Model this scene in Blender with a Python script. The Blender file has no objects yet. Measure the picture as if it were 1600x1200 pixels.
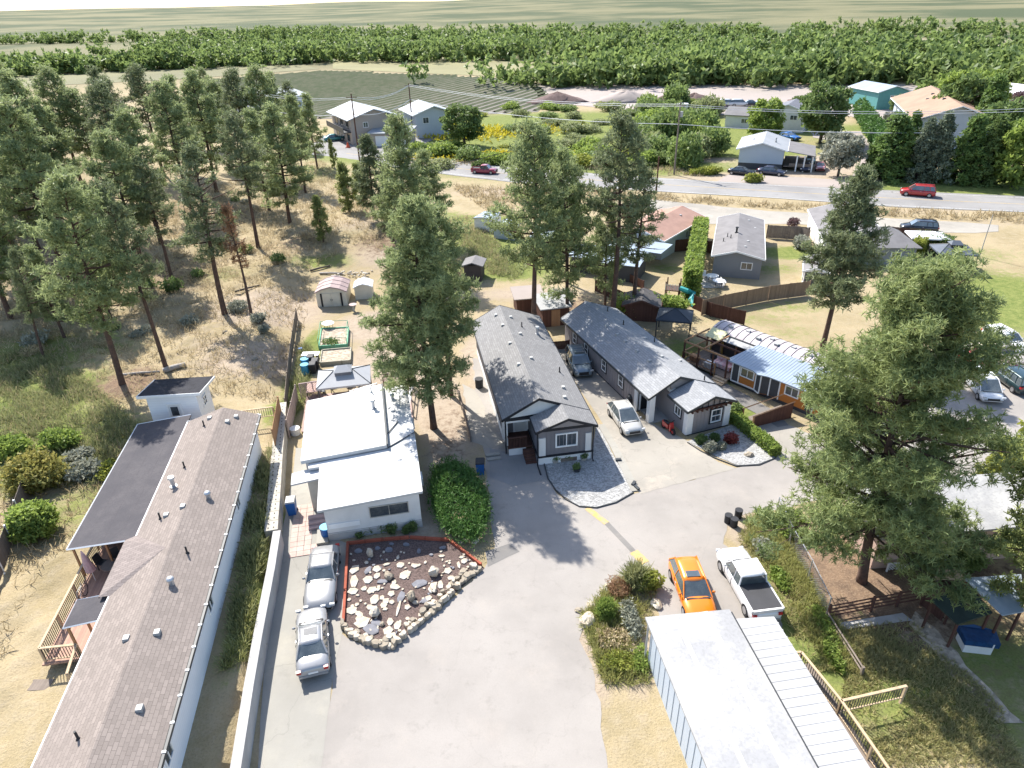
import bpy, math, random
import numpy as np
from mathutils import Vector, Matrix
R = math.radians
SC = bpy.context.scene
COL = SC.collection
# ------------------------------------------------------------------ camera
CH, CF = 29.0, 1067.0                       # drone height above the park road, focal length in pixels of a 1600 px wide frame
_d = np.array([(850-800)/CF, -(2486-600)/CF, -1.0]); _up = -_d/np.linalg.norm(_d)
_fw = np.array([0, 0, -1.0]); _fw = _fw - _fw.dot(_up)*_up; _fw /= np.linalg.norm(_fw); _rt = np.cross(_fw, _up)
cam = bpy.data.cameras.new('camera'); co = bpy.data.objects.new('camera', cam); COL.objects.link(co)
co.matrix_world = Matrix(((*_rt, 0), (*_fw, 0), (*_up, CH), (0, 0, 0, 1)))
cam.sensor_width = 36; cam.lens = 36*CF/1600; cam.clip_end = 9000; cam.clip_start = .5
SC.camera = co
# ------------------------------------------------------------------ light
SUN_DIR = Vector((-.555, .832, math.tan(R(46)))).normalized()
w = bpy.data.worlds.new('World'); SC.world = w; w.use_nodes = True
nt = w.node_tree; nt.nodes.clear()
sky = nt.nodes.new('ShaderNodeTexSky'); sky.sky_type = 'NISHITA'; sky.sun_disc = False
sky.sun_elevation = R(46); sky.sun_rotation = math.atan2(-.555, .832) % (2*math.pi); sky.altitude = 400; sky.air_density = 1.0; sky.dust_density = 1.5; sky.ozone_density = 1.0
bg = nt.nodes.new('ShaderNodeBackground'); bg.inputs[1].default_value = .135
wo = nt.nodes.new('ShaderNodeOutputWorld'); nt.links.new(sky.outputs[0], bg.inputs[0]); nt.links.new(bg.outputs[0], wo.inputs[0])
sl = bpy.data.lights.new('sun', 'SUN'); sl.energy = 4.7; sl.angle = R(.5); sl.color = (1, .955, .88)
so = bpy.data.objects.new('sun', sl); COL.objects.link(so); so.rotation_euler = (-SUN_DIR).to_track_quat('-Z', 'Y').to_euler()
vs = SC.view_settings; vs.view_transform = 'Standard'; vs.look = 'None'; vs.exposure = 1.15; vs.gamma = 1; vs.use_curve_mapping = False
SC.render.engine = 'CYCLES'
SC.cycles.max_bounces = 5; SC.cycles.diffuse_bounces = 3; SC.cycles.glossy_bounces = 2; SC.cycles.transmission_bounces = 3; SC.cycles.transparent_max_bounces = 4
# ------------------------------------------------------------------ terrain
HWX = [-400, -120, -37.0, 1.0, 43.0, 78.0, 160, 500]; HWY = [330, 205, 158.0, 131.0, 113.7, 102.0, 76, -20]
def sm(x, a, b):
    t = np.clip((x-a)/(b-a), 0, 1); return t*t*(3-2*t)
def height(x, y):
    x = np.asarray(x, float); y = np.asarray(y, float)
    xf = np.interp(y, [0, 22, 32, 47, 60, 71, 87, 100], [-9.8, -12.9, -14.9, -18.3, -20.8, -23.2, -24.5, -24.5])
    d = xf-x
    step = 1.1*sm(d, .1, .55); bank = .9*sm(d, .5, 4.0)
    k = sm(y, 46, 50)
    z = step*(1-k)+bank*k
    hd = (y-np.interp(x, HWX, HWY))*-1
    hwf = sm(hd, 14, 60)
    hill = 12*sm(d, 5, 75)*sm(y, 40, 95)+1.2*np.sin(x*.11+y*.05)*sm(d, 10, 40)*sm(y, 46, 70)
    nose = 3.0*np.exp(-((x+20)/12)**2-((y-97)/15)**2)
    z = z*sm(hd, 3, 20)+(hill+nose)*hwf
    r = np.hypot(x, y)
    far = 22*sm(r, 1300, 4200)*(.75+.25*np.sin(x*.0021+1)*np.cos(y*.0013))+10*sm(r, 900, 2000)*(.5+.5*np.sin(x*.004+.7))
    return z+far
def hz(x, y): return float(height(x, y))
def ray(px, py):
    c = np.array([(px-800)/CF, -(py-600)/CF, -1.0])
    return np.array([c.dot(_rt), c.dot(_fw), c.dot(_up)])
def P(px, py, z=0.0):
    w_ = ray(px, py); t = (z-CH)/w_[2]; return (w_[0]*t, w_[1]*t)
def T(px, py):                               # a pixel's ground point on the terrain
    w_ = ray(px, py); w_ = w_/np.linalg.norm(w_); a = 10.0
    while a < 3000:
        p = w_*a
        if p[2]+CH < hz(p[0], p[1]): break
        a *= 1.004
    return (float(p[0]), float(p[1]))
# ------------------------------------------------------------------ object helpers
def tag(o, label=None, cat=None, group=None, kind=None):
    if label: o['label'] = label
    if cat: o['category'] = cat
    if group: o['group'] = group
    if kind: o['kind'] = kind
    return o
def thing(name, label, cat, loc=(0, 0, 0), rz=0.0, group=None, s=1.0):
    o = bpy.data.objects.new(name, None); COL.objects.link(o); o.empty_display_size = .3
    if len(loc) == 2: loc = (loc[0], loc[1], hz(*loc))
    o.location = loc; o.rotation_euler = (0, 0, R(rz)); o.scale = (s, s, s)
    return tag(o, label, cat, group)
def children(o): return [c for c in COL.objects if c.parent == o]
KIDS = {}
def copy_tree(o, parent=None):
    c = o.copy(); COL.objects.link(c)
    if parent is not None: c.parent = parent; KIDS.setdefault(parent.name, []).append(c)
    for ch in list(KIDS.get(o.name, [])): copy_tree(ch, c)
    return c
def clone(src, loc, rz=0, s=1.0, label=None, group=None):
    c = copy_tree(src)
    if len(loc) == 2: loc = (loc[0], loc[1], hz(*loc))
    c.location = loc; c.rotation_euler = (0, 0, R(rz)); c.scale = (s, s, s) if not isinstance(s, tuple) else s
    if label: c['label'] = label
    if group: c['group'] = group
    return c
def link(name, me, parent=None, loc=None, rz=0):
    o = bpy.data.objects.new(name, me); COL.objects.link(o)
    if parent is not None: o.parent = parent; KIDS.setdefault(parent.name, []).append(o)
    if loc is not None: o.location = loc
    if rz: o.rotation_euler = (0, 0, rz)
    return o
class MB:
    def __init__(s): s.v = []; s.f = []; s.m = []
    def add(s, vs_, fs, mi=0):
        b = len(s.v); s.v += [tuple(p) for p in vs_]; s.f += [tuple(i+b for i in f) for f in fs]; s.m += [mi]*len(fs); return s
    def box(s, x0, y0, z0, x1, y1, z1, mi=0):
        return s.add([(x0, y0, z0), (x1, y0, z0), (x1, y1, z0), (x0, y1, z0), (x0, y0, z1), (x1, y0, z1), (x1, y1, z1), (x0, y1, z1)],
                     [(0, 3, 2, 1), (4, 5, 6, 7), (0, 1, 5, 4), (1, 2, 6, 5), (2, 3, 7, 6), (3, 0, 4, 7)], mi)
    def hexa(s, b, t, mi=0):                  # 4 bottom, 4 top points
        return s.add(list(b)+list(t), [(0, 3, 2, 1), (4, 5, 6, 7), (0, 1, 5, 4), (1, 2, 6, 5), (2, 3, 7, 6), (3, 0, 4, 7)], mi)
    def slab(s, pts, t, mi=0):                # polygon of 3-D points with thickness downwards
        n = len(pts); top = list(pts); bot = [(p[0], p[1], p[2]-t) for p in pts]
        return s.add(top+bot, [tuple(range(n)), tuple(range(2*n-1, n-1, -1))]+[(i, i+n, (i+1) % n+n, (i+1) % n) for i in range(n)], mi)
    def extr(s, prof, axis, a, b, mi=0):      # 2-D profile extruded along axis 'x' or 'y'
        n = len(prof)
        g = (lambda p, q: (p[0], q, p[1])) if axis == 'y' else (lambda p, q: (q, p[0], p[1]))
        return s.add([g(p, a) for p in prof]+[g(p, b) for p in prof], [tuple(range(n)), tuple(range(2*n-1, n-1, -1))]+[(i, i+n, (i+1) % n+n, (i+1) % n) for i in range(n)], mi)
    def tube(s, pts, rad, n=6, mi=0, cap=True):
        pts = [Vector(p) for p in pts]
        if not hasattr(rad, '__len__'): rad = [rad]*len(pts)
        rings = []
        for i, p in enumerate(pts):
            d = (pts[min(i+1, len(pts)-1)]-pts[max(i-1, 0)]).normalized()
            a = d.cross(Vector((0, 0, 1)) if abs(d.z) < .9 else Vector((1, 0, 0))).normalized(); b = d.cross(a)
            rings.append([p+(a*math.cos(2*math.pi*k/n)+b*math.sin(2*math.pi*k/n))*rad[i] for k in range(n)])
        vs_ = [q for r_ in rings for q in r_]; fs = []
        for i in range(len(pts)-1):
            for k in range(n): fs.append((i*n+k, i*n+(k+1) % n, (i+1)*n+(k+1) % n, (i+1)*n+k))
        if cap: fs += [tuple(range(n-1, -1, -1)), tuple(range((len(pts)-1)*n, len(pts)*n))]
        return s.add(vs_, fs, mi)
    def cyl(s, c, r, h, n=14, mi=0, r2=None):
        return s.tube([c, (c[0], c[1], c[2]+h)], [r, r if r2 is None else r2], n, mi)
    def ell(s, c, r, n=10, m=7, jit=0, rng=random, mi=0):
        vs_ = [(c[0], c[1], c[2]-r[2])]
        for j in range(1, m):
            ph = -math.pi/2+math.pi*j/m
            for k in range(n):
                q = 1+rng.uniform(-jit, jit) if jit else 1; th = 2*math.pi*k/n
                vs_.append((c[0]+r[0]*math.cos(ph)*math.cos(th)*q, c[1]+r[1]*math.cos(ph)*math.sin(th)*q, c[2]+r[2]*math.sin(ph)*q))
        vs_.append((c[0], c[1], c[2]+r[2])); fs = [(0, 1+(k+1) % n, 1+k) for k in range(n)]
        for j in range(m-2):
            for k in range(n): fs.append((1+j*n+k, 1+j*n+(k+1) % n, 1+(j+1)*n+(k+1) % n, 1+(j+1)*n+k))
        L = len(vs_)-1; fs += [(1+(m-2)*n+k, 1+(m-2)*n+(k+1) % n, L) for k in range(n)]
        return s.add(vs_, fs, mi)
    def mesh(s, name, mats, smooth=False):
        me = bpy.data.meshes.new(name); me.from_pydata(s.v, [], s.f)
        if not isinstance(mats, (list, tuple)): mats = [mats]
        for m_ in mats: me.materials.append(m_)
        if len(mats) > 1: me.polygons.foreach_set('material_index', s.m)
        if smooth: me.polygons.foreach_set('use_smooth', [True]*len(s.f))
        import bmesh
        bm = bmesh.new(); bm.from_mesh(me); bmesh.ops.recalc_face_normals(bm, faces=bm.faces); bm.to_mesh(me); bm.free()
        return me
    def each(s, name, mats, parent, nv=8):     # one object per closed piece (pieces of nv vertices)
        for i in range(0, len(s.v), nv):
            m_ = MB(); m_.v = s.v[i:i+nv]; m_.f = [tuple(q-i for q in f) for f in s.f if i <= f[0] < i+nv]; m_.m = [0]*len(m_.f); m_.build(name, mats, parent)
    def build(s, name, mats, parent=None, smooth=False, loc=None, rz=0, kind=None):
        o = link(name, s.mesh(name, mats, smooth), parent, loc, rz)
        if kind: o['kind'] = kind
        return o
# ------------------------------------------------------------------ materials
def lin(c):                                   # 0-255 sRGB triple -> linear
    return tuple((v/255/12.92 if v <= 10 else ((v/255+.055)/1.055)**2.4) for v in c)
class NT:
    def __init__(s, name):
        s.m = bpy.data.materials.new(name); s.m.use_nodes = True; s.t = s.m.node_tree; s.t.nodes.clear()
        s.out = s.n('ShaderNodeOutputMaterial'); s.b = s.n('ShaderNodeBsdfPrincipled'); s.l(s.b.outputs[0], s.out.inputs[0])
        s.tc = s.n('ShaderNodeTexCoord')
    def n(s, t, **k):
        o = s.t.nodes.new(t)
        for a, v in k.items(): setattr(o, a, v)
        return o
    def l(s, a, b): s.t.links.new(a, b)
    def noise(s, scale, detail=4, vec=None, rough=.6):
        o = s.n('ShaderNodeTexNoise'); o.inputs['Scale'].default_value = scale; o.inputs['Detail'].default_value = detail; o.inputs['Roughness'].default_value = rough
        s.l(vec or s.tc.outputs['Object'], o.inputs['Vector']); return o.outputs['Fac']
    def ramp(s, fac, a, b, ca=0., cb=1.):
        o = s.n('ShaderNodeMapRange'); o.interpolation_type = 'SMOOTHSTEP'; s.l(fac, o.inputs[0])
        for i, v in enumerate((a, b, ca, cb)): o.inputs[i+1].default_value = v
        return o.outputs[0]
    def mix(s, f, a, b, mode='MIX'):
        o = s.n('ShaderNodeMix', data_type='RGBA', blend_type=mode)
        if isinstance(f, (int, float)): o.inputs[0].default_value = f
        else: s.l(f, o.inputs[0])
        for i, v in ((6, a), (7, b)):
            if isinstance(v, (tuple, list)): o.inputs[i].default_value = (*v[:3], 1)
            else: s.l(v, o.inputs[i])
        return o.outputs[2]
    def math(s, op, a, b=0.):
        o = s.n('ShaderNodeMath', operation=op)
        for i, v in ((0, a), (1, b)):
            if isinstance(v, (int, float)): o.inputs[i].default_value = v
            else: s.l(v, o.inputs[i])
        return o.outputs[0]
    def bump(s, h, st=.3, dist=.02):
        o = s.n('ShaderNodeBump'); o.inputs['Strength'].default_value = st; o.inputs['Distance'].default_value = dist; s.l(h, o.inputs['Height']); s.l(o.outputs[0], s.b.inputs['Normal'])
    def done(s, col, rough=.85, metal=0., spec=.3):
        if isinstance(col, (tuple, list)): s.b.inputs['Base Color'].default_value = (*col[:3], 1)
        else: s.l(col, s.b.inputs['Base Color'])
        s.b.inputs['Roughness'].default_value = rough; s.b.inputs['Metallic'].default_value = metal; s.b.inputs['Specular IOR Level'].default_value = spec
        return s.m
def dk(c, k): return tuple(v*k for v in c)
def mat(name, c, rough=.8, var=.22, scale=1.2, metal=0., spec=.3, bump=0., bs=25., c2=None, coat=0.):
    t = NT(name); a = t.noise(scale, 5); b = t.noise(scale*14, 3)
    col = t.mix(t.ramp(a, .35, .68), c, c2 or dk(c, 1-var)); col = t.mix(t.math('MULTIPLY', t.ramp(b, .4, .7), .5), col, dk(c, 1-var*.8))
    if bump: t.bump(t.noise(bs, 4), bump, .03)
    m = t.done(col, rough, metal, spec)
    if coat: t.b.inputs['Coat Weight'].default_value = coat; t.b.inputs['Coat Roughness'].default_value = .05
    return m
def shingle(name, c, across=False):
    t = NT(name); sp = t.n('ShaderNodeSeparateXYZ'); t.l(t.tc.outputs['Object'], sp.inputs[0]); cb = t.n('ShaderNodeCombineXYZ')
    t.l(sp.outputs[0 if across else 1], cb.inputs[0]); t.l(sp.outputs[1 if across else 0], cb.inputs[1])
    br = t.n('ShaderNodeTexBrick'); br.offset = .5; t.l(cb.outputs[0], br.inputs['Vector'])
    br.inputs['Color1'].default_value = (*dk(c, 1.1), 1); br.inputs['Color2'].default_value = (*dk(c, .82), 1); br.inputs['Mortar'].default_value = (*dk(c, .5), 1)
    br.inputs['Scale'].default_value = 1; br.inputs['Mortar Size'].default_value = .012; br.inputs['Brick Width'].default_value = .36; br.inputs['Row Height'].default_value = .165; br.inputs['Mortar Smooth'].default_value = .4
    col = t.mix(t.ramp(t.noise(.5, 5), .35, .7, 0, .5), br.outputs[0], dk(c, .75)); col = t.mix(t.ramp(t.noise(45, 2), .45, .75, 0, .6), col, dk(c, 1.25))
    t.bump(br.outputs['Fac'], -.5, .02)
    return t.done(col, .95, 0, .15)
def lapsiding(name, c, pitch=.2):
    t = NT(name); sp = t.n('ShaderNodeSeparateXYZ'); t.l(t.tc.outputs['Object'], sp.inputs[0])
    fr = t.math('FRACT', t.math('DIVIDE', sp.outputs[2], pitch))
    col = t.mix(t.ramp(fr, .9, .97, 0, .35), c, dk(c, .55)); col = t.mix(t.ramp(t.noise(.7, 5), .4, .8, 0, .3), col, dk(c, .8))
    t.bump(fr, -.5, .03); return t.done(col, .6, 0, .3)
def boards(name, c, ax=0, w_=.14, c2=None, gap=.5):      # fine per-board tone on real board geometry
    t = NT(name); sp = t.n('ShaderNodeSeparateXYZ'); t.l(t.tc.outputs['Object'], sp.inputs[0])
    q = t.math('DIVIDE', sp.outputs[ax], w_); fl = t.math('FLOOR', q)
    wn = t.n('ShaderNodeTexWhiteNoise', noise_dimensions='1D'); t.l(fl, wn.inputs['W'])
    col = t.mix(wn.outputs[0], c, c2 or dk(c, .72)); col = t.mix(t.ramp(t.noise(3, 5), .35, .75, 0, .5), col, dk(c, .7))
    fr = t.math('FRACT', q); col = t.mix(t.ramp(fr, .9, .97, 0, gap), col, dk(c, .35))
    return t.done(col, .85, 0, .2)
def leafmat(name, c1, c2, trans=.35, rough=.55):
    t = NT(name); at = t.n('ShaderNodeAttribute', attribute_name='tint')
    col = t.mix(at.outputs['Fac'], c1, c2); t.done(col, rough, 0, .25)
    tr = t.n('ShaderNodeBsdfTranslucent'); t.l(t.mix(.5, col, dk(c2, 1.2)), tr.inputs[0]); ms = t.n('ShaderNodeMixShader'); ms.inputs[0].default_value = trans
    t.l(t.b.outputs[0], ms.inputs[1]); t.l(tr.outputs[0], ms.inputs[2]); t.l(ms.outputs[0], t.out.inputs[0]); return t.m
G = {}
def asphalt(name, c, cr=.35, dust=(.36, .32, .27), dusty=.4):
    t = NT(name); col = t.mix(t.ramp(t.noise(.12, 6), .35, .7), c, dk(c, .76)); col = t.mix(t.ramp(t.noise(.9, 6, rough=.75), .54, .72, 0, .5), col, dk(c, .6)); col = t.mix(t.ramp(t.noise(.25, 8, rough=.8), .3, .42, .5, 0), col, dk(c, .66)); col = t.mix(t.ramp(t.noise(.35, 7, rough=.7), .5, .78, 0, dusty), col, dust)
    col = t.mix(t.ramp(t.noise(38, 3), .4, .7, 0, .35), col, dk(c, .7))
    vo = t.n('ShaderNodeTexVoronoi', feature='DISTANCE_TO_EDGE'); vo.inputs['Scale'].default_value = .16
    wr = t.n('ShaderNodeVectorMath', operation='ADD'); nn = t.n('ShaderNodeTexNoise'); nn.inputs['Scale'].default_value = .5; nn.inputs['Detail'].default_value = 6; t.l(t.tc.outputs['Object'], nn.inputs[0])
    sc_ = t.n('ShaderNodeVectorMath', operation='SCALE'); sc_.inputs[3].default_value = 2.5; t.l(nn.outputs['Color'], sc_.inputs[0]); t.l(t.tc.outputs['Object'], wr.inputs[0]); t.l(sc_.outputs[0], wr.inputs[1]); t.l(wr.outputs[0], vo.inputs['Vector'])
    col = t.mix(t.ramp(vo.outputs['Distance'], .0, .006, cr, 0), col, dk(c, .45))
    t.bump(t.noise(40, 3), .25, .02); return t.done(col, .92, 0, .2)
def gravel(name, c, scale=14):
    t = NT(name); vo = t.n('ShaderNodeTexVoronoi'); vo.inputs['Scale'].default_value = scale; t.l(t.tc.outputs['Object'], vo.inputs['Vector'])
    sp = t.n('ShaderNodeSeparateColor'); t.l(vo.outputs['Color'], sp.inputs[0])
    col = t.mix(sp.outputs[0], dk(c, .62), dk(c, 1.3)); col = t.mix(t.ramp(t.noise(.5, 5), .4, .75, 0, .35), col, dk(c, .8))
    t.bump(vo.outputs['Distance'], .7, .05); return t.done(col, .95, 0, .2)
G['road'] = asphalt('worn asphalt', (.325, .30, .275), .12, (.39, .345, .30)); G['hwy'] = asphalt('highway asphalt', (.27, .262, .255), .12, dusty=.2)
G['drive'] = asphalt('dusty asphalt', (.34, .315, .275), .3, (.46, .40, .33), 1); G['conc'] = asphalt('driveway concrete', (.34, .325, .29), .3, (.4, .37, .3), .5)
G['path'] = asphalt('shaded path concrete', (.27, .265, .26), .2)  # side path concrete, darker than the driveway
G['patch'] = asphalt('asphalt patch', (.2, .19, .18), 0)
G['gravel_blue'] = gravel('crushed blue grey rock', (.335, .33, .32), 10); G['mulch'] = gravel('brown bark mulch', (.125, .09, .08), 16); G['dirt'] = gravel('sandy dirt', (.4, .335, .26), 5)
G['lot'] = mat('pale bare lot', (.34, .29, .265), .95, .18, .03, c2=(.28, .245, .215)); G['field'] = mat('tilled soil', (.17, .155, .13), .95, .25, .02)
G['white'] = mat('white paint', (.8, .8, .79), .55, .07); G['offwhite'] = mat('off white siding', (.68, .67, .65), .6, .1)
G['black'] = mat('black trim', (.02, .022, .028), .5, .2); G['dark'] = mat('dark metal', (.05, .055, .06), .5, .2)
G['concrete'] = mat('concrete', (.46, .43, .37), .9, .25, 2, bump=.3); G['pconc'] = mat('poured concrete', (.42, .41, .4), .9, .2, .8, bump=.2)
G['wood'] = boards('cedar', (.42, .24, .13)); G['wooddark'] = boards('brown stained wood', (.12, .06, .045)); G['woodgrey'] = boards('weathered wood', (.22, .18, .15)); G['woodlight'] = boards('pale lumber', (.55, .42, .28))
G['glass'] = mat('window glass', (.035, .045, .055), .06, .3, .6, spec=.9, c2=(.12, .13, .13)); G['cglass'] = mat('car glass', (.06, .075, .08), .04, .3, 1., spec=1., coat=1, c2=(.13, .15, .15))  # car glass made paler, reflected sky put into its base colour
G['steel'] = mat('galvanised metal', (.5, .51, .53), .4, .2, 2, metal=.6); G['vent'] = mat('roof vent metal', (.40, .40, .39), .5, .2)
G['bark'] = mat('pine bark', (.13, .08, .06), .95, .5, 3, bump=.8, bs=9, c2=(.07, .05, .042)); G['barkg'] = mat('grey bark', (.13, .11, .09), .95, .4, 3, bump=.5)
G['rubber'] = mat('tyre rubber', (.025, .025, .027), .85, .2); G['rim'] = mat('alloy rim', (.45, .45, .46), .35, .2, 3, metal=.7); G['plastic'] = mat('black plastic', (.03, .03, .033), .6, .1)
G['lamp'] = mat('headlamp lens', (.6, .62, .64), .15, .2, 5, spec=.8); G['tail'] = mat('tail lamp lens', (.45, .02, .02), .25, .2, 5, spec=.6)
G['rock'] = mat('rough stone', (.34, .29, .22), .95, .45, 1.5, bump=.8, bs=6, c2=(.2, .18, .15)); G['flag'] = mat('pale flagstone', (.42, .35, .26), .95, .25, 1.2, bump=.4, bs=8, c2=(.58, .55, .49)); G['slate'] = mat('grey slate', (.2, .2, .22), .9, .3, 2, bump=.4)
G['bluebin'] = mat('blue plastic', (.02, .12, .38), .5, .15); G['cyan'] = mat('light blue plastic', (.08, .36, .58), .5, .15); G['teal'] = mat('teal plastic', (.03, .3, .3), .5, .15)
# ================================================================== ground
rng = random.Random(7); NR = np.random.default_rng(7)
def pw(pts, z=0.0): return [P(a, b, z) for a, b in pts]
def inpoly(x, y, poly):
    x = np.asarray(x); y = np.asarray(y); ins = np.zeros(x.shape, bool); n = len(poly); j = n-1
    for i in range(n):
        xi, yi = poly[i]; xj, yj = poly[j]
        c = ((yi > y) != (yj > y)) & (x < (xj-xi)*(y-yi)/(yj-yi+1e-12)+xi); ins ^= c; j = i
    return ins
def axis(segs):
    out = []
    for a, b, s in segs: out += list(np.arange(a, b, s))
    return np.array(sorted(set(np.round(out, 3))))
gx = axis([(-6000, -600, 300), (-600, -160, 30), (-160, -50, 3), (-50, 46, .5), (46, 130, 3), (130, 600, 30), (600, 6001, 300)])
gy = axis([(-300, 10, 20), (10, 100, .5), (100, 180, 2), (180, 420, 12), (420, 1000, 50), (1000, 7000, 250)])
X, Y = np.meshgrid(gx, gy); Z = height(X, Y)
rough = sm(-(X-np.interp(Y, [0, 47, 60, 87], [-17, -22, -22, -24])), 0, 6)*(Y < 140)
Z = Z+rough*.18*(np.sin(X*1.3+Y*.7)*np.cos(Y*1.1-X*.3)+.6*np.sin(X*3.1)*np.sin(Y*2.7))
NV = X.size; nx, ny = len(gx), len(gy)
GREEN = np.zeros_like(X); DIRT = np.zeros_like(X); DUFF_SHADE = np.zeros_like(X)
def blob(arr, px, py, rx, ry, v=1.0):
    x, y = T(px, py); q = ((X-x)/rx)**2+((Y-y)/ry)**2; np.maximum(arr, v*np.exp(-q), out=arr)
for b in [(60, 620, 9, 6, .8), (60, 700, 8, 6, 1), (150, 780, 5, 6, .5), (130, 540, 9, 5, .5), (430, 860, 1.6, 5, .8), (400, 960, 1.4, 5, .7), (480, 560, 1.6, 8, .9), (450, 640, 1.5, 5, .8),
          (760, 380, 7, 7, .8), (790, 420, 8, 5, .9), (720, 345, 6, 5, .6), (500, 270, 9, 12, .5), (560, 360, 7, 6, .35), (505, 410, 6, 3, .6), (330, 430, 7, 4, .5), (380, 470, 5, 3, .4),
          (1240, 480, 8, 3, .45), (1150, 640, 2, 3, .9), (1190, 680, 1.5, 3.5, 1), (1240, 920, 2.0, 6, 1), (1270, 990, 2.2, 4, 1), (1215, 850, 1.6, 3, .8), (1380, 1010, 5, 4, 1), (1300, 1000, 3, 4, .8), (1450, 950, 5, 3, .7), (1540, 1030, 5, 4, .6), (1440, 1090, 6, 4, .65), (1600, 1120, 7, 5, .5), (1350, 1120, 4, 4, .5),
          (1560, 470, 11, 10, 1.0), (1500, 400, 12, 6, .45), (1180, 500, 10, 3, .4), (1240, 520, 5, 3, .4), (1080, 560, 3, 5, .8), (1100, 590, 3, 3, .8), (1245, 395, 6, 3, .9), (1040, 420, 4, 3, .5),
          (770, 230, 40, 20, 1.5), (900, 225, 45, 30, 1.5), (1000, 240, 35, 20, 1.4), (700, 225, 25, 16, 1.3), (850, 195, 50, 20, 1.2), (1050, 200, 25, 14, 1.1), (1130, 225, 16, 14, 1), (1290, 205, 26, 10, .7), (1400, 215, 20, 20, 1), (1480, 290, 25, 6, 1), (1580, 295, 20, 7, 1), (700, 200, 25, 14, .8), (1400, 300, 14, 5, .8),
          (860, 300, 10, 3, .25), (960, 965, 1.5, 3, .6), (970, 905, 2, 2, .5), (700, 335, 5, 4, .5), (760, 342, 8, 2.5, .8), (1210, 420, 5, 3, .5), (160, 160, 30, 20, .3), (40, 560, 10, 8, .6)]:
    blob(GREEN, *b)
for b in [(600, 560, 3.5, 8, 1), (640, 620, 3, 6, 1), (580, 510, 4, 4, 1), (690, 640, 2.2, 6, 1), (700, 700, 1.6, 5, 1), (420, 480, 8, 6, .8), (400, 560, 7, 5, .7), (300, 520, 4, 4, .4), (660, 810, 1.6, 4, 1), (745, 640, 1.6, 8, .8), (745, 560, 2, 6, .8),
          (910, 1000, 1.8, 4, 1), (980, 980, 1.5, 5, .8), (1150, 800, 2, 2.5, .9), (1170, 830, 2, 2, .7), (1270, 900, 1.2, 4, .8), (1420, 960, 3, 3, .8), (1540, 860, 6, 4, .5), (820, 460, 10, 3, .6), (560, 350, 6, 5, .5), (620, 400, 7, 6, .7), (1290, 255, 20, 8, .9), (1350, 240, 10, 10, .6), (1200, 275, 25, 5, .7), (1120, 250, 8, 4, .6), (1340, 270, 9, 8, .9),
          (970, 320, 12, 3, .5), (1450, 330, 40, 4, .4), (1520, 350, 20, 4, .4), (780, 300, 16, 6, .5), (170, 160, 12, 10, .9), (350, 540, 6, 4, .5), (1060, 255, 12, 6, .3)]:
    blob(DIRT, *b)
for b in [(700, 690, 2.2, 8, .4), (250, 430, 14, 9, .45), (120, 420, 18, 10, .5), (330, 330, 16, 9, .45), (200, 600, 4, 4, .7), (220, 700, 3, 6, .6), (450, 380, 6, 6, .4), (880, 480, 6, 4, .6), (970, 480, 6, 3, .5), (1350, 900, 6, 6, .8), (1480, 900, 6, 6, .6), (1440, 1010, 4, 4, .35), (1560, 1060, 4, 4, .3), (600, 380, 6, 6, .5), (700, 430, 5, 5, .4)]:  # needle duff; lower-right patches paint the yard's tree shade into the ground
    blob(DUFF_SHADE, *b)
f_ = np.arange((nx-1)*(ny-1)); ii = f_//(nx-1); jj = f_ % (nx-1); a_ = ii*nx+jj
quads = np.stack([a_, a_+1, a_+nx+1, a_+nx], 1).astype(np.int32)
def npmesh(name, verts, faces, mats, attrs=None, smooth=False):
    me = bpy.data.meshes.new(name); k = faces.shape[1]
    me.vertices.add(len(verts)); me.vertices.foreach_set('co', np.ascontiguousarray(verts, dtype=np.float32).ravel())
    me.loops.add(faces.size); me.loops.foreach_set('vertex_index', np.ascontiguousarray(faces, dtype=np.int32).ravel())
    me.polygons.add(len(faces)); me.polygons.foreach_set('loop_start', np.arange(0, faces.size, k, dtype=np.int32)); me.polygons.foreach_set('loop_total', np.full(len(faces), k, np.int32))
    if smooth: me.polygons.foreach_set('use_smooth', np.ones(len(faces), bool))
    me.update(calc_edges=True)
    for an, v in (attrs or {}).items():
        at = me.attributes.new(an, 'FLOAT', 'POINT'); at.data.foreach_set('value', np.ascontiguousarray(v, dtype=np.float32).ravel())
    for m_ in (mats if isinstance(mats, (list, tuple)) else [mats]): me.materials.append(m_)
    return me
t = NT('dry grass ground')
def att(n): return t.n('ShaderNodeAttribute', attribute_name=n).outputs['Fac']
n1 = t.noise(.22, 7, rough=.65); n2 = t.noise(1.4, 6, rough=.7); n3 = t.noise(9, 4, rough=.7)
dry = t.mix(t.ramp(n1, .35, .7), (.36, .29, .18), (.27, .22, .125)); dry = t.mix(t.ramp(n2, .42, .7, 0, .6), dry, (.36, .30, .21)); dry = t.mix(t.ramp(n3, .45, .75, 0, .45), dry, (.15, .12, .07))
grn = t.mix(t.ramp(n2, .35, .65), (.13, .165, .045), (.22, .235, .075)); grn = t.mix(t.ramp(n3, .4, .7, 0, .5), grn, (.06, .085, .025))
drt = t.mix(t.ramp(n2, .35, .7), (.37, .305, .235), (.30, .24, .18)); drt = t.mix(t.ramp(n3, .5, .75, 0, .4), drt, (.2, .15, .11))
duf_shade = t.mix(t.ramp(n2, .3, .7), (.22, .15, .10), (.13, .09, .065)); duf_shade = t.mix(t.ramp(n3, .45, .7, 0, .5), duf_shade, (.33, .25, .17))
def wgt(a, k=.55): return t.ramp(t.math('ADD', a, t.math('MULTIPLY', t.math('SUBTRACT', n2, .5), k)), .25, .6)
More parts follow.
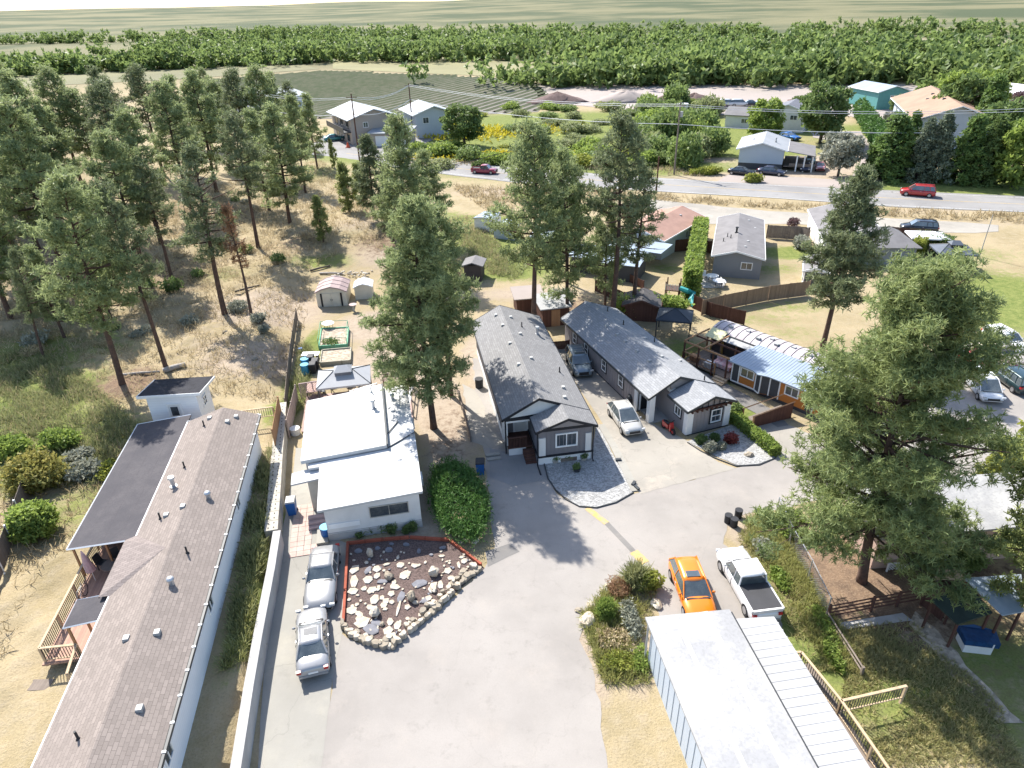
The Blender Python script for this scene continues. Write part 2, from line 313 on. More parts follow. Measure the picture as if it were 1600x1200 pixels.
col = t.mix(wgt(att('green'), .9), dry, grn); col = t.mix(wgt(att('dirt')), col, drt); col = t.mix(wgt(att('duff_shade'), 1.1), col, duf_shade); col = t.mix(att('far'), col, t.mix(t.ramp(t.noise(.004, 6), .4, .6), (.07, .085, .045), (.17, .16, .09)))
t.bump(t.math('ADD', t.math('MULTIPLY', n2, .6), t.math('MULTIPLY', n3, .5)), .9, .12)
G['ground'] = t.done(col, .97, 0, .1)
FAR = sm(np.hypot(X, Y), 300, 480)
me = npmesh('terrain', np.stack([X, Y, Z], -1).reshape(-1, 3), quads, G['ground'], {'green': GREEN, 'dirt': DIRT, 'duff_shade': DUFF_SHADE, 'far': FAR}, True)
tag(link('ground', me), kind='structure')
def edge_jit(poly, step, jit, seed=1):
    r_ = random.Random(seed); out = []
    n = len(poly)
    for i in range(n):
        a, b = Vector(poly[i]), Vector(poly[(i+1) % n]); L = (b-a).length; k = max(1, int(L/step)); nrm = Vector((-(b-a).y, (b-a).x))/max(L, 1e-6)
        for q in range(k):
            p = a+(b-a)*q/k; p = p+nrm*(r_.uniform(-jit, jit) if q else 0); out.append((p.x, p.y))
    return out
def sheet(name, pts, m, dz, jit=.12, step=.6, world=False, kind='structure', thick=0, label=None):
    poly = edge_jit(pts if world else pw(pts), step, jit, len(pts))
    me = bpy.data.meshes.new(name); n = len(poly)
    if thick:
        mb = MB(); mb.slab([(x, y, dz) for x, y in poly], thick); o = mb.build(name, m)
    else:
        me.from_pydata([(x, y, dz) for x, y in poly], [], [tuple(range(n))]); me.materials.append(m); o = link(name, me)
    return tag(o, kind=kind)
# roads, drives, yards (all flat sheets a few millimetres above each other)
sheet('park_road', [(470, 1300), (520, 1060), (528, 985), (560, 1005), (612, 1012), (690, 950), (757, 888), (772, 862), (768, 820), (755, 700), (742, 610), (738, 560), (752, 560), (800, 690), (852, 722), (870, 772), (905, 792), (990, 772), (1005, 768), (1060, 755), (1210, 715), (1330, 690), (1400, 640), (1440, 560), (1500, 520), (1600, 560), (1700, 600), (1700, 800), (1600, 722), (1500, 745), (1330, 770), (1210, 797), (1180, 800), (1140, 808), (1130, 850), (1155, 870), (1215, 960), (1240, 1040), (1020, 1040), (1030, 960), (1010, 885), (965, 905), (912, 960), (905, 1000), (930, 1060), (960, 1300)], G['road'], .012)
sheet('concrete_driveway', [(395, 1300), (412, 1060), (422, 960), (440, 835), (458, 740), (462, 700), (520, 700), (515, 838), (545, 850), (538, 975), (520, 1060), (490, 1300)], G['conc'], .018, .03)
sheet('shared_driveway', [(862, 540), (905, 528), (1000, 652), (1076, 690), (1122, 722), (1150, 732), (1000, 772), (945, 668)], G['drive'], .020, .05)
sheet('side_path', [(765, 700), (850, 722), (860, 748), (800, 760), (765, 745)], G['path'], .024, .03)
sheet('gravel_strip', [(722, 600), (742, 610), (790, 700), (760, 700), (735, 690)], G['drive'], .022, .1)
sheet('patched_asphalt', [(758, 862), (795, 850), (812, 862), (762, 886)], G['patch'], .020, .03)
sheet('gravel_yard', [(849, 724), (921, 717), (933, 662), (990, 770), (960, 786), (930, 793), (905, 792), (875, 772), (856, 748)], G['gravel_blue'], .030, .05)
sheet('rock_garden', [(1074, 690), (1142, 664), (1152, 664), (1212, 715), (1185, 725), (1150, 727), (1115, 712)], G['gravel_blue'], .030, .05)
sheet('gravel_drive', [(1170, 672), (1205, 655), (1300, 690), (1300, 712), (1215, 715)], G['drive'], .026, .1)
sheet('garden_walk', [(1075, 580), (1090, 575), (1215, 645), (1232, 665), (1215, 668)], G['patch'], .032, .05)
sheet('mulch_bed', [(543, 848), (640, 843), (705, 846), (757, 888), (700, 935), (640, 990), (612, 1012), (570, 1000), (535, 975)], G['mulch'], .034, .08)
sheet('highway', pw([(380, 300), (520, 222), (575, 218), (600, 238), (800, 262), (1000, 276), (1200, 289), (1400, 298), (1600, 307), (1900, 318), (1900, 345), (1600, 332), (1400, 324), (1200, 309), (1000, 298), (800, 285), (690, 272), (620, 262), (540, 254), (380, 330)]), G['hwy'], .05, .1, 4, world=True)
sheet('service_road', pw([(1000, 310), (1200, 330), (1460, 345), (1560, 352), (1560, 362), (1440, 366), (1240, 350), (1100, 350), (1060, 330), (980, 322)]), G['drive'], .03, .3, 3, world=True)
sheet('farm_driveway', pw([(1140, 272), (1260, 278), (1330, 282), (1345, 250), (1330, 225), (1270, 215), (1265, 205), (1345, 205), (1375, 240), (1370, 285), (1340, 298), (1200, 290), (1120, 284)]), G['lot'], .045, .4, 4, world=True)
sheet('apartment_parking', pw([(470, 240), (505, 212), (620, 215), (700, 200), (690, 215), (630, 235), (600, 242), (520, 230)]), G['hwy'], .06, .3, 4, world=True)
sheet('bare_lot', pw([(845, 160), (1110, 184), (1145, 176), (1330, 182), (1370, 200), (1405, 190), (1400, 170), (1500, 150), (1480, 132), (830, 132)]), G['lot'], .06, 1.5, 12, world=True)
FIELD = pw([(330, 175), (500, 186), (600, 184), (735, 180), (840, 175), (860, 158), (830, 125), (500, 112), (300, 128)])
sheet('tilled_field', FIELD, G['field'], .06, 1.5, 15, world=True)
# highway paint
HC = [pw([(540, 240)])[0], pw([(700, 262)])[0], pw([(800, 273)])[0], pw([(1000, 287)])[0], pw([(1200, 299)])[0], pw([(1400, 311)])[0], pw([(1600, 320)])[0], pw([(1900, 331)])[0]]
def stripe(name, line, off, wd, m, dz, dash=None):
    mb = MB(); pts = [Vector(p) for p in line]
    for a, b in zip(pts, pts[1:]):
        d = (b-a); L = d.length; d /= L; n = Vector((-d.y, d.x)); s_ = 0
        while s_ < L:
            e = min(L, s_+(dash[0] if dash else L)); p, q = a+d*s_+n*(off-wd/2), a+d*e+n*(off-wd/2); p2, q2 = p+n*wd, q+n*wd
            mb.add([(p.x, p.y, dz), (q.x, q.y, dz), (q2.x, q2.y, dz), (p2.x, p2.y, dz)], [(0, 1, 2, 3)]); s_ = e+(dash[1] if dash else 1e-3)
    return tag(mb.build(name, m), kind='structure')
G['paintw'] = mat('worn white road paint', (.5, .5, .48), .8, .3, 3); G['painty'] = mat('worn yellow road paint', (.52, .36, .12), .85, .5, 3, c2=(.36, .31, .24))
stripe('highway_centre_line', HC, .15, .18, G['painty'], .062); stripe('highway_edge_line', HC, 4.3, .22, G['paintw'], .062); stripe('highway_edge_line', HC, -4.3, .22, G['paintw'], .062)
# worn yellow speed-hump paint across the park road
for k, (a, b, wd) in enumerate([((917, 794), (948, 818), .42), ((990, 862), (1008, 880), .6)]):
    stripe('yellow_road_marking', [P(*a), P(*b)], 0, wd, G['painty'], .024)
stripe('road_joint', [P(948, 818), P(990, 862)], 0, .35, G['patch'], .020)
# kerb strips
def strip3(name, pts, wd, h, m, z0=0.0, kind='structure', world=False):
    mb = MB(); q = [Vector(p) for p in (pts if world else pw(pts))]
    L = []; Rr = []
    for i, p in enumerate(q):
        d = (q[min(i+1, len(q)-1)]-q[max(i-1, 0)]).normalized(); n = Vector((-d.y, d.x))*wd/2; L.append(p+n); Rr.append(p-n)
    vs_ = []; fs = []
    for i in range(len(q)):
        vs_ += [(L[i].x, L[i].y, z0), (L[i].x, L[i].y, z0+h), (Rr[i].x, Rr[i].y, z0+h), (Rr[i].x, Rr[i].y, z0)]
        if i: a = 4*(i-1); fs += [(a, a+1, a+5, a+4), (a+1, a+2, a+6, a+5), (a+2, a+3, a+7, a+6)]
    fs += [(0, 1, 2, 3), tuple(len(vs_)-k for k in (1, 2, 3, 4))]; mb.add(vs_, fs); return tag(mb.build(name, m), kind=kind)
strip3('driveway_edging', [(939, 664), (958, 696), (975, 730), (993, 768)], .55, .07, G['conc'])
strip3('yard_edging', [(850, 724), (856, 748), (868, 766), (884, 781), (905, 792), (932, 794), (962, 786), (990, 770)], .07, .09, G['dark'])
strip3('yard_edging', [(1074, 692), (1094, 705), (1116, 716), (1150, 729), (1186, 727), (1212, 716)], .07, .08, G['dark'])
# crop rows on the tilled field
a = Vector(P(735, 176)); b = Vector(P(812, 152)); d = (b-a).normalized(); n = Vector((-d.y, d.x)); mb = MB()
for i in range(-90, 60):
    o_ = a+n*i*3.4; s0 = None
    S_ = np.arange(-400, 700, 6.0); ins = inpoly(o_.x+d.x*S_, o_.y+d.y*S_, FIELD)
    for k, s_ in enumerate(S_):
        if ins[k] and s0 is None: s0 = s_
        if (not ins[k] or k == len(S_)-1) and s0 is not None:
            p, q = o_+d*s0, o_+d*s_; mb.extr
            w_ = n*.75; mb.add([(*(p-w_), .065), (*(p), .5), (*(p+w_), .065), (*(q-w_), .065), (*q, .5), (*(q+w_), .065)], [(0, 1, 4, 3), (1, 2, 5, 4)]); s0 = None
G['crop'] = mat('young crop rows', (.085, .105, .045), .95, .3, .2, c2=(.14, .14, .08)); tag(mb.build('crop_rows', G['crop'], kind='stuff'), 'long dark ridged crop rows on the tilled field beyond the highway', 'crop')
# far fields in the valley beyond the lot
for k, (pts, c) in enumerate([([(-600, 118), (420, 90), (500, 108), (280, 124), (-300, 150)], (.2, .19, .1)), ([(520, 92), (1000, 88), (1000, 122), (830, 122), (520, 108)], (.26, .24, .12)), ([(1040, 84), (1500, 92), (1490, 126), (1020, 122)], (.17, .2, .09)), ([(1530, 90), (2300, 110), (2300, 150), (1530, 130)], (.3, .26, .16)), ([(300, 60), (900, 56), (900, 82), (300, 84)], (.15, .17, .07)), ([(950, 56), (1600, 60), (1600, 80), (950, 78)], (.3, .27, .17))]):
    sheet('far_field', pw(pts), mat('far field', c, .95, .3, .01), .10+k*.02, 3, 40, world=True)
# ================================================================== vegetation builders
def tufts(centers, nb, length, width, seed, up=.35, flat=1.0):
    r = np.random.default_rng(seed); N = len(centers); n = N*nb
    c = np.repeat(np.asarray(centers, float), nb, 0); d = r.normal(size=(n, 3)); d[:, 2] = d[:, 2]*flat+up; d /= np.linalg.norm(d, axis=1)[:, None]
    p = np.cross(d, r.normal(size=(n, 3))); p /= np.linalg.norm(p, axis=1)[:, None]
    L = length*r.uniform(.7, 1.25, n)[:, None]; w_ = width*r.uniform(.7, 1.3, n)[:, None]
    base = c+d*L*.1
    v = np.stack([base-p*w_*.5, base+p*w_*.5, base+d*L+p*w_*.2, base+d*L-p*w_*.2], 1).reshape(-1, 3)
    return v, np.arange(n*4).reshape(-1, 4)
def limb(mb, p0, az, el, L, r0, r, curve=.3, n=5, segs=4):
    pts = [Vector(p0)]; d = Vector((math.cos(az)*math.cos(el), math.sin(az)*math.cos(el), math.sin(el)))
    for i in range(segs):
        d = (d+Vector((r.uniform(-.12, .12), r.uniform(-.12, .12), curve/segs))).normalized(); pts.append(pts[-1]+d*L/segs)
    mb.tube(pts, [r0*(1-.8*i/segs) for i in range(segs+1)], n); return pts
def pine_meshes(h, rad, cb, seed, nb=70, cl=2.4, tn=9, blades=7, nl=.30, nw=.085, lean=0., dead=0., crad=.48, m=None, shape=.75, low=.22):
    r = random.Random(seed); tr = MB(); cs = []; tint = []
    def tx(z): q = z/h; return Vector((lean*q*h+.12*math.sin(q*5+seed), .1*math.sin(q*4+seed*2), z))
    r0 = .011*h+.06
    tr.tube([tx(h*q)-Vector((0, 0, .4 if q == 0 else 0)) for q in (0, .03, .12, .3, .5, .7, .85, .97)], [r0*1.35, r0*1.05, r0*.95, r0*.8, r0*.6, r0*.4, r0*.2, .03], 9)
    for i in range(nb):
        q = (i+r.random())/nb; z = h*(cb+(1-cb)*(q**.9)*.985); az = i*2.4+r.uniform(-.5, .5)
        prof = (1-q)**shape*(.45+.55*min(1, q/low))+.06; L = rad*prof*r.choice([.6, .8, .95, 1.05, 1.18])*r.uniform(.85, 1.1)
        el = R(-16+50*q)+r.uniform(-.14, .14)
        pts = limb(tr, tx(z), az, el, L, .028+.018*L, r, .35, 4, 4)
        if r.random() < dead: 
            for k in range(3):
                p = pts[r.choice([2, 3])]; limb(tr, p, az+r.uniform(-1, 1), el+r.uniform(-.2, .4), L*.35, .015, r, .2, 3, 2)
            continue
        k = max(2, int(L*cl))
        for j in range(k):
            s_ = (.32+.68*(j+r.random())/k) if L > 1 else r.uniform(.3, 1); f = s_*4; a_ = int(min(3, f)); p = pts[a_].lerp(pts[a_+1], min(1, f-a_)); side = r.choice((-1, 1))*r.uniform(0, .38)*L*(1.15-s_*.6)
            p = p+Vector((-math.sin(az)*side, math.cos(az)*side, r.uniform(-.08, .3)))
            cr = crad*r.uniform(.65, 1.25); ti = r.random()
            if abs(side) > .35: tr.tube([pts[max(0, a_-1)], p], [.025, .01], 3)
            for _ in range(tn):
                v = Vector((r.gauss(0, 1), r.gauss(0, 1), r.gauss(0, .62))); v = v/max(v.length, .3)*r.random()**.5
                cs.append((p.x+v.x*cr, p.y+v.y*cr, p.z+v.z*cr+.05)); tint.append(min(1, max(0, ti*.6+r.random()*.4)))
    for _ in range(10): cs.append(tuple(tx(h*r.uniform(.96, 1.0)))); tint.append(.5)
    v, f = tufts(cs, blades, nl, nw, seed)
    return tr.mesh('pine_trunk', G['bark'], True), npmesh('pine_crown', v, f, m or G['needle'], {'tint': np.repeat(np.array(tint), blades*4)})
def tree_of(name, meshes, label, cat, loc, rz=0, s=1, group=None, lean=(0, 0), parts=('trunk', 'crown')):
    o = thing(name, label, cat, loc, rz, group, 1.0); o.scale = s if isinstance(s, tuple) else (s, s, s)
    if lean != (0, 0): o.rotation_euler = (R(lean[0]), R(lean[1]), R(rz))
    for pn, me in zip(parts, meshes): link(pn, me, o)
    return o
G['needle'] = leafmat('pine needles', (.095, .14, .058), (.36, .41, .19), .4)
G['needleb'] = leafmat('yellower pine needles', (.09, .135, .05), (.36, .41, .17), .36); G['needle2'] = leafmat('dark pine needles', (.075, .105, .05), (.265, .30, .155), .33)  # huge pine: a yellower mix of the pine needle green
G['needle3'] = leafmat('yellow green needles', (.11, .15, .05), (.35, .38, .14), .35)
G['rust'] = leafmat('rust coloured needles', (.20, .10, .05), (.35, .22, .13), .3)
G['spruce'] = leafmat('blue spruce needles', (.08, .11, .07), (.24, .28, .19), .3); G['cedar'] = leafmat('cedar foliage', (.06, .11, .035), (.2, .29, .08), .35)
G['leaf'] = leafmat('green leaves', (.10, .16, .035), (.30, .38, .09), .45); G['leafy'] = leafmat('yellow green leaves', (.12, .16, .03), (.36, .38, .08), .4); G['leafd'] = leafmat('dark green leaves', (.06, .10, .03), (.2, .27, .09), .35)
G['leafr'] = leafmat('red leaves', (.12, .03, .03), (.3, .08, .07), .3); G['leafo'] = leafmat('orange tipped leaves', (.12, .16, .035), (.38, .33, .10), .35); G['sage'] = leafmat('grey green leaves', (.16, .18, .13), (.38, .38, .3), .25); G['purple'] = leafmat('purple leaves', (.07, .04, .05), (.2, .13, .13), .3)
G['leaf2'] = leafmat('mid green leaves', (.08, .13, .04), (.24, .31, .10), .4); G['sage2'] = leafmat('olive leaves', (.13, .16, .07), (.3, .33, .15), .4)
G['weed'] = leafmat('wild weeds', (.14, .18, .05), (.44, .42, .16), .4); G['mixgrass'] = leafmat('half dry grass', (.22, .24, .09), (.46, .40, .2), .35); G['straw'] = leafmat('dry straw grass', (.26, .20, .11), (.52, .43, .27), .3); G['grassg'] = leafmat('green grass blades', (.12, .15, .06), (.34, .34, .16), .35)
G['juniper'] = leafmat('juniper foliage', (.02, .06, .015), (.11, .21, .05), .3)
def cloud(n, rx, ry, rz_, seed, lumps=7, box=False, hollow=.35):
    r = np.random.default_rng(seed)
    if box:
        v = r.uniform(-1, 1, (n, 3)); ax = r.integers(0, 3, n); v[np.arange(n), ax] = np.where(r.random(n) < .5, -1, 1)*r.uniform(.88, 1.03, n); v[:, 2] = np.abs(v[:, 2])*2-1
        return np.stack([v[:, 0]*rx, v[:, 1]*ry, (v[:, 2]+1)*rz_], 1), r.random(n)
    d = r.normal(size=(n, 3)); d /= np.linalg.norm(d, axis=1)[:, None]; ld = r.normal(size=(lumps, 3)); ld /= np.linalg.norm(ld, axis=1)[:, None]
    near = (d@ld.T).max(1); rad = (.68+.34*np.clip((near-.5)/.5, 0, 1))*(hollow+(1-hollow)*r.random(n)**.5)*(1+.28*r.random(n)**5)
    p = d*rad[:, None]; ti = np.clip(.25+.5*np.clip((near-.5)*2, 0, 1)+r.normal(0, .18, n), 0, 1)
    return np.stack([p[:, 0]*rx, p[:, 1]*ry, p[:, 2]*rz_+rz_*.85], 1), ti
def leafmesh(name, pts, ti, size, m, seed, nb=2, up=.3, asp=.7):
    v, f = tufts(pts, nb, size, size*asp, seed, up); return npmesh(name, v, f, m, {'tint': np.repeat(ti, nb*4)})
def bush_mesh(rx, ry, rz_, n, size, m, seed, **k):
    lk = {q: k.pop(q) for q in ('nb', 'up', 'asp') if q in k}; p, ti = cloud(n, rx, ry, rz_, seed, **k); return leafmesh('shrub', p, ti, size, m, seed, **lk)
def bush(name, label, cat, loc, rx, ry, rz_, n, size, m, seed, rz=0, group=None, **k):
    o = link(name, bush_mesh(rx, ry, rz_, n, size, m, seed, **k)); 
    o.location = (*loc[:2], (loc[2] if len(loc) > 2 else hz(*loc[:2]))-.05); o.rotation_euler = (0, 0, R(rz)); return tag(o, label, cat, group)
def leaftree_meshes(h, rad, cb, seed, m, n=26, per=130, size=.28, bark=None, shape='round', nb=2):
    r = random.Random(seed); tr = MB(); P_ = []; TI = []
    r0 = .02*h+.04; tr.tube([(0, 0, -.3), (0, 0, .25*h), (.05*h*.3, 0, .55*h), (0, .02*h, .8*h)], [r0*1.3, r0, r0*.6, r0*.2], 8)
    for i in range(n):
        q = (i+.5)/n; az = i*2.4+r.uniform(-.4, .4); zz = cb*h+(h-cb*h)*q
        R0 = rad*(math.sin(math.pi*min(1, .12+q*.8))**.6 if shape == 'round' else (1-q)**.8+.08)
        rr = R0*r.uniform(.45, .85); c = (math.cos(az)*rr, math.sin(az)*rr, zz*r.uniform(.95, 1.02)-.08*h); s_ = rad*r.uniform(.24, .42)*(1 if shape == 'round' else .8)
        tr.tube([(0, 0, max(.15*h, c[2]-.25*h*r.random()-.3)), (c[0]*.5, c[1]*.5, c[2]-.12*h*.5), c], [r0*.35, r0*.2, .015], 4)
        p, ti = cloud(per, s_, s_, s_*.75, seed*31+i, 5); P_.append(p+np.array(c)-np.array([0, 0, s_*.5])); TI.append(np.clip(ti+r.uniform(-.2, .2), 0, 1))
    return tr.mesh('leafy_trunk', bark or G['barkg'], True), leafmesh('leafy_crown', np.concatenate(P_), np.concatenate(TI), size, m, seed, nb)
# ================================================================== building helpers
G['sh_grey'] = shingle('grey shingles', (.225, .222, .222)); G['sh_greyx'] = shingle('grey shingles across', (.26, .27, .285)); G['sh_light'] = shingle('light grey shingles', (.30, .305, .315)); G['sh_brown'] = shingle('brown shingles', (.245, .208, .185)); G['sh_dark'] = mat('charcoal roll roofing', (.062, .058, .064), .9, .2, .6, bump=.3, c2=(.085, .078, .082)); G['sh_far'] = mat('grey far shingles', (.2, .19, .19), .9, .2, .8)
G['sh_pink'] = mat('pinkish brown shingles', (.36, .22, .17), .9, .2, .8); G['sh_tan'] = mat('tan orange shingles', (.34, .22, .155), .9, .18, .3); G['sh_mauve'] = mat('mauve metal roof', (.36, .27, .26), .6, .15)
G['sd_grey'] = mat('grey board siding', (.20, .19, .20), .7, .12, .6); G['sd_warm'] = mat('warm grey board siding', (.30, .275, .275), .7, .12, .6); G['sd_white'] = lapsiding('white lap siding', (.78, .79, .81)); G['sd_blue'] = lapsiding('pale blue grey siding', (.45, .5, .56)); G['sd_cream'] = mat('cream metal siding', (.62, .57, .47), .6, .15); G['sd_tan'] = lapsiding('tan siding', (.38, .33, .29)); G['sd_orange'] = lapsiding('orange siding', (.46, .17, .04), .15); G['sd_char'] = mat('charcoal panel', (.07, .072, .08), .7, .15); G['sd_pink'] = lapsiding('pinkish beige siding', (.46, .33, .27)); G['sd_teal'] = mat('turquoise cladding', (.09, .26, .25), .6, .12); G['sd_mid'] = lapsiding('mid grey siding', (.21, .22, .235))
G['membrane'] = mat('white roof membrane', (.56, .56, .55), .6, .1, .35, c2=(.42, .418, .405), bump=.15, bs=1.2); G['metalroof'] = mat('pale corrugated metal roof', (.32, .38, .45), .45, .12, .5, metal=.15); G['oldmetal'] = mat('weathered metal roof', (.28, .28, .285), .6, .3, .45, metal=0, c2=(.41, .405, .395)); G['skin'] = mat('dark trailer side', (.075, .06, .055), .7, .3); G['lattice'] = mat('pinkish lattice', (.45, .34, .32), .8, .2); G['curtain'] = mat('beige curtain', (.42, .36, .3), .9, .2, 4)
def fr_pt(side, u, z, pl):
    return {'S': lambda a, b, d: (u+a, pl-d, z+b), 'N': lambda a, b, d: (u-a, pl+d, z+b), 'W': lambda a, b, d: (pl-d, u-a, z+b), 'E': lambda a, b, d: (pl+d, u+a, z+b)}[side]
def ring(mb, g, w_, h, t, d, mi=0):
    o_ = [(-w_/2, -h/2), (w_/2, -h/2), (w_/2, h/2), (-w_/2, h/2)]; i_ = [(a-math.copysign(t, a), b-math.copysign(t, b)) for a, b in o_]
    vs_ = [g(a, b, -.02) for a, b in o_]+[g(a, b, d) for a, b in o_]+[g(a, b, d) for a, b in i_]+[g(a, b, -.02) for a, b in i_]; fs = []
    for k in range(4):
        j = (k+1) % 4; fs += [(k, j, 4+j, 4+k), (4+k, 4+j, 8+j, 8+k), (8+k, 8+j, 12+j, 12+k)]
    mb.add(vs_, fs, mi)
def gbox(mb, g, a0, b0, d0, a1, b1, d1, mi=0):
    p = [g(a, b, d) for d in (d0, d1) for a, b in ((a0, b0), (a1, b0), (a1, b1), (a0, b1))]; mb.hexa(p[:4], p[4:], mi)
def window(e, side, u, z, w_, h, pl, fm=None, mull=1, t=.09, rail=0, pane=None, d=.06, trim=None):
    g = fr_pt(side, u, z, pl); mb = MB(); ring(mb, g, w_, h, t, d, 0)
    if trim: ring(mb, g, w_+.2, h+.2, .11, d*.7, 1)
    for k in range(mull): a = -w_/2+w_*(k+1)/(mull+1); gbox(mb, g, a-t*.3, -h/2+t*.9, 0, a+t*.3, h/2-t*.9, d*.8)
    if rail: gbox(mb, g, -w_/2+t*.9, -t*.3, 0, w_/2-t*.9, t*.3, d*.85)
    f = mb.build('window', [fm or G['white'], trim or G['black']], e); pb = MB(); gbox(pb, g, -w_/2+t*.8, -h/2+t*.8, -.01, w_/2-t*.8, h/2-t*.8, .018); pb.build('pane', pane or G['glass'], f); return f
def door(e, side, u, z0, w_, h, pl, m, lite=False, trim=None):
    g = fr_pt(side, u, z0+h/2, pl); mb = MB(); gbox(mb, g, -w_/2, -h/2, -.02, w_/2, h/2, .04, 0); ring(mb, g, w_+.18, h+.16, .1, .055, 1); dr = mb.build('door', [m, trim or G['white']], e)
    k = MB(); gbox(k, g, w_*.36, -.08, .04, w_*.42, .06, .09); k.build('handle', G['steel'], dr)
    if lite: k = MB(); gbox(k, g, -w_*.3, h*.02, .03, w_*.3, h*.4, .05); k.build('pane', G['glass'], dr)
    return dr
def chev(x0, x1, xr, ze0, ze1, zr, t): return [(x0, ze0), (xr, zr), (x1, ze1), (x1, ze1-t), (xr, zr-t), (x0, ze0-t)]
def roof(e, x0, x1, xr, ze, zr, y0, y1, m, t=.12, fascia=None, ze1=None, name='roof', ft=.2, ends=(1, 1)):
    ze1 = ze if ze1 is None else ze1; mb = MB(); mb.extr(chev(x0, x1, xr, ze, ze1, zr, t), 'y', y0, y1); r_ = mb.build(name, m, e)
    if fascia:
        f = MB()
        if ends[0]: f.extr(chev(x0-.01, x1+.01, xr, ze+.02, ze1+.02, zr+.02, ft), 'y', y0-.05, y0-.002)
        if ends[1]: f.extr(chev(x0-.01, x1+.01, xr, ze+.02, ze1+.02, zr+.02, ft), 'y', y1+.002, y1+.05)
        f.box(x0-.06, y0, ze-t-.06, x0-.003, y1, ze+.01); f.box(x1+.003, y0, ze1-t-.06, x1+.06, y1, ze1+.01); f.build('fascia', fascia, r_)
    return r_
def gbody(e, x0, x1, y0, y1, z0, ze, m, xr=None, zr=None, name='wall', ze1=None):
    ze1 = ze if ze1 is None else ze1
    prof = [(x0, z0), (x1, z0), (x1, ze1)]+([(xr, zr)] if xr is not None else [])+[(x0, ze)]; mb = MB(); mb.extr(prof, 'y', y0, y1); return mb.build(name, m, e)
def battens(e, side, a0, a1, z0, z1, pl, m, step=.4, zf=None, d=.025):
    mb = MB(); n = max(1, int((a1-a0)/step)); u0 = (a0+a1)/2
    for k in range(n+1):
        a = a0+(a1-a0)*k/n; g = fr_pt(side, 0, 0, pl); sg = {'S': 1, 'N': -1, 'W': -1, 'E': 1}[side]; gbox(mb, g, sg*a-.02, z0, 0, sg*a+.02, (zf(a) if zf else z1), d)
    return mb.build('siding_batten', m, e, kind='stuff')
def vent(r_, x, y, z, kind='box', m=None, rz=0):
    mb = MB()
    if kind == 'box': mb.hexa([(-.14, -.16, -.06), (.14, -.16, -.06), (.14, .16, -.06), (-.14, .16, -.06)], [(-.1, -.13, .13), (.14, -.14, .13), (.14, .14, .13), (-.1, .13, .13)])
    elif kind == 'pipe': mb.cyl((0, 0, -.1), .05, .55, 8); mb.cyl((0, 0, -.05), .12, .12, 8, r2=.06)
    elif kind == 'chimney': mb.cyl((0, 0, -.1), .12, .75, 10); mb.cyl((0, 0, .62), .2, .1, 10, r2=.17); mb.cyl((0, 0, -.05), .2, .12, 10)
    elif kind == 'turbine': mb.cyl((0, 0, -.1), .13, .3, 10); mb.ell((0, 0, .3), (.19, .19, .15), 12, 7)
    return mb.build({'box': 'roof_vent', 'pipe': 'vent_pipe', 'chimney': 'chimney_flue', 'turbine': 'turbine_vent'}[kind], m or (G['plastic'] if kind == 'pipe' else G['vent']), r_, loc=(x, y, z), rz=R(rz))
def house(name, label, cat, O, a, z=0., group=None): return thing(name, label, cat, (O[0], O[1], z), a, group)
# ------------------------------------------------------------------ grey house, centre (two gables facing the road)
h = house('grey_house', 'long grey mobile home with two black-edged front gables beside the blue grey gravel yard', 'house', (5.83, 39.8), 9.5)
zr3 = lambda x: 4.55-.39*(x+3.7) if x > -3.7 else 4.55+.52*(x+3.7)
r1 = roof(h, -6.35, 0, -3.7, 3.1, 4.55, 1.95, 19.0, G['sh_grey'], fascia=G['black'])
r2 = roof(h, -4.36, 0, -2.1, 3.08, 3.92, -.1, 1.94, G['sh_grey'], ze1=3.1, fascia=G['black'], ends=(1, 0))
gbody(h, -6.05, -.25, 4.0, 18.7, .75, 3.05, G['sd_grey'], -3.7, 4.38); gbody(h, -4.1, -.25, .3, 3.995, .75, 3.0, G['sd_grey'], -2.1, 3.76, ze1=3.02)
mb = MB(); mb.box(-6.03, 4.02, -.1, -.27, 18.68, .748); mb.box(-4.08, .32, -.1, -.27, 4.02, .747); mb.build('skirting', G['white'], h)
mb = MB(); mb.extr([(-6.0, 3.05), (-2.2, 3.3), (-2.2, 3.85), (-3.7, 4.42), (-6.0, 3.15)], 'y', 2.1, 2.2); mb.build('gable_panel', G['offwhite'], h)
mb = MB(); mb.box(-6.1, 2.02, 2.86, -4.12, 2.24, 3.08); mb.box(-4.0, .22, 2.82, -.24, .298, 3.02); mb.box(-4.12, .2, .66, -.2, .298, .8); mb.box(-4.18, .3, .66, -4.102, 4, .8); mb.each('trim_band', G['black'], h)
mb = MB(); mb.box(-6.08, 2.04, 2.7, -4.12, 2.22, 2.855); mb.build('trim_band', G['offwhite'], h)
mb = MB(); mb.extr([(-3.85, 3.03), (-.45, 3.03), (-2.1, 3.68)], 'y', .24, .298); mb.build('gable_panel', G['sd_warm'], h)
mb = MB(); mb.box(-4.08, .22, .82, -3.6, .297, 2.3); mb.build('corner_panel', G['offwhite'], h); mb = MB(); mb.box(-.72, .22, .82, -.3, .297, 2.3); mb.build('corner_panel', G['offwhite'], h)
battens(h, 'S', -3.5, -.8, .82, 2.8, .3, G['sd_grey'], .3); battens(h, 'W', 4.4, 18.4, .8, 3.0, -6.05, G['sd_grey'], .4)
window(h, 'S', -2.1, 1.95, 1.6, 1.15, .3, d=.09, t=.1); window(h, 'W', 7, 2.2, .9, .9, -6.05); window(h, 'W', 12, 2.2, .9, .9, -6.05); window(h, 'W', 16, 2.2, .9, .9, -6.05)
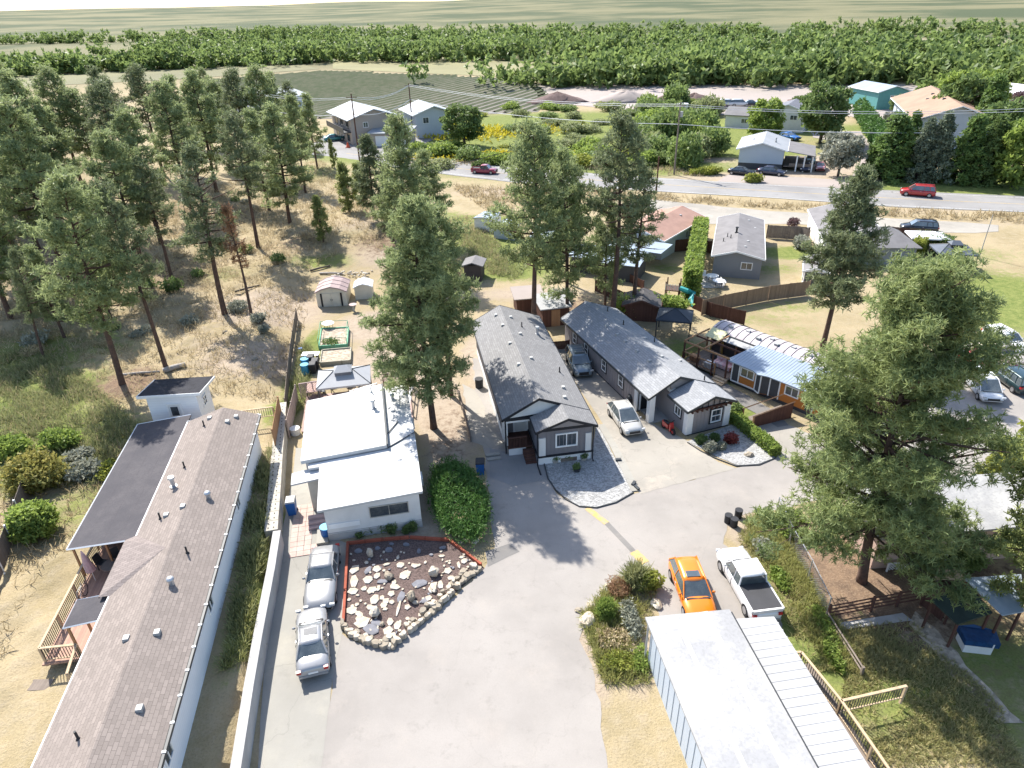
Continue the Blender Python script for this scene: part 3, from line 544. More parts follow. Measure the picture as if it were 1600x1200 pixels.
mb = MB(); mb.tube([(-.18, .18, 3.0), (-.18, .18, .12), (-.18, -.1, .06)], .05, 6); mb.build('downspout', G['black'], h); mb = MB(); mb.tube([(-4.2, .15, 2.95), (-4.2, .15, .12), (-4.2, -.9, .06)], .05, 6); mb.build('downspout', G['black'], h); mb = MB(); mb.tube([(-6.12, 2.1, 3.0), (-6.12, 2.1, .1)], .06, 6); mb.build('downspout', G['black'], h)
mb = MB(); mb.box(-6.05, 3.9, .7, -4.1, 3.98, 3.1); mb.build('porch_wall', G['sd_grey'], h); door(h, 'S', -4.7, .72, .95, 2.0, 3.9, G['offwhite']); mb = MB(); mb.box(-6.1, 2.15, .7, -5.95, 4.0, 3.0); mb.build('porch_side_wall', G['offwhite'], h)
dk_ = MB(); dk_.box(-6.0, 1.85, .60, -4.12, 3.88, .70); db = dk_.build('porch_deck', G['wooddark'], h); mb = MB(); mb.box(-5.95, 1.88, 0, -4.7, 1.95, .59); mb.build('deck_skirt', G['offwhite'], h)
mb = MB(); [mb.box(-5.97+.11*k, 1.87, .75, -5.93+.11*k, 1.91, 1.5) for k in range(13)]; mb.build('baluster', G['wooddark'], h, kind='stuff'); mb = MB(); mb.box(-6.0, 1.83, 1.5, -4.6, 1.95, 1.57); mb.build('handrail', G['wooddark'], h); mb = MB(); mb.box(-6.0, 1.85, 1.5, -5.9, 3.8, 1.57); mb.build('handrail', G['wooddark'], h)
for k in range(4): mb = MB(); mb.box(-4.95, 1.84-.32*(k+1), .02 if k == 3 else .1, -4.15, 1.84-.32*k, .52-.15*k); mb.build('stair_tread', G['wooddark'], h)
for x, y, kd in [(-4.3, 17.5, 'box'), (-3.1, 16.6, 'box'), (-4.1, 15.0, 'box'), (-2.9, 13.2, 'box'), (-4.1, 11.4, 'box'), (-2.9, 8.6, 'box'), (-4.1, 7.6, 'box'), (-1.3, 4.6, 'box'), (-2.4, 15.0, 'pipe'), (-.9, 7.3, 'pipe'), (-1.2, 14.2, 'chimney'), (-1.6, 3.0, 'box')]: vent(r1, x, y, zr3(x), kd, m=G['steel'] if kd == 'chimney' else None)
# ------------------------------------------------------------------ light grey house, right of it
h = house('grey_house', 'light grey mobile home with a white-pillared porch and a truss-trimmed front gable', 'house', (16.83, 43.68), 20)
zr4 = lambda x: 3.75-.42*(x+3.35) if x > -3.35 else 3.75+.52*(x+3.35)
r1 = roof(h, -5.95, 0, -3.35, 2.4, 3.75, 2.75, 18.9, G['sh_light'], fascia=G['dark']); r2 = roof(h, -4.3, 0, -2.05, 2.4, 3.2, .0, 2.74, G['sh_light'], ze1=2.35, fascia=G['dark'], ends=(1, 0))
gbody(h, -5.6, -.25, 4.9, 18.6, -.1, 2.4, G['sd_warm'], -3.35, 3.55, ze1=2.3); gbody(h, -3.95, -.25, .4, 4.895, -.1, 2.33, G['sd_warm'], -2.05, 3.04, ze1=2.28)
mb = MB(); mb.extr([(-3.9, 2.6), (-2.1, 3.0), (-2.1, 3.08), (-3.35, 3.6), (-4.0, 3.3)], 'y', 2.95, 3.1); mb.build('gable_panel', G['sd_warm'], h)
for x, y in ((-5.62, 2.95), (-3.85, 3.05)): mb = MB(); mb.box(x-.05, y, 0, x+.42, y+.42, 2.42 if x < -5 else 2.9); mb.build('pillar', G['white'], h)
for (x0, y0, x1, y1) in ((-4.02, .33, -3.5, .397), (-.75, .33, -.2, .397), (-5.67, 4.84, -5.3, 4.897)): mb = MB(); mb.box(x0, y0, .05, x1, y1, 2.28); mb.build('corner_panel', G['white'], h)
for (x0, y0, x1, y1) in ((-4.02, .4, -3.953, .8), (-5.67, 4.9, -5.603, 5.3)): mb = MB(); mb.box(x0, y0, .05, x1, y1, 2.28); mb.build('corner_panel', G['white'], h)
door(h, 'S', -5.0, .02, .95, 1.98, 4.89, G['black'], trim=G['black']); mb = MB(); mb.box(-5.3, 2.8, 0.0, -3.96, 4.88, .09); mb.build('porch_slab', G['pconc'], h)
mb = MB(); mb.box(-4.0, .2, 2.1, -.2, .38, 2.2); [mb.box(-3.8+.42*k, .12, 2.0, -3.68+.42*k, .39, 2.12) for k in range(9)]; mb.build('truss_trim', G['wooddark'], h); battens(h, 'S', -3.3, -.8, 2.2, 3, .36, G['black'], .42, zf=lambda a: 2.28+.36*(1.9-abs(a+2.05)), d=.05)
battens(h, 'S', -3.45, -.8, .08, 2.05, .4, G['sd_warm'], .3); battens(h, 'W', 5.4, 18.4, .08, 2.3, -5.6, G['sd_warm'], .4)
window(h, 'S', -1.45, 1.2, .95, 1.15, .4, mull=0, rail=1, d=.08, trim=G['black']); window(h, 'W', 1.7, 1.45, .85, .8, -3.95, trim=G['black'])
for u in (7.6, 10.6, 14.0, 16.4): window(h, 'W', u, 1.35, .8, 1.1, -5.6, mull=0, rail=1, trim=G['black'])
mb = MB(); mb.box(-5.64, 4.84, -.08, -5.6, 18.6, .08); mb.box(-4.02, .31, -.08, -.2, .33, .08); mb.build('base_trim', G['black'], h)
for x, y, kd in [(-2.0, 17.0, 'pipe'), (-3.9, 13.6, 'box'), (-3.9, 11.6, 'box'), (-3.9, 10.2, 'box'), (-3.9, 8.2, 'box'), (-3.9, 6.3, 'box'), (-2.6, 6.6, 'box'), (-1.6, 10.8, 'box'), (-.9, 10.4, 'pipe'), (-.8, 6.6, 'box'), (-2.2, 13.6, 'pipe'), (-.9, 3.0, 'pipe')]: vent(r1, x, y, zr4(x), kd)
# ------------------------------------------------------------------ white flat-roofed home
h = house('white_house', 'flat white-roofed home with a raised roof section facing the rock bed', 'house', (-5.66, 33.31), 11)
mb = MB(); mb.slab([(-6.3, -.45, 2.78), (0, -.1, 2.85), (0.05, 6.2, 2.95), (-1.9, 4.6, 3.12), (-7.0, 4.3, 2.95), (-7.0, 3.9, 2.9), (-6.3, 3.9, 2.9)], .16); rf = mb.build('front_roof', G['membrane'], h)
mb = MB(); mb.slab([(-7.45, 4.37, 3.22), (-1.88, 4.62, 3.42), (-1.86, 13.0, 3.42), (-3.9, 12.95, 3.36), (-3.95, 12.6, 3.34), (-7.45, 12.2, 3.22)], .26); rb = mb.build('raised_roof', G['membrane'], h)
mb = MB(); mb.slab([(-1.83, 4.7, 3.12), (.02, 6.25, 2.98), (0, 13.15, 3.05), (-1.83, 13.0, 3.16)], .16); mb.build('side_roof', G['membrane'], h)
mb = MB(); mb.box(-1.92, 4.62, 3.4, -1.8, 13.0, 3.5); mb.build('ridge_cap', G['dark'], rb); mb = MB(); mb.tube([(-1.8, 4.7, 3.16), (.0, 6.3, 3.02)], .04, 5); mb.build('roof_seam', G['dark'], rf); mb = MB(); mb.tube([(-1.8, 6.3, 3.2), (-1.0, 7.8, 3.14)], .04, 5); mb.build('roof_seam', G['dark'], rf)
mb = MB(); mb.box(-6.0, 0, -.1, -.25, 6.0, 2.72); mb.build('wall', G['offwhite'], h); mb = MB(); mb.box(-7.2, 4.6, -.1, -.25, 12.2, 2.98); mb.build('wall', G['offwhite'], h)
mb = MB(); mb.box(-6.02, -.02, .55, -.23, 0, .6); mb.box(-6.02, -.03, .0, -.23, 0, .5); mb.build('skirting', G['pconc'], h)
window(h, 'S', -2.15, 1.75, 2.4, .85, 0, fm=G['concrete'], t=.05); 
mb = MB(); mb.box(-5.9, -.06, .95, -4.0, -.001, 1.3); mb.build('wall_panel', G['white'], h)
mb = MB(); mb.slab([(-8.1, 3.0, 2.45), (-6.1, 3.1, 2.6), (-6.1, 4.3, 2.7), (-8.1, 4.1, 2.55)], .12); mb.build('entry_awning', G['membrane'], h)
mb = MB(); mb.box(-7.1, 3.2, 0, -6.02, 4.55, 2.45); mb.build('entry_wall', G['sd_cream'], h)
for k in range(3): mb = MB(); mb.box(-7.3-.0, 1.2+.3*k, 0, -6.05, 1.5+.3*k, .18*(k+1)); mb.build('entry_step', G['lattice'], h)
mb = MB(); mb.box(-6.75, -.3, 0, -6.05, 1.15, .2); mb.build('entry_slab', G['conc'], h)
G['paver'] = mat('pinkish paver', (.42, .31, .27), .9, .25, 1.5, c2=(.46, .39, .34))
for i in range(4):
    for j in range(11): mb = MB(); x_, y_ = -8.35+.42*i+rng.uniform(-.01, .01), -1.0+.45*j; mb.box(x_, y_, .02, x_+.40, y_+.43, .055+rng.uniform(-.006, .006)); mb.build('paver', G['paver'], h) if (i < 3 or j < 2) else None
for x, y, z, kd in [(-2.6, 9.6, 3.42, 'chimney'), (-2.7, 12.0, 3.42, 'pipe'), (-1.2, 11.2, 3.12, 'turbine'), (-.9, 10.2, 3.1, 'box'), (-1.3, 9.4, 3.12, 'box'), (-.2, 5.9, 2.95, 'box'), (-1.2, 3.4, 2.96, 'box')]: vent(rb, x, y, z, kd, m=G['steel'])
for y in (3.0, 10.0): mb = MB(); mb.box(-.24, y, .9, .18, y+.85, 1.45); mb.build('window_unit', G['offwhite'], h)
# ------------------------------------------------------------------ brown-roofed home, left
BZ = 1.1
h = house('brown_roofed_house', 'long white mobile home with a brown shingle roof and dark side roofs at bottom left', 'house', (-14.45, 19.82), 9, BZ)
zr1 = lambda x: 3.75-.37*(x+2.25) if x > -2.25 else 3.75+.34*(x+2.25)
r1 = roof(h, -4.75, 0, -2.25, 2.9, 3.75, -9, 21.3, G['sh_brown'], ft=.16); gbody(h, -4.5, -.3, -8.7, 20.9, -.2, 2.8, G['sd_white'], -2.25, 3.6)
mb = MB(); mb.box(.003, -9, 2.7, .12, 21.3, 2.88); mb.build('gutter', G['dark'], r1); mb = MB(); [mb.box(-.02, -8.8+1.25*k, 2.86, .14, -8.7+1.25*k, 2.91) for k in range(25)]; mb.build('gutter_strap', G['white'], r1, kind='stuff')
mb = MB(); mb.box(-4.81, -9, 2.72, -4.753, 21.3, 2.9); mb.box(-4.8, 21.3, 2.72, 0, 21.33, 2.95); mb.build('fascia', G['white'], r1)
mb = MB(); mb.add([(-2.5, 7.4, 3.67), (-5.25, 9.3, 2.92), (-4.75, 9.6, 2.905), (-5.25, 5.2, 2.92), (-4.7, 5.2, 2.92), (-2.6, 7.4, 3.4), (-5.25, 9.3, 2.8), (-5.25, 5.2, 2.8)], [(0, 2, 1), (0, 1, 3), (0, 3, 4), (1, 6, 7, 3)]); mb.build('dormer_roof', shingle('brown shingles across', (.23, .195, .18), True), h)
mb = MB(); mb.box(-5.1, 5.4, 0, -4.5, 9.3, 2.75); mb.build('bay_wall', G['wood'], h)
mb = MB(); mb.slab([(-8.55, 9.9, 2.35), (-4.78, 9.4, 2.86), (-4.78, 22.3, 2.86), (-8.55, 22.6, 2.35)], .1); sr = mb.build('side_roof', G['sh_dark'], h)
for k in range(3): mb = MB(); x = -7.6+.95*k; mb.slab([(x, 9.85, 2.485+.1285*k), (x+.04, 9.85, 2.485+.1285*k), (x+.04, 22.5, 2.485+.1285*k), (x, 22.5, 2.485+.1285*k)], .03); mb.build('roll_seam', G['sh_dark'], sr)
mb = MB(); mb.tube([(-8.57, 9.85, 2.33), (-8.57, 22.62, 2.33), (-4.8, 22.35, 2.84)], .055, 4); mb.tube([(-8.57, 9.86, 2.32), (-4.8, 9.36, 2.83)], .06, 4); mb.build('side_roof_fascia', G['white'], sr)
mb = MB(); mb.box(-8.3, 12.5, 0, -4.52, 22.0, 2.3); mb.build('lean_to_wall', G['wooddark'], h)
mb = MB(); [mb.box(-6.4+.2*k, 12.4, 0, -6.22+.2*k, 12.48, 2.35) for k in range(9)]; mb.build('cedar_panel', G['wood'], h)
mb = MB(); mb.slab([(-6.5, 3.95, 2.5), (-4.79, 3.9, 2.76), (-4.79, 5.5, 2.76), (-6.5, 5.65, 2.5)], .1); q = mb.build('small_roof', G['sh_dark'], h); mb = MB(); mb.tube([(-4.8, 3.86, 2.72), (-6.53, 3.92, 2.46), (-6.53, 5.68, 2.46), (-4.8, 5.56, 2.72)], .05, 4); mb.build('small_roof_fascia', G['white'], q)
for x, y in ((-6.4, 4.05), (-6.4, 5.5), (-8.4, 10.1), (-8.4, 12.3), (-6.6, 9.9)): mb = MB(); mb.box(x-.05, y-.05, 0, x+.05, y+.05, 2.36 if x < -8 else 2.45); mb.build('post', G['wood'], h)
mb = MB(); mb.box(-8.1, 3.8, .3, -4.52, 12.4, .4); mb.build('deck_floor', boards('deck boards', (.42, .27, .2), 0, .14, (.32, .2, .16)), h)
def railing(e, pts, z0, m, mb_m, ph=.95, step=.14, post=1.8):
    for (a, b) in zip(pts, pts[1:]):
        A, B = Vector((*a, z0)), Vector((*b, z0)); d = B-A; L = d.length; d /= L; n = Vector((-d.y, d.x, 0))
        def bar(z1, z2, wd):
            mbx = MB(); q = [A-n*wd, A+n*wd, B+n*wd, B-n*wd]; mbx.hexa([p+Vector((0, 0, z1)) for p in q], [p+Vector((0, 0, z2)) for p in q]); mbx.build('rail', m, e)
        bar(ph-.06, ph, .06); bar(.1, .15, .03)
        k = max(1, int(L/post))
        for i in range(0 if a == pts[0] else 1, k+1): p = A+d*L*i/k; mbx = MB(); mbx.box(p.x-.05, p.y-.05, z0-.3, p.x+.05, p.y+.05, z0+ph-.065); mbx.build('rail_post', m, e)
        mbx = MB()
        for i in range(int(L/step)): p = A+d*step*(i+.5); mbx.box(p.x-.013, p.y-.013, z0+.15, p.x+.013, p.y+.013, z0+ph-.07)
        mbx.build('baluster', mb_m, e, kind='stuff')
railing(h, [(-8.0, 12.3), (-8.0, 4.0), (-6.3, 3.9), (-6.1, 2.2)], .4, G['woodlight'], G['dark'])
mb = MB(); [mb.box(-6.2, 1.2-.3*k, -.3, -5.0, 1.5-.3*k, .2-.15*k) for k in range(0)]; 
for x, y, kd in [(-3.0, 20.4, 'box'), (-3.2, 19.6, 'pipe'), (-1.7, 19.6, 'box'), (-1.3, 20.4, 'box'), (-3.4, 15.0, 'pipe'), (-3.6, 13.2, 'chimney'), (-3.3, 10.4, 'box'), (-3.6, 10.3, 'pipe'), (-2.4, 10.6, 'box'), (-1.3, 11.6, 'turbine'), (-1.4, 7.0, 'pipe'), (-1.6, 4.8, 'turbine'), (-2.7, 1.6, 'box'), (-1.5, 1.8, 'box'), (-1.2, -2, 'box'), (-3.1, -3, 'pipe')]: vent(r1, x, y, zr1(x), kd, m=G['steel'] if kd in ('turbine', 'chimney') else None)
for u in (13.0, 5.0, -3.0): window(h, 'E', u, 1.7, .9, .9, -.3, fm=G['white'])
# ------------------------------------------------------------------ orange home with trailer
h = house('orange_house', 'orange and charcoal addition under a pale corrugated roof joined to a long white-roofed trailer', 'house', (23.02, 44.95), -51)
mb = MB(); mb.slab([(-7.6, -.25, 2.15), (-5.0, -.3, 2.15), (-4.4, -.55, 2.12), (-3.6, -.3, 2.15), (3.0, -.25, 2.15), (3.0, 3.3, 2.62), (-6.9, 3.3, 2.62)], .08); mr = mb.build('metal_roof', G['metalroof'], h)
mb = MB()
for k in range(40):
    x = -7.4+.26*k; y1 = 3.28 if x > -6.9 else 3.3*(x+7.6)/.7-.3
    if y1 > .1: mb.hexa([(x, -.22, 2.13), (x+.05, -.22, 2.13), (x+.05, y1, 2.16+.132*y1), (x, y1, 2.16+.132*y1)], [(x, -.22, 2.18), (x+.05, -.22, 2.18), (x+.05, y1, 2.21+.132*y1), (x, y1, 2.21+.132*y1)])
mb.build('roof_rib', G['metalroof'], mr, kind='stuff')
mb = MB(); mb.slab([(-7.1, .0, 2.06), (-4.8, .0, 2.06), (-4.2, -.28, 2.06), (-3.5, .0, 2.06), (2.8, .0, 2.06), (2.8, 3.3, 2.06), (-7.0, 3.3, 2.06)], 1.7); mb.build('wall', G['sd_orange'], h)
mb = MB(); mb.box(-7.0, .1, -.1, 2.7, 3.2, .35); mb.build('skirting', G['sd_char'], h)
def fct(x0, y0, x1, y1, z0, z1, m, name, off=.03):
    A, B = Vector((x0, y0)), Vector((x1, y1)); d = (B-A).normalized(); n = Vector((d.y, -d.x))*off; mb = MB(); mb.slab([(p.x, p.y, z1) for p in (A, B, B+n, A+n)], z1-z0); return mb.build(name, m, h)
for x0, y0, x1, y1 in ((-7.0, 0, -6.4, 0), (-4.75, -.02, -4.22, -.27), (-4.14, -.26, -3.55, -.02), (-3.45, 0, -2.7, 0), (.9, 0, 1.6, 0), (1.75, 0, 2.75, 0), (-.35, 0, .15, 0)): fct(x0, y0, x1, y1, .4, 2.04, G['sd_char'], 'charcoal_panel')
for x, y in ((-7.08, 0), (-6.4, 0), (-4.84, 0), (-4.24, -.27), (-3.55, -.01), (-2.7, 0), (.2, 0), (.8, 0), (1.6, 0)): fct(x, y, x+.1, y, .36, 2.05, G['white'], 'white_trim', .07)
fct(-7.05, 0, -4.8, 0, .3, .4, G['white'], 'white_sill', .08); fct(-4.8, 0, -4.2, -.28, .3, .4, G['white'], 'white_sill', .08)
window(h, 'S', -5.6, 1.5, 1.3, .85, 0, d=.07); window(h, 'S', -1.6, 1.5, 1.2, .85, 0, d=.07)
mb = MB(); mb.box(-11.7, 3.45, .3, 4.0, 5.95, 2.25); mb.build('trailer_side', G['skin'], h)
mb = MB(); mb.extr([(3.35, 2.26), (3.35, 2.38), (3.8, 2.62), (4.4, 2.76), (5.0, 2.76), (5.6, 2.62), (6.05, 2.38), (6.05, 2.26)], 'x', -11.8, 4.1); tr2 = mb.build('trailer_roof', mat('chalky white trailer roof', (.5, .46, .48), .6, .3, 1.5, c2=(.34, .3, .31)), h)
mb = MB()
for k in range(21): x = -11.5+.75*k; mb.tube([(x, 3.36, 2.4), (x, 3.8, 2.64), (x, 4.4, 2.785), (x, 5.0, 2.785), (x, 5.6, 2.64), (x, 6.0, 2.42)], .024, 4)
mb.tube([(-11.8, 3.33, 2.38), (4.1, 3.33, 2.38)], .05, 4); mb.build('roof_rib', G['dark'], tr2, kind='stuff')
for x, y in ((-10.6, 4.2), (-9.0, 4.5), (-7.6, 3.9), (-6.7, 4.6), (-5.9, 4.0), (-4.6, 4.5), (-3.0, 4.2), (-1.6, 4.6)): mb = MB(); mb.box(x, y, 2.7, x+.35, y+.3, 2.86); mb.build('roof_vent', G['vent'], tr2)
mb = MB(); mb.slab([(-11.8, 2.6, 2.1), (-7.0, 2.7, 2.1), (-7.0, 3.3, 2.3), (-11.8, 3.3, 2.3)], .06); mb.build('awning_strip', G['vent'], tr2)
HO = h
mb = MB(); mb.box(-12.0, -.2, .3, -7.15, 3.4, .4); mb.build('deck_floor', G['woodgrey'], h)
for x in (-11.9, -10.4, -8.9, -7.5):
    for y in (-.2, 3.2): mb = MB(); mb.box(x-.06, y-.06, 0, x+.06, y+.06, 2.2); mb.build('pergola_post', G['wooddark'] if y < 1 else G['wood'], h)
for y in (-.2, 1.5): mb = MB(); mb.box(-12.0, y-.05, 2.2, -7.3, y+.05, 2.34); mb.build('pergola_beam', G['wood'] if y < 0 else G['wooddark'], h)
for x in (-11.9, -9.8): mb = MB(); mb.box(x-.05, -.3, 2.34, x+.05, 3.3, 2.46); mb.build('pergola_beam', G['wood'], h)
railing(h, [(-12.0, -.2), (-8.6, -.2)], .4, G['wood'], G['wooddark'], ph=.9); railing(h, [(-12.0, -.2), (-12.0, 3.3)], .4, G['wood'], G['wooddark'], ph=.9)
for k in range(3): mb = MB(); mb.box(-8.4, -.22-.3*(k+1), 0, -7.2, -.22-.3*k, .34-.11*k); mb.build('stair_tread', G['woodlight'], h)
# ------------------------------------------------------------------ metal-roofed building, bottom
h = house('metal_roofed_house', 'low building with two weathered metal roofs at the bottom, in front of the orange car', 'house', (10.33, 23.36), 8)
mb = MB(); mb.slab([(-4.2, -11, 2.83), (-4.2, .3, 2.83), (-.12, -.1, 3.03), (-.12, -11, 3.03)], .12); rA = mb.build('left_roof', G['oldmetal'], h)
for x0, x1 in ((-2.9, -2.7), (-1.5, -1.2)): mb = MB(); mb.slab([(x0, -10.8, 2.86+(x0+4.2)*.049), (x1, -10.8, 2.86+(x1+4.2)*.049), (x1, 0, 2.86+(x1+4.2)*.049), (x0, 0, 2.86+(x0+4.2)*.049)], .03); mb.build('roof_patch', G['membrane'], rA)
mb = MB(); mb.slab([(-.08, -11, 2.8), (-.08, -.5, 2.8), (1.9, -.7, 2.8), (2.0, -11, 2.8)], .1); G['wmetal'] = mat('off white metal roof', (.40, .40, .40), .6, .15, .6, c2=(.34, .34, .345)); rB = mb.build('right_roof', G['wmetal'], h); mb = MB(); [mb.box(-.06, y, 2.8, 1.93, y+.08, 2.812) for y in np.arange(-10.8, -.8, .42)]; mb.build('roof_rib', G['wmetal'], rB, kind='stuff'); mb = MB(); mb.box(-.13, -11, 2.9, -.085, -.3, 3.08); mb.build('roof_flashing', G['dark'], rA)
mb = MB(); mb.box(-4.0, -10.8, 0, -.2, -.1, 2.7); mb.build('wall', G['sd_blue'], h); battens(h, 'W', -10.6, -.3, .1, 2.7, -4.0, G['sd_blue'], .6); mb = MB(); mb.box(-.19, -10.8, 0, 1.7, -1.6, 2.6); mb.build('wall', G['sd_mid'], h); mb = MB(); mb.tube([(-4.1, .05, 2.7), (-4.1, .05, .1)], .05, 6); mb.build('downspout', G['vent'], h)
mb = MB(); mb.box(2.0, -11, .5, 3.6, -1.9, .6); mb.build('deck_floor', G['woodgrey'], h); railing(h, [(2.1, -1.8), (2.9, -1.9), (3.3, -4.6), (3.6, -11)], .6, G['woodlight'], G['dark']); railing(h, [(3.3, -4.6), (6.6, -4.4)], .6, G['woodlight'], G['dark'])
# ------------------------------------------------------------------ long pinkish building behind the big pine
h = house('beige_house', 'long pinkish beige home under a bright white metal roof behind the huge pine', 'house', P(1400, 833, 2.9), 4)
mb = MB(); mb.slab([(-1.0, -.2, 2.75), (13, .0, 2.75), (13, 4.2, 3.1), (-1.2, 4.2, 3.1)], .12); q = mb.build('roof', G['oldmetal'], h); mb = MB(); [mb.box(-1+.5*k, -.15, 2.76, -.96+.5*k, 5.3, 2.8) for k in range(0)]
mb = MB(); mb.box(-.6, .3, 0, 13, 4.0, 2.62); mb.build('wall', G['sd_pink'], h); mb = MB(); mb.box(-.62, .2, 1.2, 13, .298, 1.5); mb.build('trim_band', G['wooddark'], h); door(h, 'S', 4.3, 0, .9, 1.9, .3, G['black']); window(h, 'S', 2.4, 1.9, 1.0, .6, .3); window(h, 'S', 7.4, 1.9, 1.2, .7, .3)
mb = MB(); mb.slab([(8.0, -2.8, 2.2), (13, -3.2, 2.1), (13, -.25, 2.6), (8.2, -.25, 2.6)], .1); mb.build('awning_roof', G['metalroof'], h)
# ------------------------------------------------------------------ smaller and farther buildings
HD = lambda a, b, z=0.: math.degrees(math.atan2(-(P(*b, z)[0]-P(*a, z)[0]), P(*b, z)[1]-P(*a, z)[1]))
def simple_house(label, O, a, w_, d, he, hr, rm, wm, wins=(), cat='house', z=0., fascia=None, xr=None, ov=.3, name='house', group=None, base=None):
    h = house(name, label, cat, O, a, z, group); xr = w_/2 if xr is None else xr
    r_ = roof(h, -ov, w_+ov, xr, he-ov*.15, hr, -ov, d+ov, rm, fascia=fascia or G['white']); gbody(h, 0, w_, 0, d, -.2, he-.14, wm, xr, hr-.16)
    if base: mb = MB(); mb.box(-.03, -.03, -.2, w_+.03, d+.03, base[0]); mb.build('foundation', base[1], h)
    for wd in wins: window(h, *wd)
    return h, r_
h, r_ = simple_house('grey home with a pale two-tone roof and a white patio set at its left front', P(1112, 431), -18, 5.3, 15.5, 2.6, 3.3, G['sh_far'], G['sd_mid'], [('S', 3.7, 1.5, 1.3, .9, 0), ('E', 4, 1.5, 1, .9, 5.3), ('E', 10, 1.5, 1, .9, 5.3), ('W', 5, 1.5, 1, .9, 0)], xr=2.4)
for x, y, kd in [(1.2, 6, 'pipe'), (.8, 4.4, 'pipe'), (2.2, 7, 'chimney'), (3.6, 4.6, 'box'), (3.3, 2.2, 'box'), (3.6, 13.5, 'box'), (4.4, 11, 'box'), (1.6, 5.2, 'pipe')]: vent(r_, x, y, 3.3-.29*abs(x-2.4), kd, m=G['vent'] if kd == 'box' else G['plastic'])
h, r_ = simple_house('pale home with a pinkish brown roof half hidden behind the three thin pines', P(962, 392), -38, 6.5, 12, 2.6, 3.6, G['sh_pink'], G['sd_blue'], [('E', 7, 1.5, .8, 1, 6.5), ('E', 10, 1.5, .8, 1, 6.5)]); vent(r_, 4.5, 9, 3.2, 'box')
mb = MB(); mb.slab([(1, -4.5, 2.1), (8, -3.5, 2.1), (8, -.4, 2.4), (1, -.4, 2.4)], .08); mb.build('patio_roof', G['metalroof'], h)
h, r_ = simple_house('white home with a grey brown roof behind the tall right-hand pine', P(1283, 404), math.degrees(math.atan2(-(P(1257, 346, 2.5)[0]-P(1281, 397, 2.5)[0]), P(1257, 346, 2.5)[1]-P(1281, 397, 2.5)[1])), 7, 13, 2.6, 3.6, G['sh_far'], G['offwhite'], [('W', 3, 1.5, 1.2, .9, 0)])
# hip-roofed house
h = house('hip_roofed_house', 'grey brown hip-roofed home between the tall pine and the clipped hedge', 'house', P(1368, 416), -6)
mb = MB(); mb.add([(-4, -.4, 2.4), (4.6, -.4, 2.4), (4.6, 6.8, 2.4), (-4, 6.8, 2.4), (-1, 3.2, 3.9), (1.9, 3.2, 3.9), (-4, -.4, 2.3), (4.6, -.4, 2.3), (4.6, 6.8, 2.3), (-4, 6.8, 2.3)], [(0, 1, 5, 4), (1, 2, 5), (2, 3, 4, 5), (3, 0, 4), (0, 6, 7, 1), (1, 7, 8, 2), (2, 8, 9, 3), (3, 9, 6, 0), (9, 8, 7, 6)]); mb.build('roof', G['sh_far'], h); mb = MB(); mb.box(-3.6, 0, -.1, 4.2, 6.4, 2.32); mb.build('wall', G['sd_mid'], h); window(h, 'S', -1.5, 1.3, 1.2, .9, 0); window(h, 'S', 2, 1.3, 1.2, .9, 0)
# house across the highway with open carport
h = house('house_with_porch', 'white house with a pale gable roof and grey covered porch across the highway', 'house', P(1152, 263), -22)
r_ = roof(h, -.6, 8.4, 3.9, 3.6, 4.9, -.5, 12, mat('pale grey roof', (.31, .325, .345), .8, .12, .4), fascia=G['white']); gbody(h, 0, 7.8, 0, 11.5, 1.1, 3.5, G['sd_blue'], 3.9, 4.7); mb = MB(); mb.box(.02, .02, -.2, 7.78, 11.48, 1.09); mb.build('foundation', G['sd_char'], h)
mb = MB(); mb.slab([(8.45, -.4, 3.6), (13.2, -.4, 2.9), (13.2, 10, 2.9), (8.45, 10, 3.6)], .12); mb.build('porch_roof', G['sh_far'], h)
for x, y in ((12.9, 0), (11.5, 0), (10.2, 0), (12.9, 4), (12.9, 7), (12.9, 9.5)): mb = MB(); mb.box(x-.12, y-.12, 0, x+.12, y+.12, 2.8); mb.build('porch_post', G['white'], h)
mb = MB(); mb.box(8, .2, .7, 12.8, 9.8, .85); mb.build('porch_floor', G['woodgrey'], h); mb = MB(); mb.box(9, .0, .9, 12.8, .1, 1.4); mb.build('porch_railing', G['woodgrey'], h)
window(h, 'E', 3, 2.2, 1, 1.2, 7.8); vent(r_, 6, 4, 4.4, 'chimney'); vent(r_, 2, 5, 4.3, 'pipe')
# L-shaped white house behind
h = house('white_house', 'white house with a slate grey cross-gable roof behind the bushy tree', 'house', P(1198, 205), -30)
roof(h, -.5, 8.5, 4, 4.6, 6.2, -.5, 10, mat('slate grey roof', (.16, .165, .19), .85, .15, .4), fascia=G['white']); gbody(h, 0, 8, 0, 9.6, -.2, 4.4, G['offwhite'], 4, 6.0); window(h, 'S', 5.5, 3.3, 1.6, 1.1, 0, fm=G['white']); window(h, 'S', 2.0, 3.0, 1.1, 1.3, 0); 
mb = MB(); mb.slab([(-11, 2, 2.9), (-.5, 2, 2.9), (-.5, 6, 4.4), (-11, 6, 4.4)], .15); mb.slab([(-11, 6.02, 4.4), (-.5, 6.02, 4.4), (-.5, 10, 2.9), (-11, 10, 2.9)], .15); mb.build('wing_roof', G['sh_far'], h); mb = MB(); mb.extr([(2.5, -.2), (9.6, -.2), (9.6, 2.8), (6, 4.2), (2.5, 2.8)], 'x', -10.6, -.02); mb.build('wing_wall', G['offwhite'], h); window(h, 'S', -6, 1.6, 1.6, 1.1, 2.5)
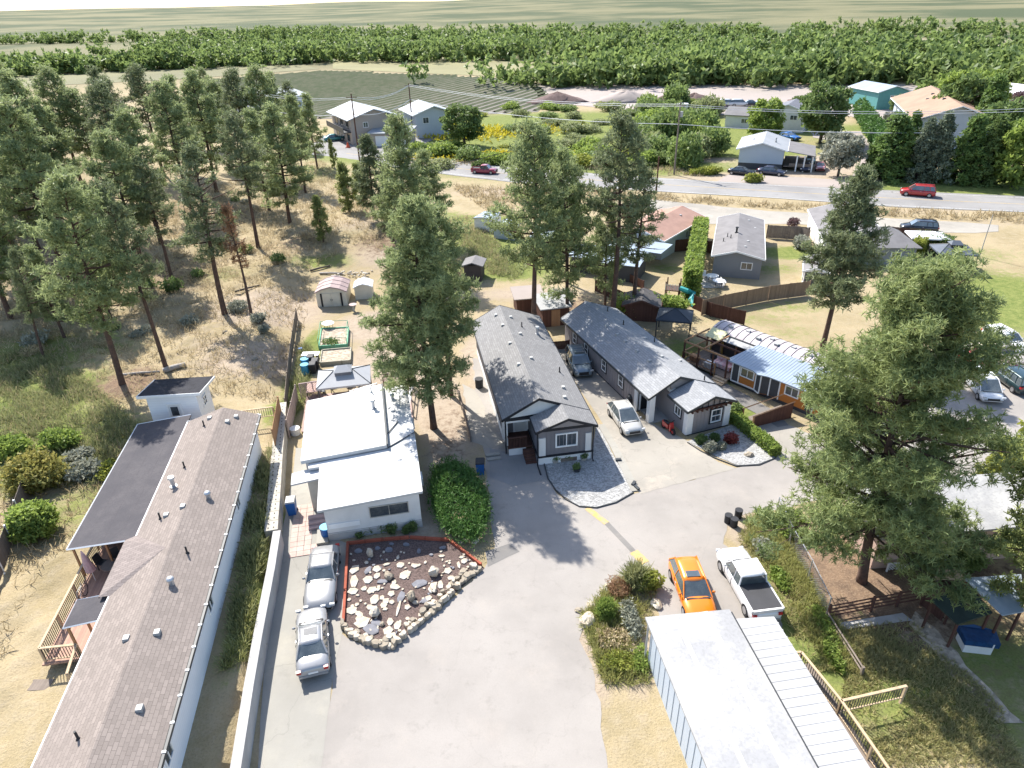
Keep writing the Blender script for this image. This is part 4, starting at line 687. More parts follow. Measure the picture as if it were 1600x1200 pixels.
# tan-roofed apartment, top right
h = house('apartment_building', 'two-storey apartment block with a wide tan orange roof at the top right', 'building', P(1434, 190, 5.4), math.degrees(math.atan2(-(P(1402, 159, 5.4)[0]-P(1434, 190, 5.4)[0]), P(1402, 159, 5.4)[1]-P(1434, 190, 5.4)[1])))
r_ = roof(h, -1, 15, 7, 5.8, 8.6, -1, 34, G['sh_tan'], fascia=G['white']); gbody(h, 0, 14, 0, 33, -.2, 5.6, G['sd_blue'], 7, 8.3)
for k in range(6): window(h, 'W', 3+5*k, 4.2, 1.8, 1.3, 0); window(h, 'W', 3+5*k, 1.5, 1.8, 1.3, 0)
for k in range(5): mb = MB(); mb.box(-1.6, 3.8+5*k, 2.7, -.02, 6.6+5*k, 2.9); mb.build('balcony', G['white'], h)
for x, y in ((5.5, 22), (4, 18), (8.5, 24), (9.5, 18), (6, 12), (9, 10), (8, 28)): vent(r_, x, y, 8.6-.4*abs(x-7), 'box', m=G['dark'])
for rr in KIDS[r_.name]:
    if rr.name.startswith('roof_vent'): rr.scale = (2.2, 2.2, 2.2)
# turquoise building
h = house('turquoise_building', 'turquoise building with a white gable roof at the top edge', 'building', P(1368, 172), 8)
roof(h, -.5, 9.5, 4.5, 4.6, 6.0, -.5, 14, G['metalroof'], fascia=G['white']); gbody(h, 0, 9, 0, 13.5, -.2, 4.4, G['sd_teal'], 4.5, 5.8); window(h, 'S', 4.5, 3.0, 2.0, 1.2, 0)
for x, y in ((1.5, -7), (4.2, -5.5)): mb = MB(); [mb.box(x, y, .2+.9*k, x+2.1, y+1.6, .7+.9*k) for k in range(4)]; [mb.box(x+2.0*i, y+1.5*j, 0, x+.1+2.0*i, y+.1+1.5*j, 4) for i in (0, 1) for j in (0, 1)]; o = mb.build('pallet_rack', G['offwhite']); o.location = h.location; o.rotation_euler = h.rotation_euler; tag(o, 'tall white pallet rack by the turquoise building, '+('left one' if x < 2 else 'right one'), 'rack', 'racks by the turquoise building')
h, r_ = simple_house('long white shed roof building at the top right corner behind trees', P(1560, 178), 12, 22, 12, 4.5, 6, G['white'], G['offwhite'], [('S', 5, 2.5, 2, 1.2, 0), ('S', 12, 2.5, 2, 1.2, 0)], cat='building', name='warehouse')
# left cluster beyond the highway
h = house('apartment_building', 'large tan two-storey building with a broad pale roof and dark balconies across the highway', 'building', P(547, 188, 5.5), HD((547, 188), (503, 169), 5.5))
pr = mat('pale metal roof', (.32, .345, .37), .6, .12, .2)
mb = MB(); mb.extr(chev(-1, 12, 5.5, 5.6, 5.6, 7.6, .2), 'y', -1, 17); r_ = mb.build('roof', pr, h); gbody(h, 0, 11, 0, 16, -.2, 5.5, G['sd_tan'], 5.5, 7.35)
mb = MB(); mb.box(-1.8, .5, 2.7, -.02, 15, 2.9); mb.box(-1.8, .5, 2.9, -1.7, 15, 3.9); mb.build('balcony', G['dark'], h)
for k in range(3): window(h, 'W', 3+4.5*k, 1.3, 2.0, 1.5, 0, fm=G['dark']); window(h, 'W', 3+4.5*k, 4.2, 2.0, 1.5, 0, fm=G['dark'])
window(h, 'S', 8.5, 4.2, 1.2, 1.2, 0); window(h, 'S', 3.5, 4.2, 1.2, 1.2, 0); window(h, 'S', 6, 1.2, 1.6, 1.2, 0)
h = house('two_storey_house', 'two-storey house with a pale roof and blue side next to the tan building', 'house', P(652, 217), 22)
roof(h, -.8, 9.8, 4.5, 5.4, 7.2, -.8, 12.5, pr, fascia=G['white']); gbody(h, 0, 9, 0, 12, -.2, 5.3, G['sd_blue'], 4.5, 6.9); window(h, 'S', 2.5, 4.0, 1.5, 1.4, 0); window(h, 'S', 6.5, 4.0, 1.5, 1.4, 0); window(h, 'E', 4, 4, 1.4, 1.2, 9); window(h, 'E', 8, 4, 1.4, 1.2, 9); window(h, 'E', 5, 1.4, 1.4, 1.2, 9)
h = house('garage', 'low flat-roofed garage with a white roof in front of the two-storey house', 'garage', P(580, 229), -6)
mb = MB(); mb.slab([(-.5, -.6, 3.0), (9.5, -.6, 3.0), (9.5, 7, 3.4), (-.5, 7, 3.4)], .25); mb.build('roof', pr, h); mb = MB(); mb.box(0, 0, -.1, 9, 6.5, 2.75); mb.build('wall', G['sd_tan'], h); g = MB(); g.box(1.2, -.06, 0, 4.2, -.001, 2.3); g.build('garage_door', G['white'], h); g = MB(); g.box(5.2, -.06, 0, 8.2, -.001, 2.3); g.build('garage_door', G['white'], h)
simple_house('pale blue roofed building seen between the pines at the top edge', P(370, 180), -30, 16, 14, 5, 7, pr, G['sd_blue'], cat='building')
# ------------------------------------------------------------------ sheds
x, y = -26.3, 42.5; 
h = house('garden_shed', 'white lap-sided shed with a dark roof and paned door behind the brown-roofed house', 'shed', (x, y), 4, 1.9)
mb = MB(); mb.slab([(-.4, -.35, 3.05), (3.95, -.35, 3.05), (3.95, 2.9, 2.65), (-.4, 2.9, 2.65)], .1); r_ = mb.build('roof', mat('black shingle roof', (.035, .035, .042), .95, .4, 2.5, bump=.4), h); mb = MB(); mb.box(-.44, -.39, 2.86, 3.99, -.351, 3.07); mb.hexa([(-.45, -.35, 2.9), (-.403, -.35, 2.9), (-.403, 2.9, 2.5), (-.45, 2.9, 2.5)], [(-.45, -.35, 3.07), (-.403, -.35, 3.07), (-.403, 2.9, 2.67), (-.45, 2.9, 2.67)]); mb.hexa([(3.953, -.35, 2.9), (4.0, -.35, 2.9), (4.0, 2.9, 2.5), (3.953, 2.9, 2.5)], [(3.953, -.35, 3.07), (4.0, -.35, 3.07), (4.0, 2.9, 2.67), (3.953, 2.9, 2.67)]); mb.build('fascia', G['white'], r_)
mb = MB(); mb.add([(0, 0, -.8), (3.5, 0, -.8), (3.5, 2.5, -.8), (0, 2.5, -.8), (0, 0, 2.93), (3.5, 0, 2.93), (3.5, 2.5, 2.62), (0, 2.5, 2.62)], [(0, 3, 2, 1), (4, 5, 6, 7), (0, 1, 5, 4), (1, 2, 6, 5), (2, 3, 7, 6), (3, 0, 4, 7)]); mb.build('wall', G['sd_white'], h); door(h, 'S', 1.75, .1, .85, 1.95, 0, G['offwhite'], lite=True); window(h, 'E', 1.2, 1.6, .75, .8, 3.5, mull=1, rail=1)
def barn(label, O, a, w_, d, he, hr, rm, wm, z=0., doors=True, name='metal_shed', cat='shed', g=None):
    h = house(name, label, cat, O, a, z, g); mb = MB()
    p = [(-.12, he), (w_*.2, he+(hr-he)*.62), (w_*.5, hr), (w_*.8, he+(hr-he)*.62), (w_+.12, he)]; q = [(u, v-.07) for u, v in p[::-1]]; mb.extr(p+q, 'y', -.15, d+.15); r_ = mb.build('roof', rm, h)
    mb = MB(); [mb.tube([(u, -.12+dd, v+.02) for u, v in p], .025, 4) for dd in (0, d/3, 2*d/3, d)]; mb.build('roof_rib', rm, r_, kind='stuff')
    mb = MB(); mb.extr([(0, -.1), (w_, -.1), (w_, he-.03), (w_*.8, he+(hr-he)*.6-.06), (w_*.5, hr-.08), (w_*.2, he+(hr-he)*.6-.06), (0, he-.03)], 'y', 0, d); mb.build('wall', wm, h)
    if doors:
        for s_ in (-1, 1):
            mb = MB(); c = w_/2+s_*w_*.15; mb.box(c-w_*.145, -.06, .05, c+w_*.145, -.003, he*.93); dd = mb.build('door', wm, h); k = MB(); k.box(w_/2+s_*.08-.02, -.1, he*.45, w_/2+s_*.08+.02, -.062, he*.55); k.build('handle', G['black'], dd)
            mb = MB(); c = w_/2+s_*w_*.335; mb.box(c-w_*.03, -.03, .05, c+w_*.03, -.003, he*.93); mb.build('dark_panel', G['black'], h)
    return h
barn('cream barn-shaped metal shed with a mauve roof behind the garden beds', P(497, 481), 4, 3.2, 3.4, 1.75, 2.35, G['sh_mauve'], G['sd_cream'])
barn('small cream shed with a white roof, right of the mauve-roofed one', P(556, 470), 6, 1.9, 1.9, 1.55, 1.95, G['white'], G['sd_cream'], doors=False)
mb = MB(); mb.box(0, 0, -.1, 2.0, 2.4, 1.9); h = house('garden_shed', 'small dark shed under the second-tallest central pine', 'shed', P(726, 440), -8, hz(*P(726, 440))); mb.build('wall', G['skin'], h); roof(h, -.25, 2.3, 1, 1.9, 2.3, -.2, 2.6, G['sh_far'])
h = barn('white and black shed with a flat light top beside the embankment', P(742, 362), -24, 2.6, 3.4, 2.0, 2.2, G['metalroof'], G['white'], doors=False)
h = barn('small grey gable shed, right of the white and black shed', P(772, 374), -20, 2.9, 2.6, 1.7, 2.3, G['metalroof'], G['sd_blue'], doors=False)
h = house('timber_shed', 'brown timber shed with a bleached roof between the two long grey houses', 'shed', P(848, 512), 12); mb = MB(); mb.box(0, 0, -.1, 2.7, 3, 2.0); mb.build('wall', G['wooddark'], h); mb = MB(); mb.slab([(-.3, -.3, 2.1), (3, -.3, 2.1), (3, 3.2, 2.4), (-.3, 3.2, 2.4)], .1); mb.build('roof', G['oldmetal'], h); mb = MB(); mb.box(.9, -.05, 0, 1.8, -.002, 1.8); mb.build('door', G['wood'], h)
h = house('carport_roof', 'low pale-roofed shed behind the left grey house beside a pine trunk', 'shed', P(808, 492), 8); mb = MB(); mb.box(0, 0, -.1, 2.8, 2.4, 1.7); mb.build('wall', G['wooddark'], h); mb = MB(); mb.slab([(-.3, -.3, 1.85), (3, -.3, 1.85), (3, 2.8, 2.1), (-.3, 2.8, 2.1)], .1); mb.build('roof', G['lot'], h)
h = house('garden_shed', 'tall white and charcoal shed with a pale gable roof left of the tall right-hand pine', 'shed', P(1252, 452), -22); roof(h, -.2, 2.5, 1.15, 2.2, 2.7, -.2, 4.6, G['sh_far'], fascia=G['white']); gbody(h, 0, 2.3, 0, 4.4, -.1, 2.12, G['white'], 1.15, 2.6); mb = MB(); mb.box(.1, -.05, .05, 2.2, -.002, 2.05); mb.build('door', G['sd_char'], h); window(h, 'W', 1.2, 1.3, .5, 1.3, 0, fm=G['black']); window(h, 'W', 3.2, 1.5, .5, .6, 0, fm=G['black'])
h = house('lean_to_shed', 'dark shingled shed under the shrubs behind the light grey house', 'shed', P(975, 500), -14); roof(h, -.3, 3.6, 1.7, 1.7, 2.4, -.3, 3.2, mat('old dark shingles', (.09, .085, .085), .95, .3, 2), fascia=G['wooddark']); gbody(h, 0, 3.3, 0, 3, -.1, 1.6, G['wooddark'], 1.7, 2.2)
# tarp-roofed sheds seen through the three pines
for (px, py, a, w_, d, hh, lab) in [(890, 425, -20, 4.0, 3.5, 2.0, 'dark blue grey shed seen through the pines, left one'), (935, 435, -24, 4.6, 4.0, 2.0, 'dark slate shed with a pale roof seen between the pine trunks'), (830, 395, -16, 3.4, 3.4, 2.1, 'pale-roofed shed behind the leftmost of the middle pines')]:
    h = house('slate_shed', lab, 'shed', P(px, py), a); mb = MB(); mb.box(0, 0, -.1, w_, d, hh); mb.build('wall', G['sd_char'], h); mb = MB(); mb.slab([(-.2, -.2, hh+.05), (w_+.2, -.2, hh+.05), (w_+.2, d+.2, hh+.35), (-.2, d+.2, hh+.35)], .08); mb.build('roof', G['metalroof'], h)
# ------------------------------------------------------------------ gazebos
def gazebo(label, C, a, w_, d, he, hp, m, posts=True, cup=True, fab=None):
    h = house('gazebo', label, 'gazebo', C, a); e = .15; pk = [(-w_*.17, 0), (w_*.17, 0)] if w_ > d*1.1 else [(-.02, 0), (.02, 0)]
    c = [(-w_/2, -d/2), (w_/2, -d/2), (w_/2, d/2), (-w_/2, d/2)]; mb = MB(); mb.add([(*p, he) for p in c]+[(pk[0][0], 0, hp), (pk[1][0], 0, hp)]+[(*p, he-.15) for p in c], [(0, 1, 5, 4), (1, 2, 5), (2, 3, 4, 5), (3, 0, 4), (0, 6, 7, 1), (1, 7, 8, 2), (2, 8, 9, 3), (3, 9, 6, 0), (9, 8, 7, 6)]); r_ = mb.build('canopy', m, h)
    mb = MB(); [mb.tube([(*c[k], he+.02), (*pk[0 if k in (0, 3) else 1], hp+.02)], .03, 4) for k in range(4)]; mb.each('ridge_rib', G['dark'], r_)
    if cup:
        q = .26; c2 = [(x*q*1.3, y*q*1.5) for x, y in c]; z = hp+.02; mb = MB(); mb.add([(*p, z+.05) for p in c2]+[(pk[0][0]*.5, 0, z+.42), (pk[1][0]*.5, 0, z+.42)], [(0, 1, 5, 4), (1, 2, 5), (2, 3, 4, 5), (3, 0, 4), (3, 2, 1, 0)]); mb.build('vent_cap', m, h)
        mb = MB(); mb.box(c2[0][0]*.9, c2[0][1]*.9, hp-.28, c2[2][0]*.9, c2[2][1]*.9, z+.045); mb.build('vent_gap', G['slate'] if fab else G['black'], h)
    for x, y in c: mb = MB(); mb.box(x*.94-.05, y*.94-.05, 0, x*.94+.05, y*.94+.05, he-.14); mb.build('post', G['dark'], h)
    return h
x0, y0 = P(537, 586, 2.3); gazebo('grey metal gazebo with a raised vent cap behind the white-roofed home', (x0, y0), 10, 4.3, 3.3, 2.15, 2.8, mat('grey gazebo canopy', (.33, .34, .36), .6, .12, .6), fab=True)
x0, y0 = P(1055, 489, 2.3); gazebo('dark blue grey square gazebo with a peaked top behind the light grey house', (x0, y0), -18, 3.3, 3.0, 2.1, 2.8, mat('dark gazebo canopy', (.05, .06, .075), .7, .15), cup=False)
x0, y0 = P(1491, 389, 2.3); gazebo('slate blue gazebo with a small vent cap at the edge of the dry field', (x0, y0), -12, 4.2, 3.6, 2.2, 2.9, mat('slate gazebo canopy', (.09, .105, .13), .6, .15))
x0, y0 = P(1450, 366, 2.3); h = gazebo('white canopy tent beside the slate blue gazebo', (x0, y0), -12, 4.4, 3.2, 2.2, 2.7, G['white'], cup=False)
x0, y0 = P(1385, 362, 2.3); h = gazebo('white canopy partly behind the tall right-hand pine', (x0, y0), -12, 3.4, 2.6, 2.2, 2.6, G['white'], cup=False)
# right-bottom canopies
h = house('shade_canopy', 'dark green sloped canopy roof over the blue tarp-covered boxes', 'canopy', P(1497, 985), 0)
cz = lambda pts, o: [(P(a, b, z)[0]-o.location.x, P(a, b, z)[1]-o.location.y, z) for a, b, z in pts]
mb = MB(); mb.slab(cz([(1455, 937, 2.0), (1496, 975, 1.8), (1551, 957, 2.0), (1516, 914, 2.4)], h), .08); CP = cz([(1458, 938, 2.0), (1497, 972, 1.8), (1547, 956, 2.0), (1516, 918, 2.4)], h); mb.build('canopy', mat('dark green shingles', (.035, .05, .04), .9, .3, 2), h)
for x, y, z_ in CP: mb = MB(); mb.box(x-.05, y-.05, 0, x+.05, y+.05, z_-.1); mb.build('post', G['wooddark'], h)
h = house('metal_canopy', 'pale corrugated canopy roof right of the dark green canopy', 'canopy', P(1560, 960), 0); mb = MB(); mb.slab(cz([(1507, 903, 2.7), (1567, 961, 2.3), (1600, 955, 2.3), (1596, 897, 2.7)], h), .08); CP = cz([(1512, 905, 2.7), (1567, 956, 2.3), (1597, 950, 2.3), (1592, 900, 2.7)], h); mb.build('canopy', G['metalroof'], h)
for x, y, z_ in CP: mb = MB(); mb.box(x-.05, y-.05, 0, x+.05, y+.05, z_-.1); mb.build('post', G['wooddark'], h)
# ================================================================== vehicles (front of the car towards +y)
PA = {}
def paint(n, c, metal=.25):
    if n not in PA: PA[n] = mat('car paint '+n, c, .32, .06, .8, metal=metal, spec=.5, coat=.8)
    return PA[n]
KIND = {  # L, W, H, belt z, rear deck z, hood z, y (0 rear .. 1 front) of: rear glass base, roof rear, roof front, windscreen base; lower width of the roof
 'sedan': (4.7, 1.80, 1.43, .92, .98, .90, .17, .30, .56, .71, .70), 'old': (5.0, 1.82, 1.38, .88, .92, .88, .20, .26, .50, .63, .76), 'suv': (4.6, 1.85, 1.65, 1.02, 1.05, 1.02, .02, .07, .60, .76, .76),
 'cross': (4.6, 1.85, 1.60, .98, 1.02, .93, .04, .20, .52, .77, .72), 'hatch': (4.4, 1.80, 1.52, .98, 1.0, .92, .03, .12, .54, .73, .72), 'van': (4.9, 1.95, 1.72, 1.0, 1.02, .92, .02, .06, .64, .84, .78),
 'wagon': (4.8, 1.80, 1.5, .95, .97, .90, .03, .08, .56, .70, .74), 'pickup': (5.7, 1.98, 1.88, 1.12, 1.05, 1.16, .385, .40, .64, .745, .80), 'coupe': (4.5, 1.8, 1.3, .85, .92, .85, .14, .32, .5, .68, .68)}
def vehicle(label, cat, loc, rz, kind, pm, name='parked_car', z=.03, s=1., roofm=None, rack=False, sunroof=0, cover=None, group=None, lamps=True, roofbar=False, detail=True):
    L, W, H, zb, zr_, zf, a, b, c, d, rw = KIND[kind]; e = thing(name, label, cat, (loc[0], loc[1], z), rz, group, s)
    hw = W/2; Y = lambda q: -L/2+L*q
    st = [(0, .72, zr_-.30, .80), (.012, .82, zr_-.14, .92), (.04, .86, zr_-.04, .97)]
    if kind == 'pickup': st += [(.2, .9, 1.02, 1), (.37, .9, 1.03, 1), (.40, .9, zb, 1), (.6, .9, zb, 1), (.745, .9, zf, 1), (.88, .88, zf-.03, .985), (.96, .82, zf-.10, .95), (.99, .74, zf-.22, .88), (1, .66, zf-.45, .8)]
    else: st += [(max(a, .06), .9, zr_, 1), (.35, .9, zb, 1), (.55, .9, zb, 1), (d, .9, zf+.01, 1), (.82, .87, zf-.04, .99), (.92, .8, zf-.11, .95), (.975, .7, zf-.21, .87), (1, .58, zf-.38, .76)]
    vs_ = []; fs = []; n = 13
    for q, tw, zt, bw in st:
        lo = .26 if .02 < q < .98 else .36; m_ = (zt+lo)/2; x = hw*bw
        half = [(0, zt+.03), (x*tw*.62, zt+.02), (x*tw*.9, zt-.02), (x*.975, zt-.12), (x, m_+.04), (x*.985, lo+.16), (x*.93, lo)]
        ringp = [(-p[0], p[1]) for p in half[:0:-1]]+half
        vs_ += [(p[0], Y(q), p[1]) for p in ringp]
    for i in range(len(st)-1):
        for k in range(n-1): fs.append((i*n+k, i*n+k+1, (i+1)*n+k+1, (i+1)*n+k))
        fs.append((i*n+n-1, i*n, (i+1)*n, (i+1)*n+n-1))
    fs += [tuple(range(n)), tuple(range(len(vs_)-1, len(vs_)-n-1, -1))]
    mb = MB(); mb.add(vs_, fs); mb.build('body', pm, e, smooth=True)
    # cabin
    wb = hw*.94; wt = hw*rw; zc = zb-.03; y0, y1, y2, y3 = Y(a), Y(b), Y(c), Y(d); Hh = H-.05
    mb = MB(); gu, gv = 7, 7; vt = []; y1e, y2e = y1-.06, y2+.04
    for j in range(gv):
        for i in range(gu):
            u, v = i/(gu-1)*2-1, j/(gv-1)*2-1; k_ = (1-abs(u)**3)*(1-abs(v)**4)
            vt.append((u*wt*(1.0-.05*abs(v)**4), y1e+(y2e-y1e)*(v+1)/2+(u*u*.05*(1 if v < 0 else -1)*abs(v)), Hh-.03+.08*k_**.6))
    ft = [(j*gu+i, j*gu+i+1, (j+1)*gu+i+1, (j+1)*gu+i) for j in range(gv-1) for i in range(gu-1)]; nb0 = len(vt); vt += [(x, y, z-.05) for x, y, z in vt]
    ft += [tuple(q+nb0 for q in f[::-1]) for f in ft]; rim = [i for i in range(gu)]+[j*gu+gu-1 for j in range(1, gv)]+[(gv-1)*gu+i for i in range(gu-2, -1, -1)]+[j*gu for j in range(gv-2, 0, -1)]
    ft += [(rim[i], rim[i]+nb0, rim[(i+1) % len(rim)]+nb0, rim[(i+1) % len(rim)]) for i in range(len(rim))]; mb.add(vt, ft); ro = mb.build('roof', roofm or pm, e, smooth=True)
    zw = zf+.0; za = (zr_ if kind != 'pickup' else zb)-.0
    def quadg(nm, p, par=e): mb = MB(); cx = sum((Vector(q) for q in p), Vector())/4; mb.add([tuple(q) for q in p]+[tuple(Vector(q)+(Vector((0, (y1+y2)/2, .9))-Vector(q))*.04) for q in p], [(0, 1, 2, 3), (7, 6, 5, 4), (0, 4, 5, 1), (1, 5, 6, 2), (2, 6, 7, 3), (3, 7, 4, 0)]); return mb.build(nm, G['cglass'], par)
    quadg('windshield', [(-wb*.93, y3, zw-.02), (wb*.93, y3, zw-.02), (wt*.96, y2, Hh-.02), (-wt*.96, y2, Hh-.02)]); quadg('rear_window', [(wb*.9, y0, za), (-wb*.9, y0, za), (-wt*.95, y1, Hh-.02), (wt*.95, y1, Hh-.02)])
    for s_ in (-1, 1): quadg('side_window', [(s_*wb, y0+.02, zc), (s_*wb, y3-.05, zc+.0), (s_*wt, y2, Hh-.03), (s_*wt, y1, Hh-.03)])
    TB = []
    for s_ in (-1, 1):
        TB += [([(s_*wb*.97, y3, zw-.03), (s_*wt*.98, y2, Hh-.02)], .045), ([(s_*wb*.97, y0, za-.02), (s_*wt*.98, y1, Hh-.02)], .06), ([(s_*wt, y1, Hh-.02), (s_*wt, y2, Hh-.02)], .04)]
        ym = (y1+y2)/2*.96; TB.append(([(s_*wb*1.0, ym-.03, zc), (s_*wt*1.005, ym-.05, Hh-.03)], .035))
        if kind in ('suv', 'van', 'wagon', 'cross'): yq = y1+.25*(y2-y1); TB.append(([(s_*wb, yq-.15, zc), (s_*wt*1.005, yq, Hh-.03)], .05))
    for pts_, r_ in TB if detail else []: mb = MB(); mb.tube(pts_, r_, 5); mb.build('pillar', pm, e)
    mb = MB(); mb.hexa([(-wb*.9, y0+.05, zc-.1), (wb*.9, y0+.05, zc-.1), (wb*.9, y3-.08, zc-.1), (-wb*.9, y3-.08, zc-.1)], [(-wt*.93, y1+.05, Hh-.08), (wt*.93, y1+.05, Hh-.08), (wt*.93, y2-.05, Hh-.08), (-wt*.93, y2-.05, Hh-.08)]); mb.build('cabin_interior', G['plastic'], e)
    if detail:
        for s_ in (-1, 1):
            mb = MB(); mb.ell((s_*(hw+.07), y3-.28, zb+.06), (.11, .07, .08), 8, 5); mb.build('side_mirror', pm, e)
            mb = MB(); mb.box(s_*hw*.80-.17, Y(.965), zf-.30, s_*hw*.80+.12*0+.1, Y(.99), zf-.16); mb.build('headlight', G['lamp'], e); mb = MB(); mb.box(s_*hw*.8-.14, Y(.0)-.015, zr_-.30, s_*hw*.8+.1, Y(.03), zr_-.12); mb.build('taillight', G['tail'], e)
        mb = MB(); mb.box(-wb*.8, y3-.02, zw+.0, wb*.8, y3+.09, zw+.035); mb.build('cowl', G['plastic'], e)
        for s_ in (-1, 1):
            for yq in ((y0+y3)/2-.15, y3-.35 if kind != 'pickup' else y3-.2): mb = MB(); mb.box(s_*hw-.012, yq, .4, s_*hw+.006, yq+.02, zb-.06); mb.build('door_seam', G['plastic'], e)
            mb = MB(); mb.box(s_*hw-.01, (y0+y3)/2+.1, zb-.18, s_*hw+.03, (y0+y3)/2+.26, zb-.14); mb.build('door_handle', G['steel'], e)
        mb = MB(); mb.box(-hw*.5, Y(.985), .42, hw*.5, Y(1)+.015, zf-.30); mb.build('grille', G['plastic'], e); mb = MB(); mb.box(-.26, Y(0)-.02, .55, .26, Y(0)+.01, .67); mb.build('licence_plate', G['white'], e)
        mb = MB(); mb.box(-hw*.86, Y(0)-.03, .34, hw*.86, Y(.02), .5); mb.build('rear_bumper', pm if kind not in ('pickup', 'old') else G['steel'], e)
    for q in (.17, .82):
        for s_ in (-1, 1):
            wr = .33 if kind not in ('pickup',) else .39
            w1 = MB(); w1.tube([(s_*(hw-.21), Y(q), wr), (s_*(hw+.012), Y(q), wr)], wr, 16); wo_ = w1.build('wheel', G['rubber'], e); w2 = MB(); w2.tube([(s_*(hw-.03), Y(q), wr), (s_*(hw+.022), Y(q), wr)], wr*.62, 12); w2.build('rim', G['rim'], wo_)
    if kind == 'pickup':
        for s_ in (-1, 1): mb = MB(); mb.box(s_*hw*.97-.05, Y(.02), 1.0, s_*hw*.97+.05, Y(.39), 1.20); mb.build('bed_side', pm, e)
        mb = MB(); mb.box(-hw*.93, Y(.012), .95, hw*.93, Y(.035), 1.19); mb.build('tailgate', pm, e)
        if cover: mb = MB(); mb.box(-hw*.91, Y(.04), 1.12, hw*.91, Y(.385), 1.195); mb.build('tonneau_cover', cover, e)
        else: mb = MB(); mb.box(-hw*.9, Y(.04), 1.04, hw*.9, Y(.385), 1.075); mb.build('bed_floor', G['plastic'], e)
    if sunroof: mb = MB(); mb.box(-wt*.6, y2-.22-sunroof, H-.03, wt*.6, y2-.22, H+.012); mb.build('sunroof', G['cglass'], e)
    if rack or roofbar:
        for s_ in (-1, 1): mb = MB(); mb.tube([(s_*wt*.85, y1+.15, H+.0), (s_*wt*.85, y1+.25, H+.05), (s_*wt*.85, y2-.25, H+.05), (s_*wt*.85, y2-.15, H)], .02, 5); mb.build('roof_rail', G['dark'] if not rack else G['steel'], e)
        if rack: mb = MB(); [mb.box(-wt*.85, y, H+.05, wt*.85, y+.05, H+.08) for y in np.arange(y1+.4, y2-.3, .5)]; mb.build('cross_bar', G['steel'], e)
    return e
def heading(p, q):   # rotation so that +y points from pixel p (rear) to pixel q (front)
    a_, b_ = P(*p), P(*q); return math.degrees(math.atan2(-(b_[0]-a_[0]), b_[1]-a_[1]))
silver = paint('silver', (.33, .33, .335)); silver2 = paint('old silver', (.29, .29, .29)); whitep = paint('white', (.70, .70, .70), 0.); orange = paint('orange', (.80, .21, .01), .1); blueg = paint('slate blue', (.20, .25, .28)); pearl = paint('pearl silver', (.55, .54, .51)); redp = paint('red', (.42, .03, .03), .1); maroon = paint('maroon', (.28, .03, .06)); blackp = paint('black', (.02, .022, .03)); bluep = paint('blue', (.02, .15, .5)); tanp = paint('tan', (.36, .31, .25)); navy = paint('navy', (.04, .05, .09)); tealp = paint('teal', (.02, .2, .22)); pinkr = paint('faded red', (.42, .13, .13), 0)
vehicle('faded silver old sedan parked nose out on the concrete drive beside the white house', 'car', P(506, 912), 180+8, 'old', silver2, s=.95)
vehicle('newer silver sedan with sunroof behind the old silver car at the bottom left', 'car', P(491, 1010), heading((493, 1049), (490, 950)), 'sedan', silver, sunroof=.5, s=.9)
vehicle('pearl silver crossover parked in the sunny drive between the two grey houses', 'car', P(976, 662), heading((956, 630), (988, 676)), 'cross', pearl, s=.9)
vehicle('slate blue wagon-like car with roof rails in the shade between the grey houses', 'car', P(904, 575), heading((893, 550), (912, 590)), 'suv', blueg, rack=True, sunroof=.5, s=.92)
vehicle('bright orange hatchback with black roof edge parked above the metal roof', 'car', P(1080, 932), heading((1068, 885), (1092, 948)), 'hatch', orange, sunroof=.45, s=.95)
vehicle('white crew cab pickup with a black tonneau cover beside the orange car', 'pickup truck', P(1165, 922), heading((1192, 962), (1140, 872)), 'pickup', whitep, name='pickup_truck', cover=mat('tonneau vinyl', (.055, .055, .06), .6, .15), s=.88)
vehicle('red pickup truck with an open bed driving on the highway', 'pickup truck', P(757, 271), heading((740, 271), (778, 273)), 'pickup', maroon, name='pickup_truck', s=.88)
vehicle('red full-size sport utility driving left on the highway', 'car', P(1432, 306), heading((1458, 308), (1407, 304)), 'suv', redp, roofbar=True, s=1.08)
vehicle('black sport utility parked on the service road beyond the hip-roofed house', 'car', P(1434, 362), heading((1450, 363), (1420, 361)), 'suv', blackp, s=.98, roofm=blackp)
vehicle('black sedan parked on the grass, left of two by the highway house', 'car', P(1158, 273), heading((1142, 272), (1172, 275)), 'sedan', blackp, s=1.0)
vehicle('dark navy sedan parked at the foot of the highway house foundation', 'car', P(1205, 273), heading((1185, 271), (1224, 275)), 'sedan', navy, s=1.05)
vehicle('bright blue coupe behind the highway house', 'car', P(1232, 218), heading((1218, 216), (1246, 221)), 'coupe', bluep, s=1.2)
vehicle('faded red sedan parked right of the covered porch', 'car', P(1281, 265), heading((1282, 250), (1281, 268)), 'sedan', pinkr, s=.95)
vehicle('dark blue sedan under the edge of the covered porch, nearest of two', 'car', P(1258, 266), heading((1262, 255), (1257, 268)), 'sedan', navy, s=.95)
vehicle('dark green hatchback behind the dark blue sedan at the porch', 'car', P(1266, 254), heading((1268, 248), (1264, 260)), 'hatch', tealp, s=.95)
vehicle('white minivan parked nose out under the edge of the huge pine', 'minivan', P(1532, 612), heading((1515, 592), (1540, 622)), 'van', whitep, name='parked_van', s=.9)
vehicle('dark green sport utility parked at the right edge beside the white minivan', 'car', P(1577, 600), heading((1592, 612), (1555, 585)), 'suv', paint('dark green', (.02, .045, .05)), s=.92)
vehicle('tan pickup with a covered bed in the parking row, behind the huge pine', 'pickup truck', P(1560, 563), heading((1580, 573), (1535, 548)), 'pickup', tanp, name='pickup_truck', cover=mat('tan tonneau', (.3, .28, .26), .7), s=.85)
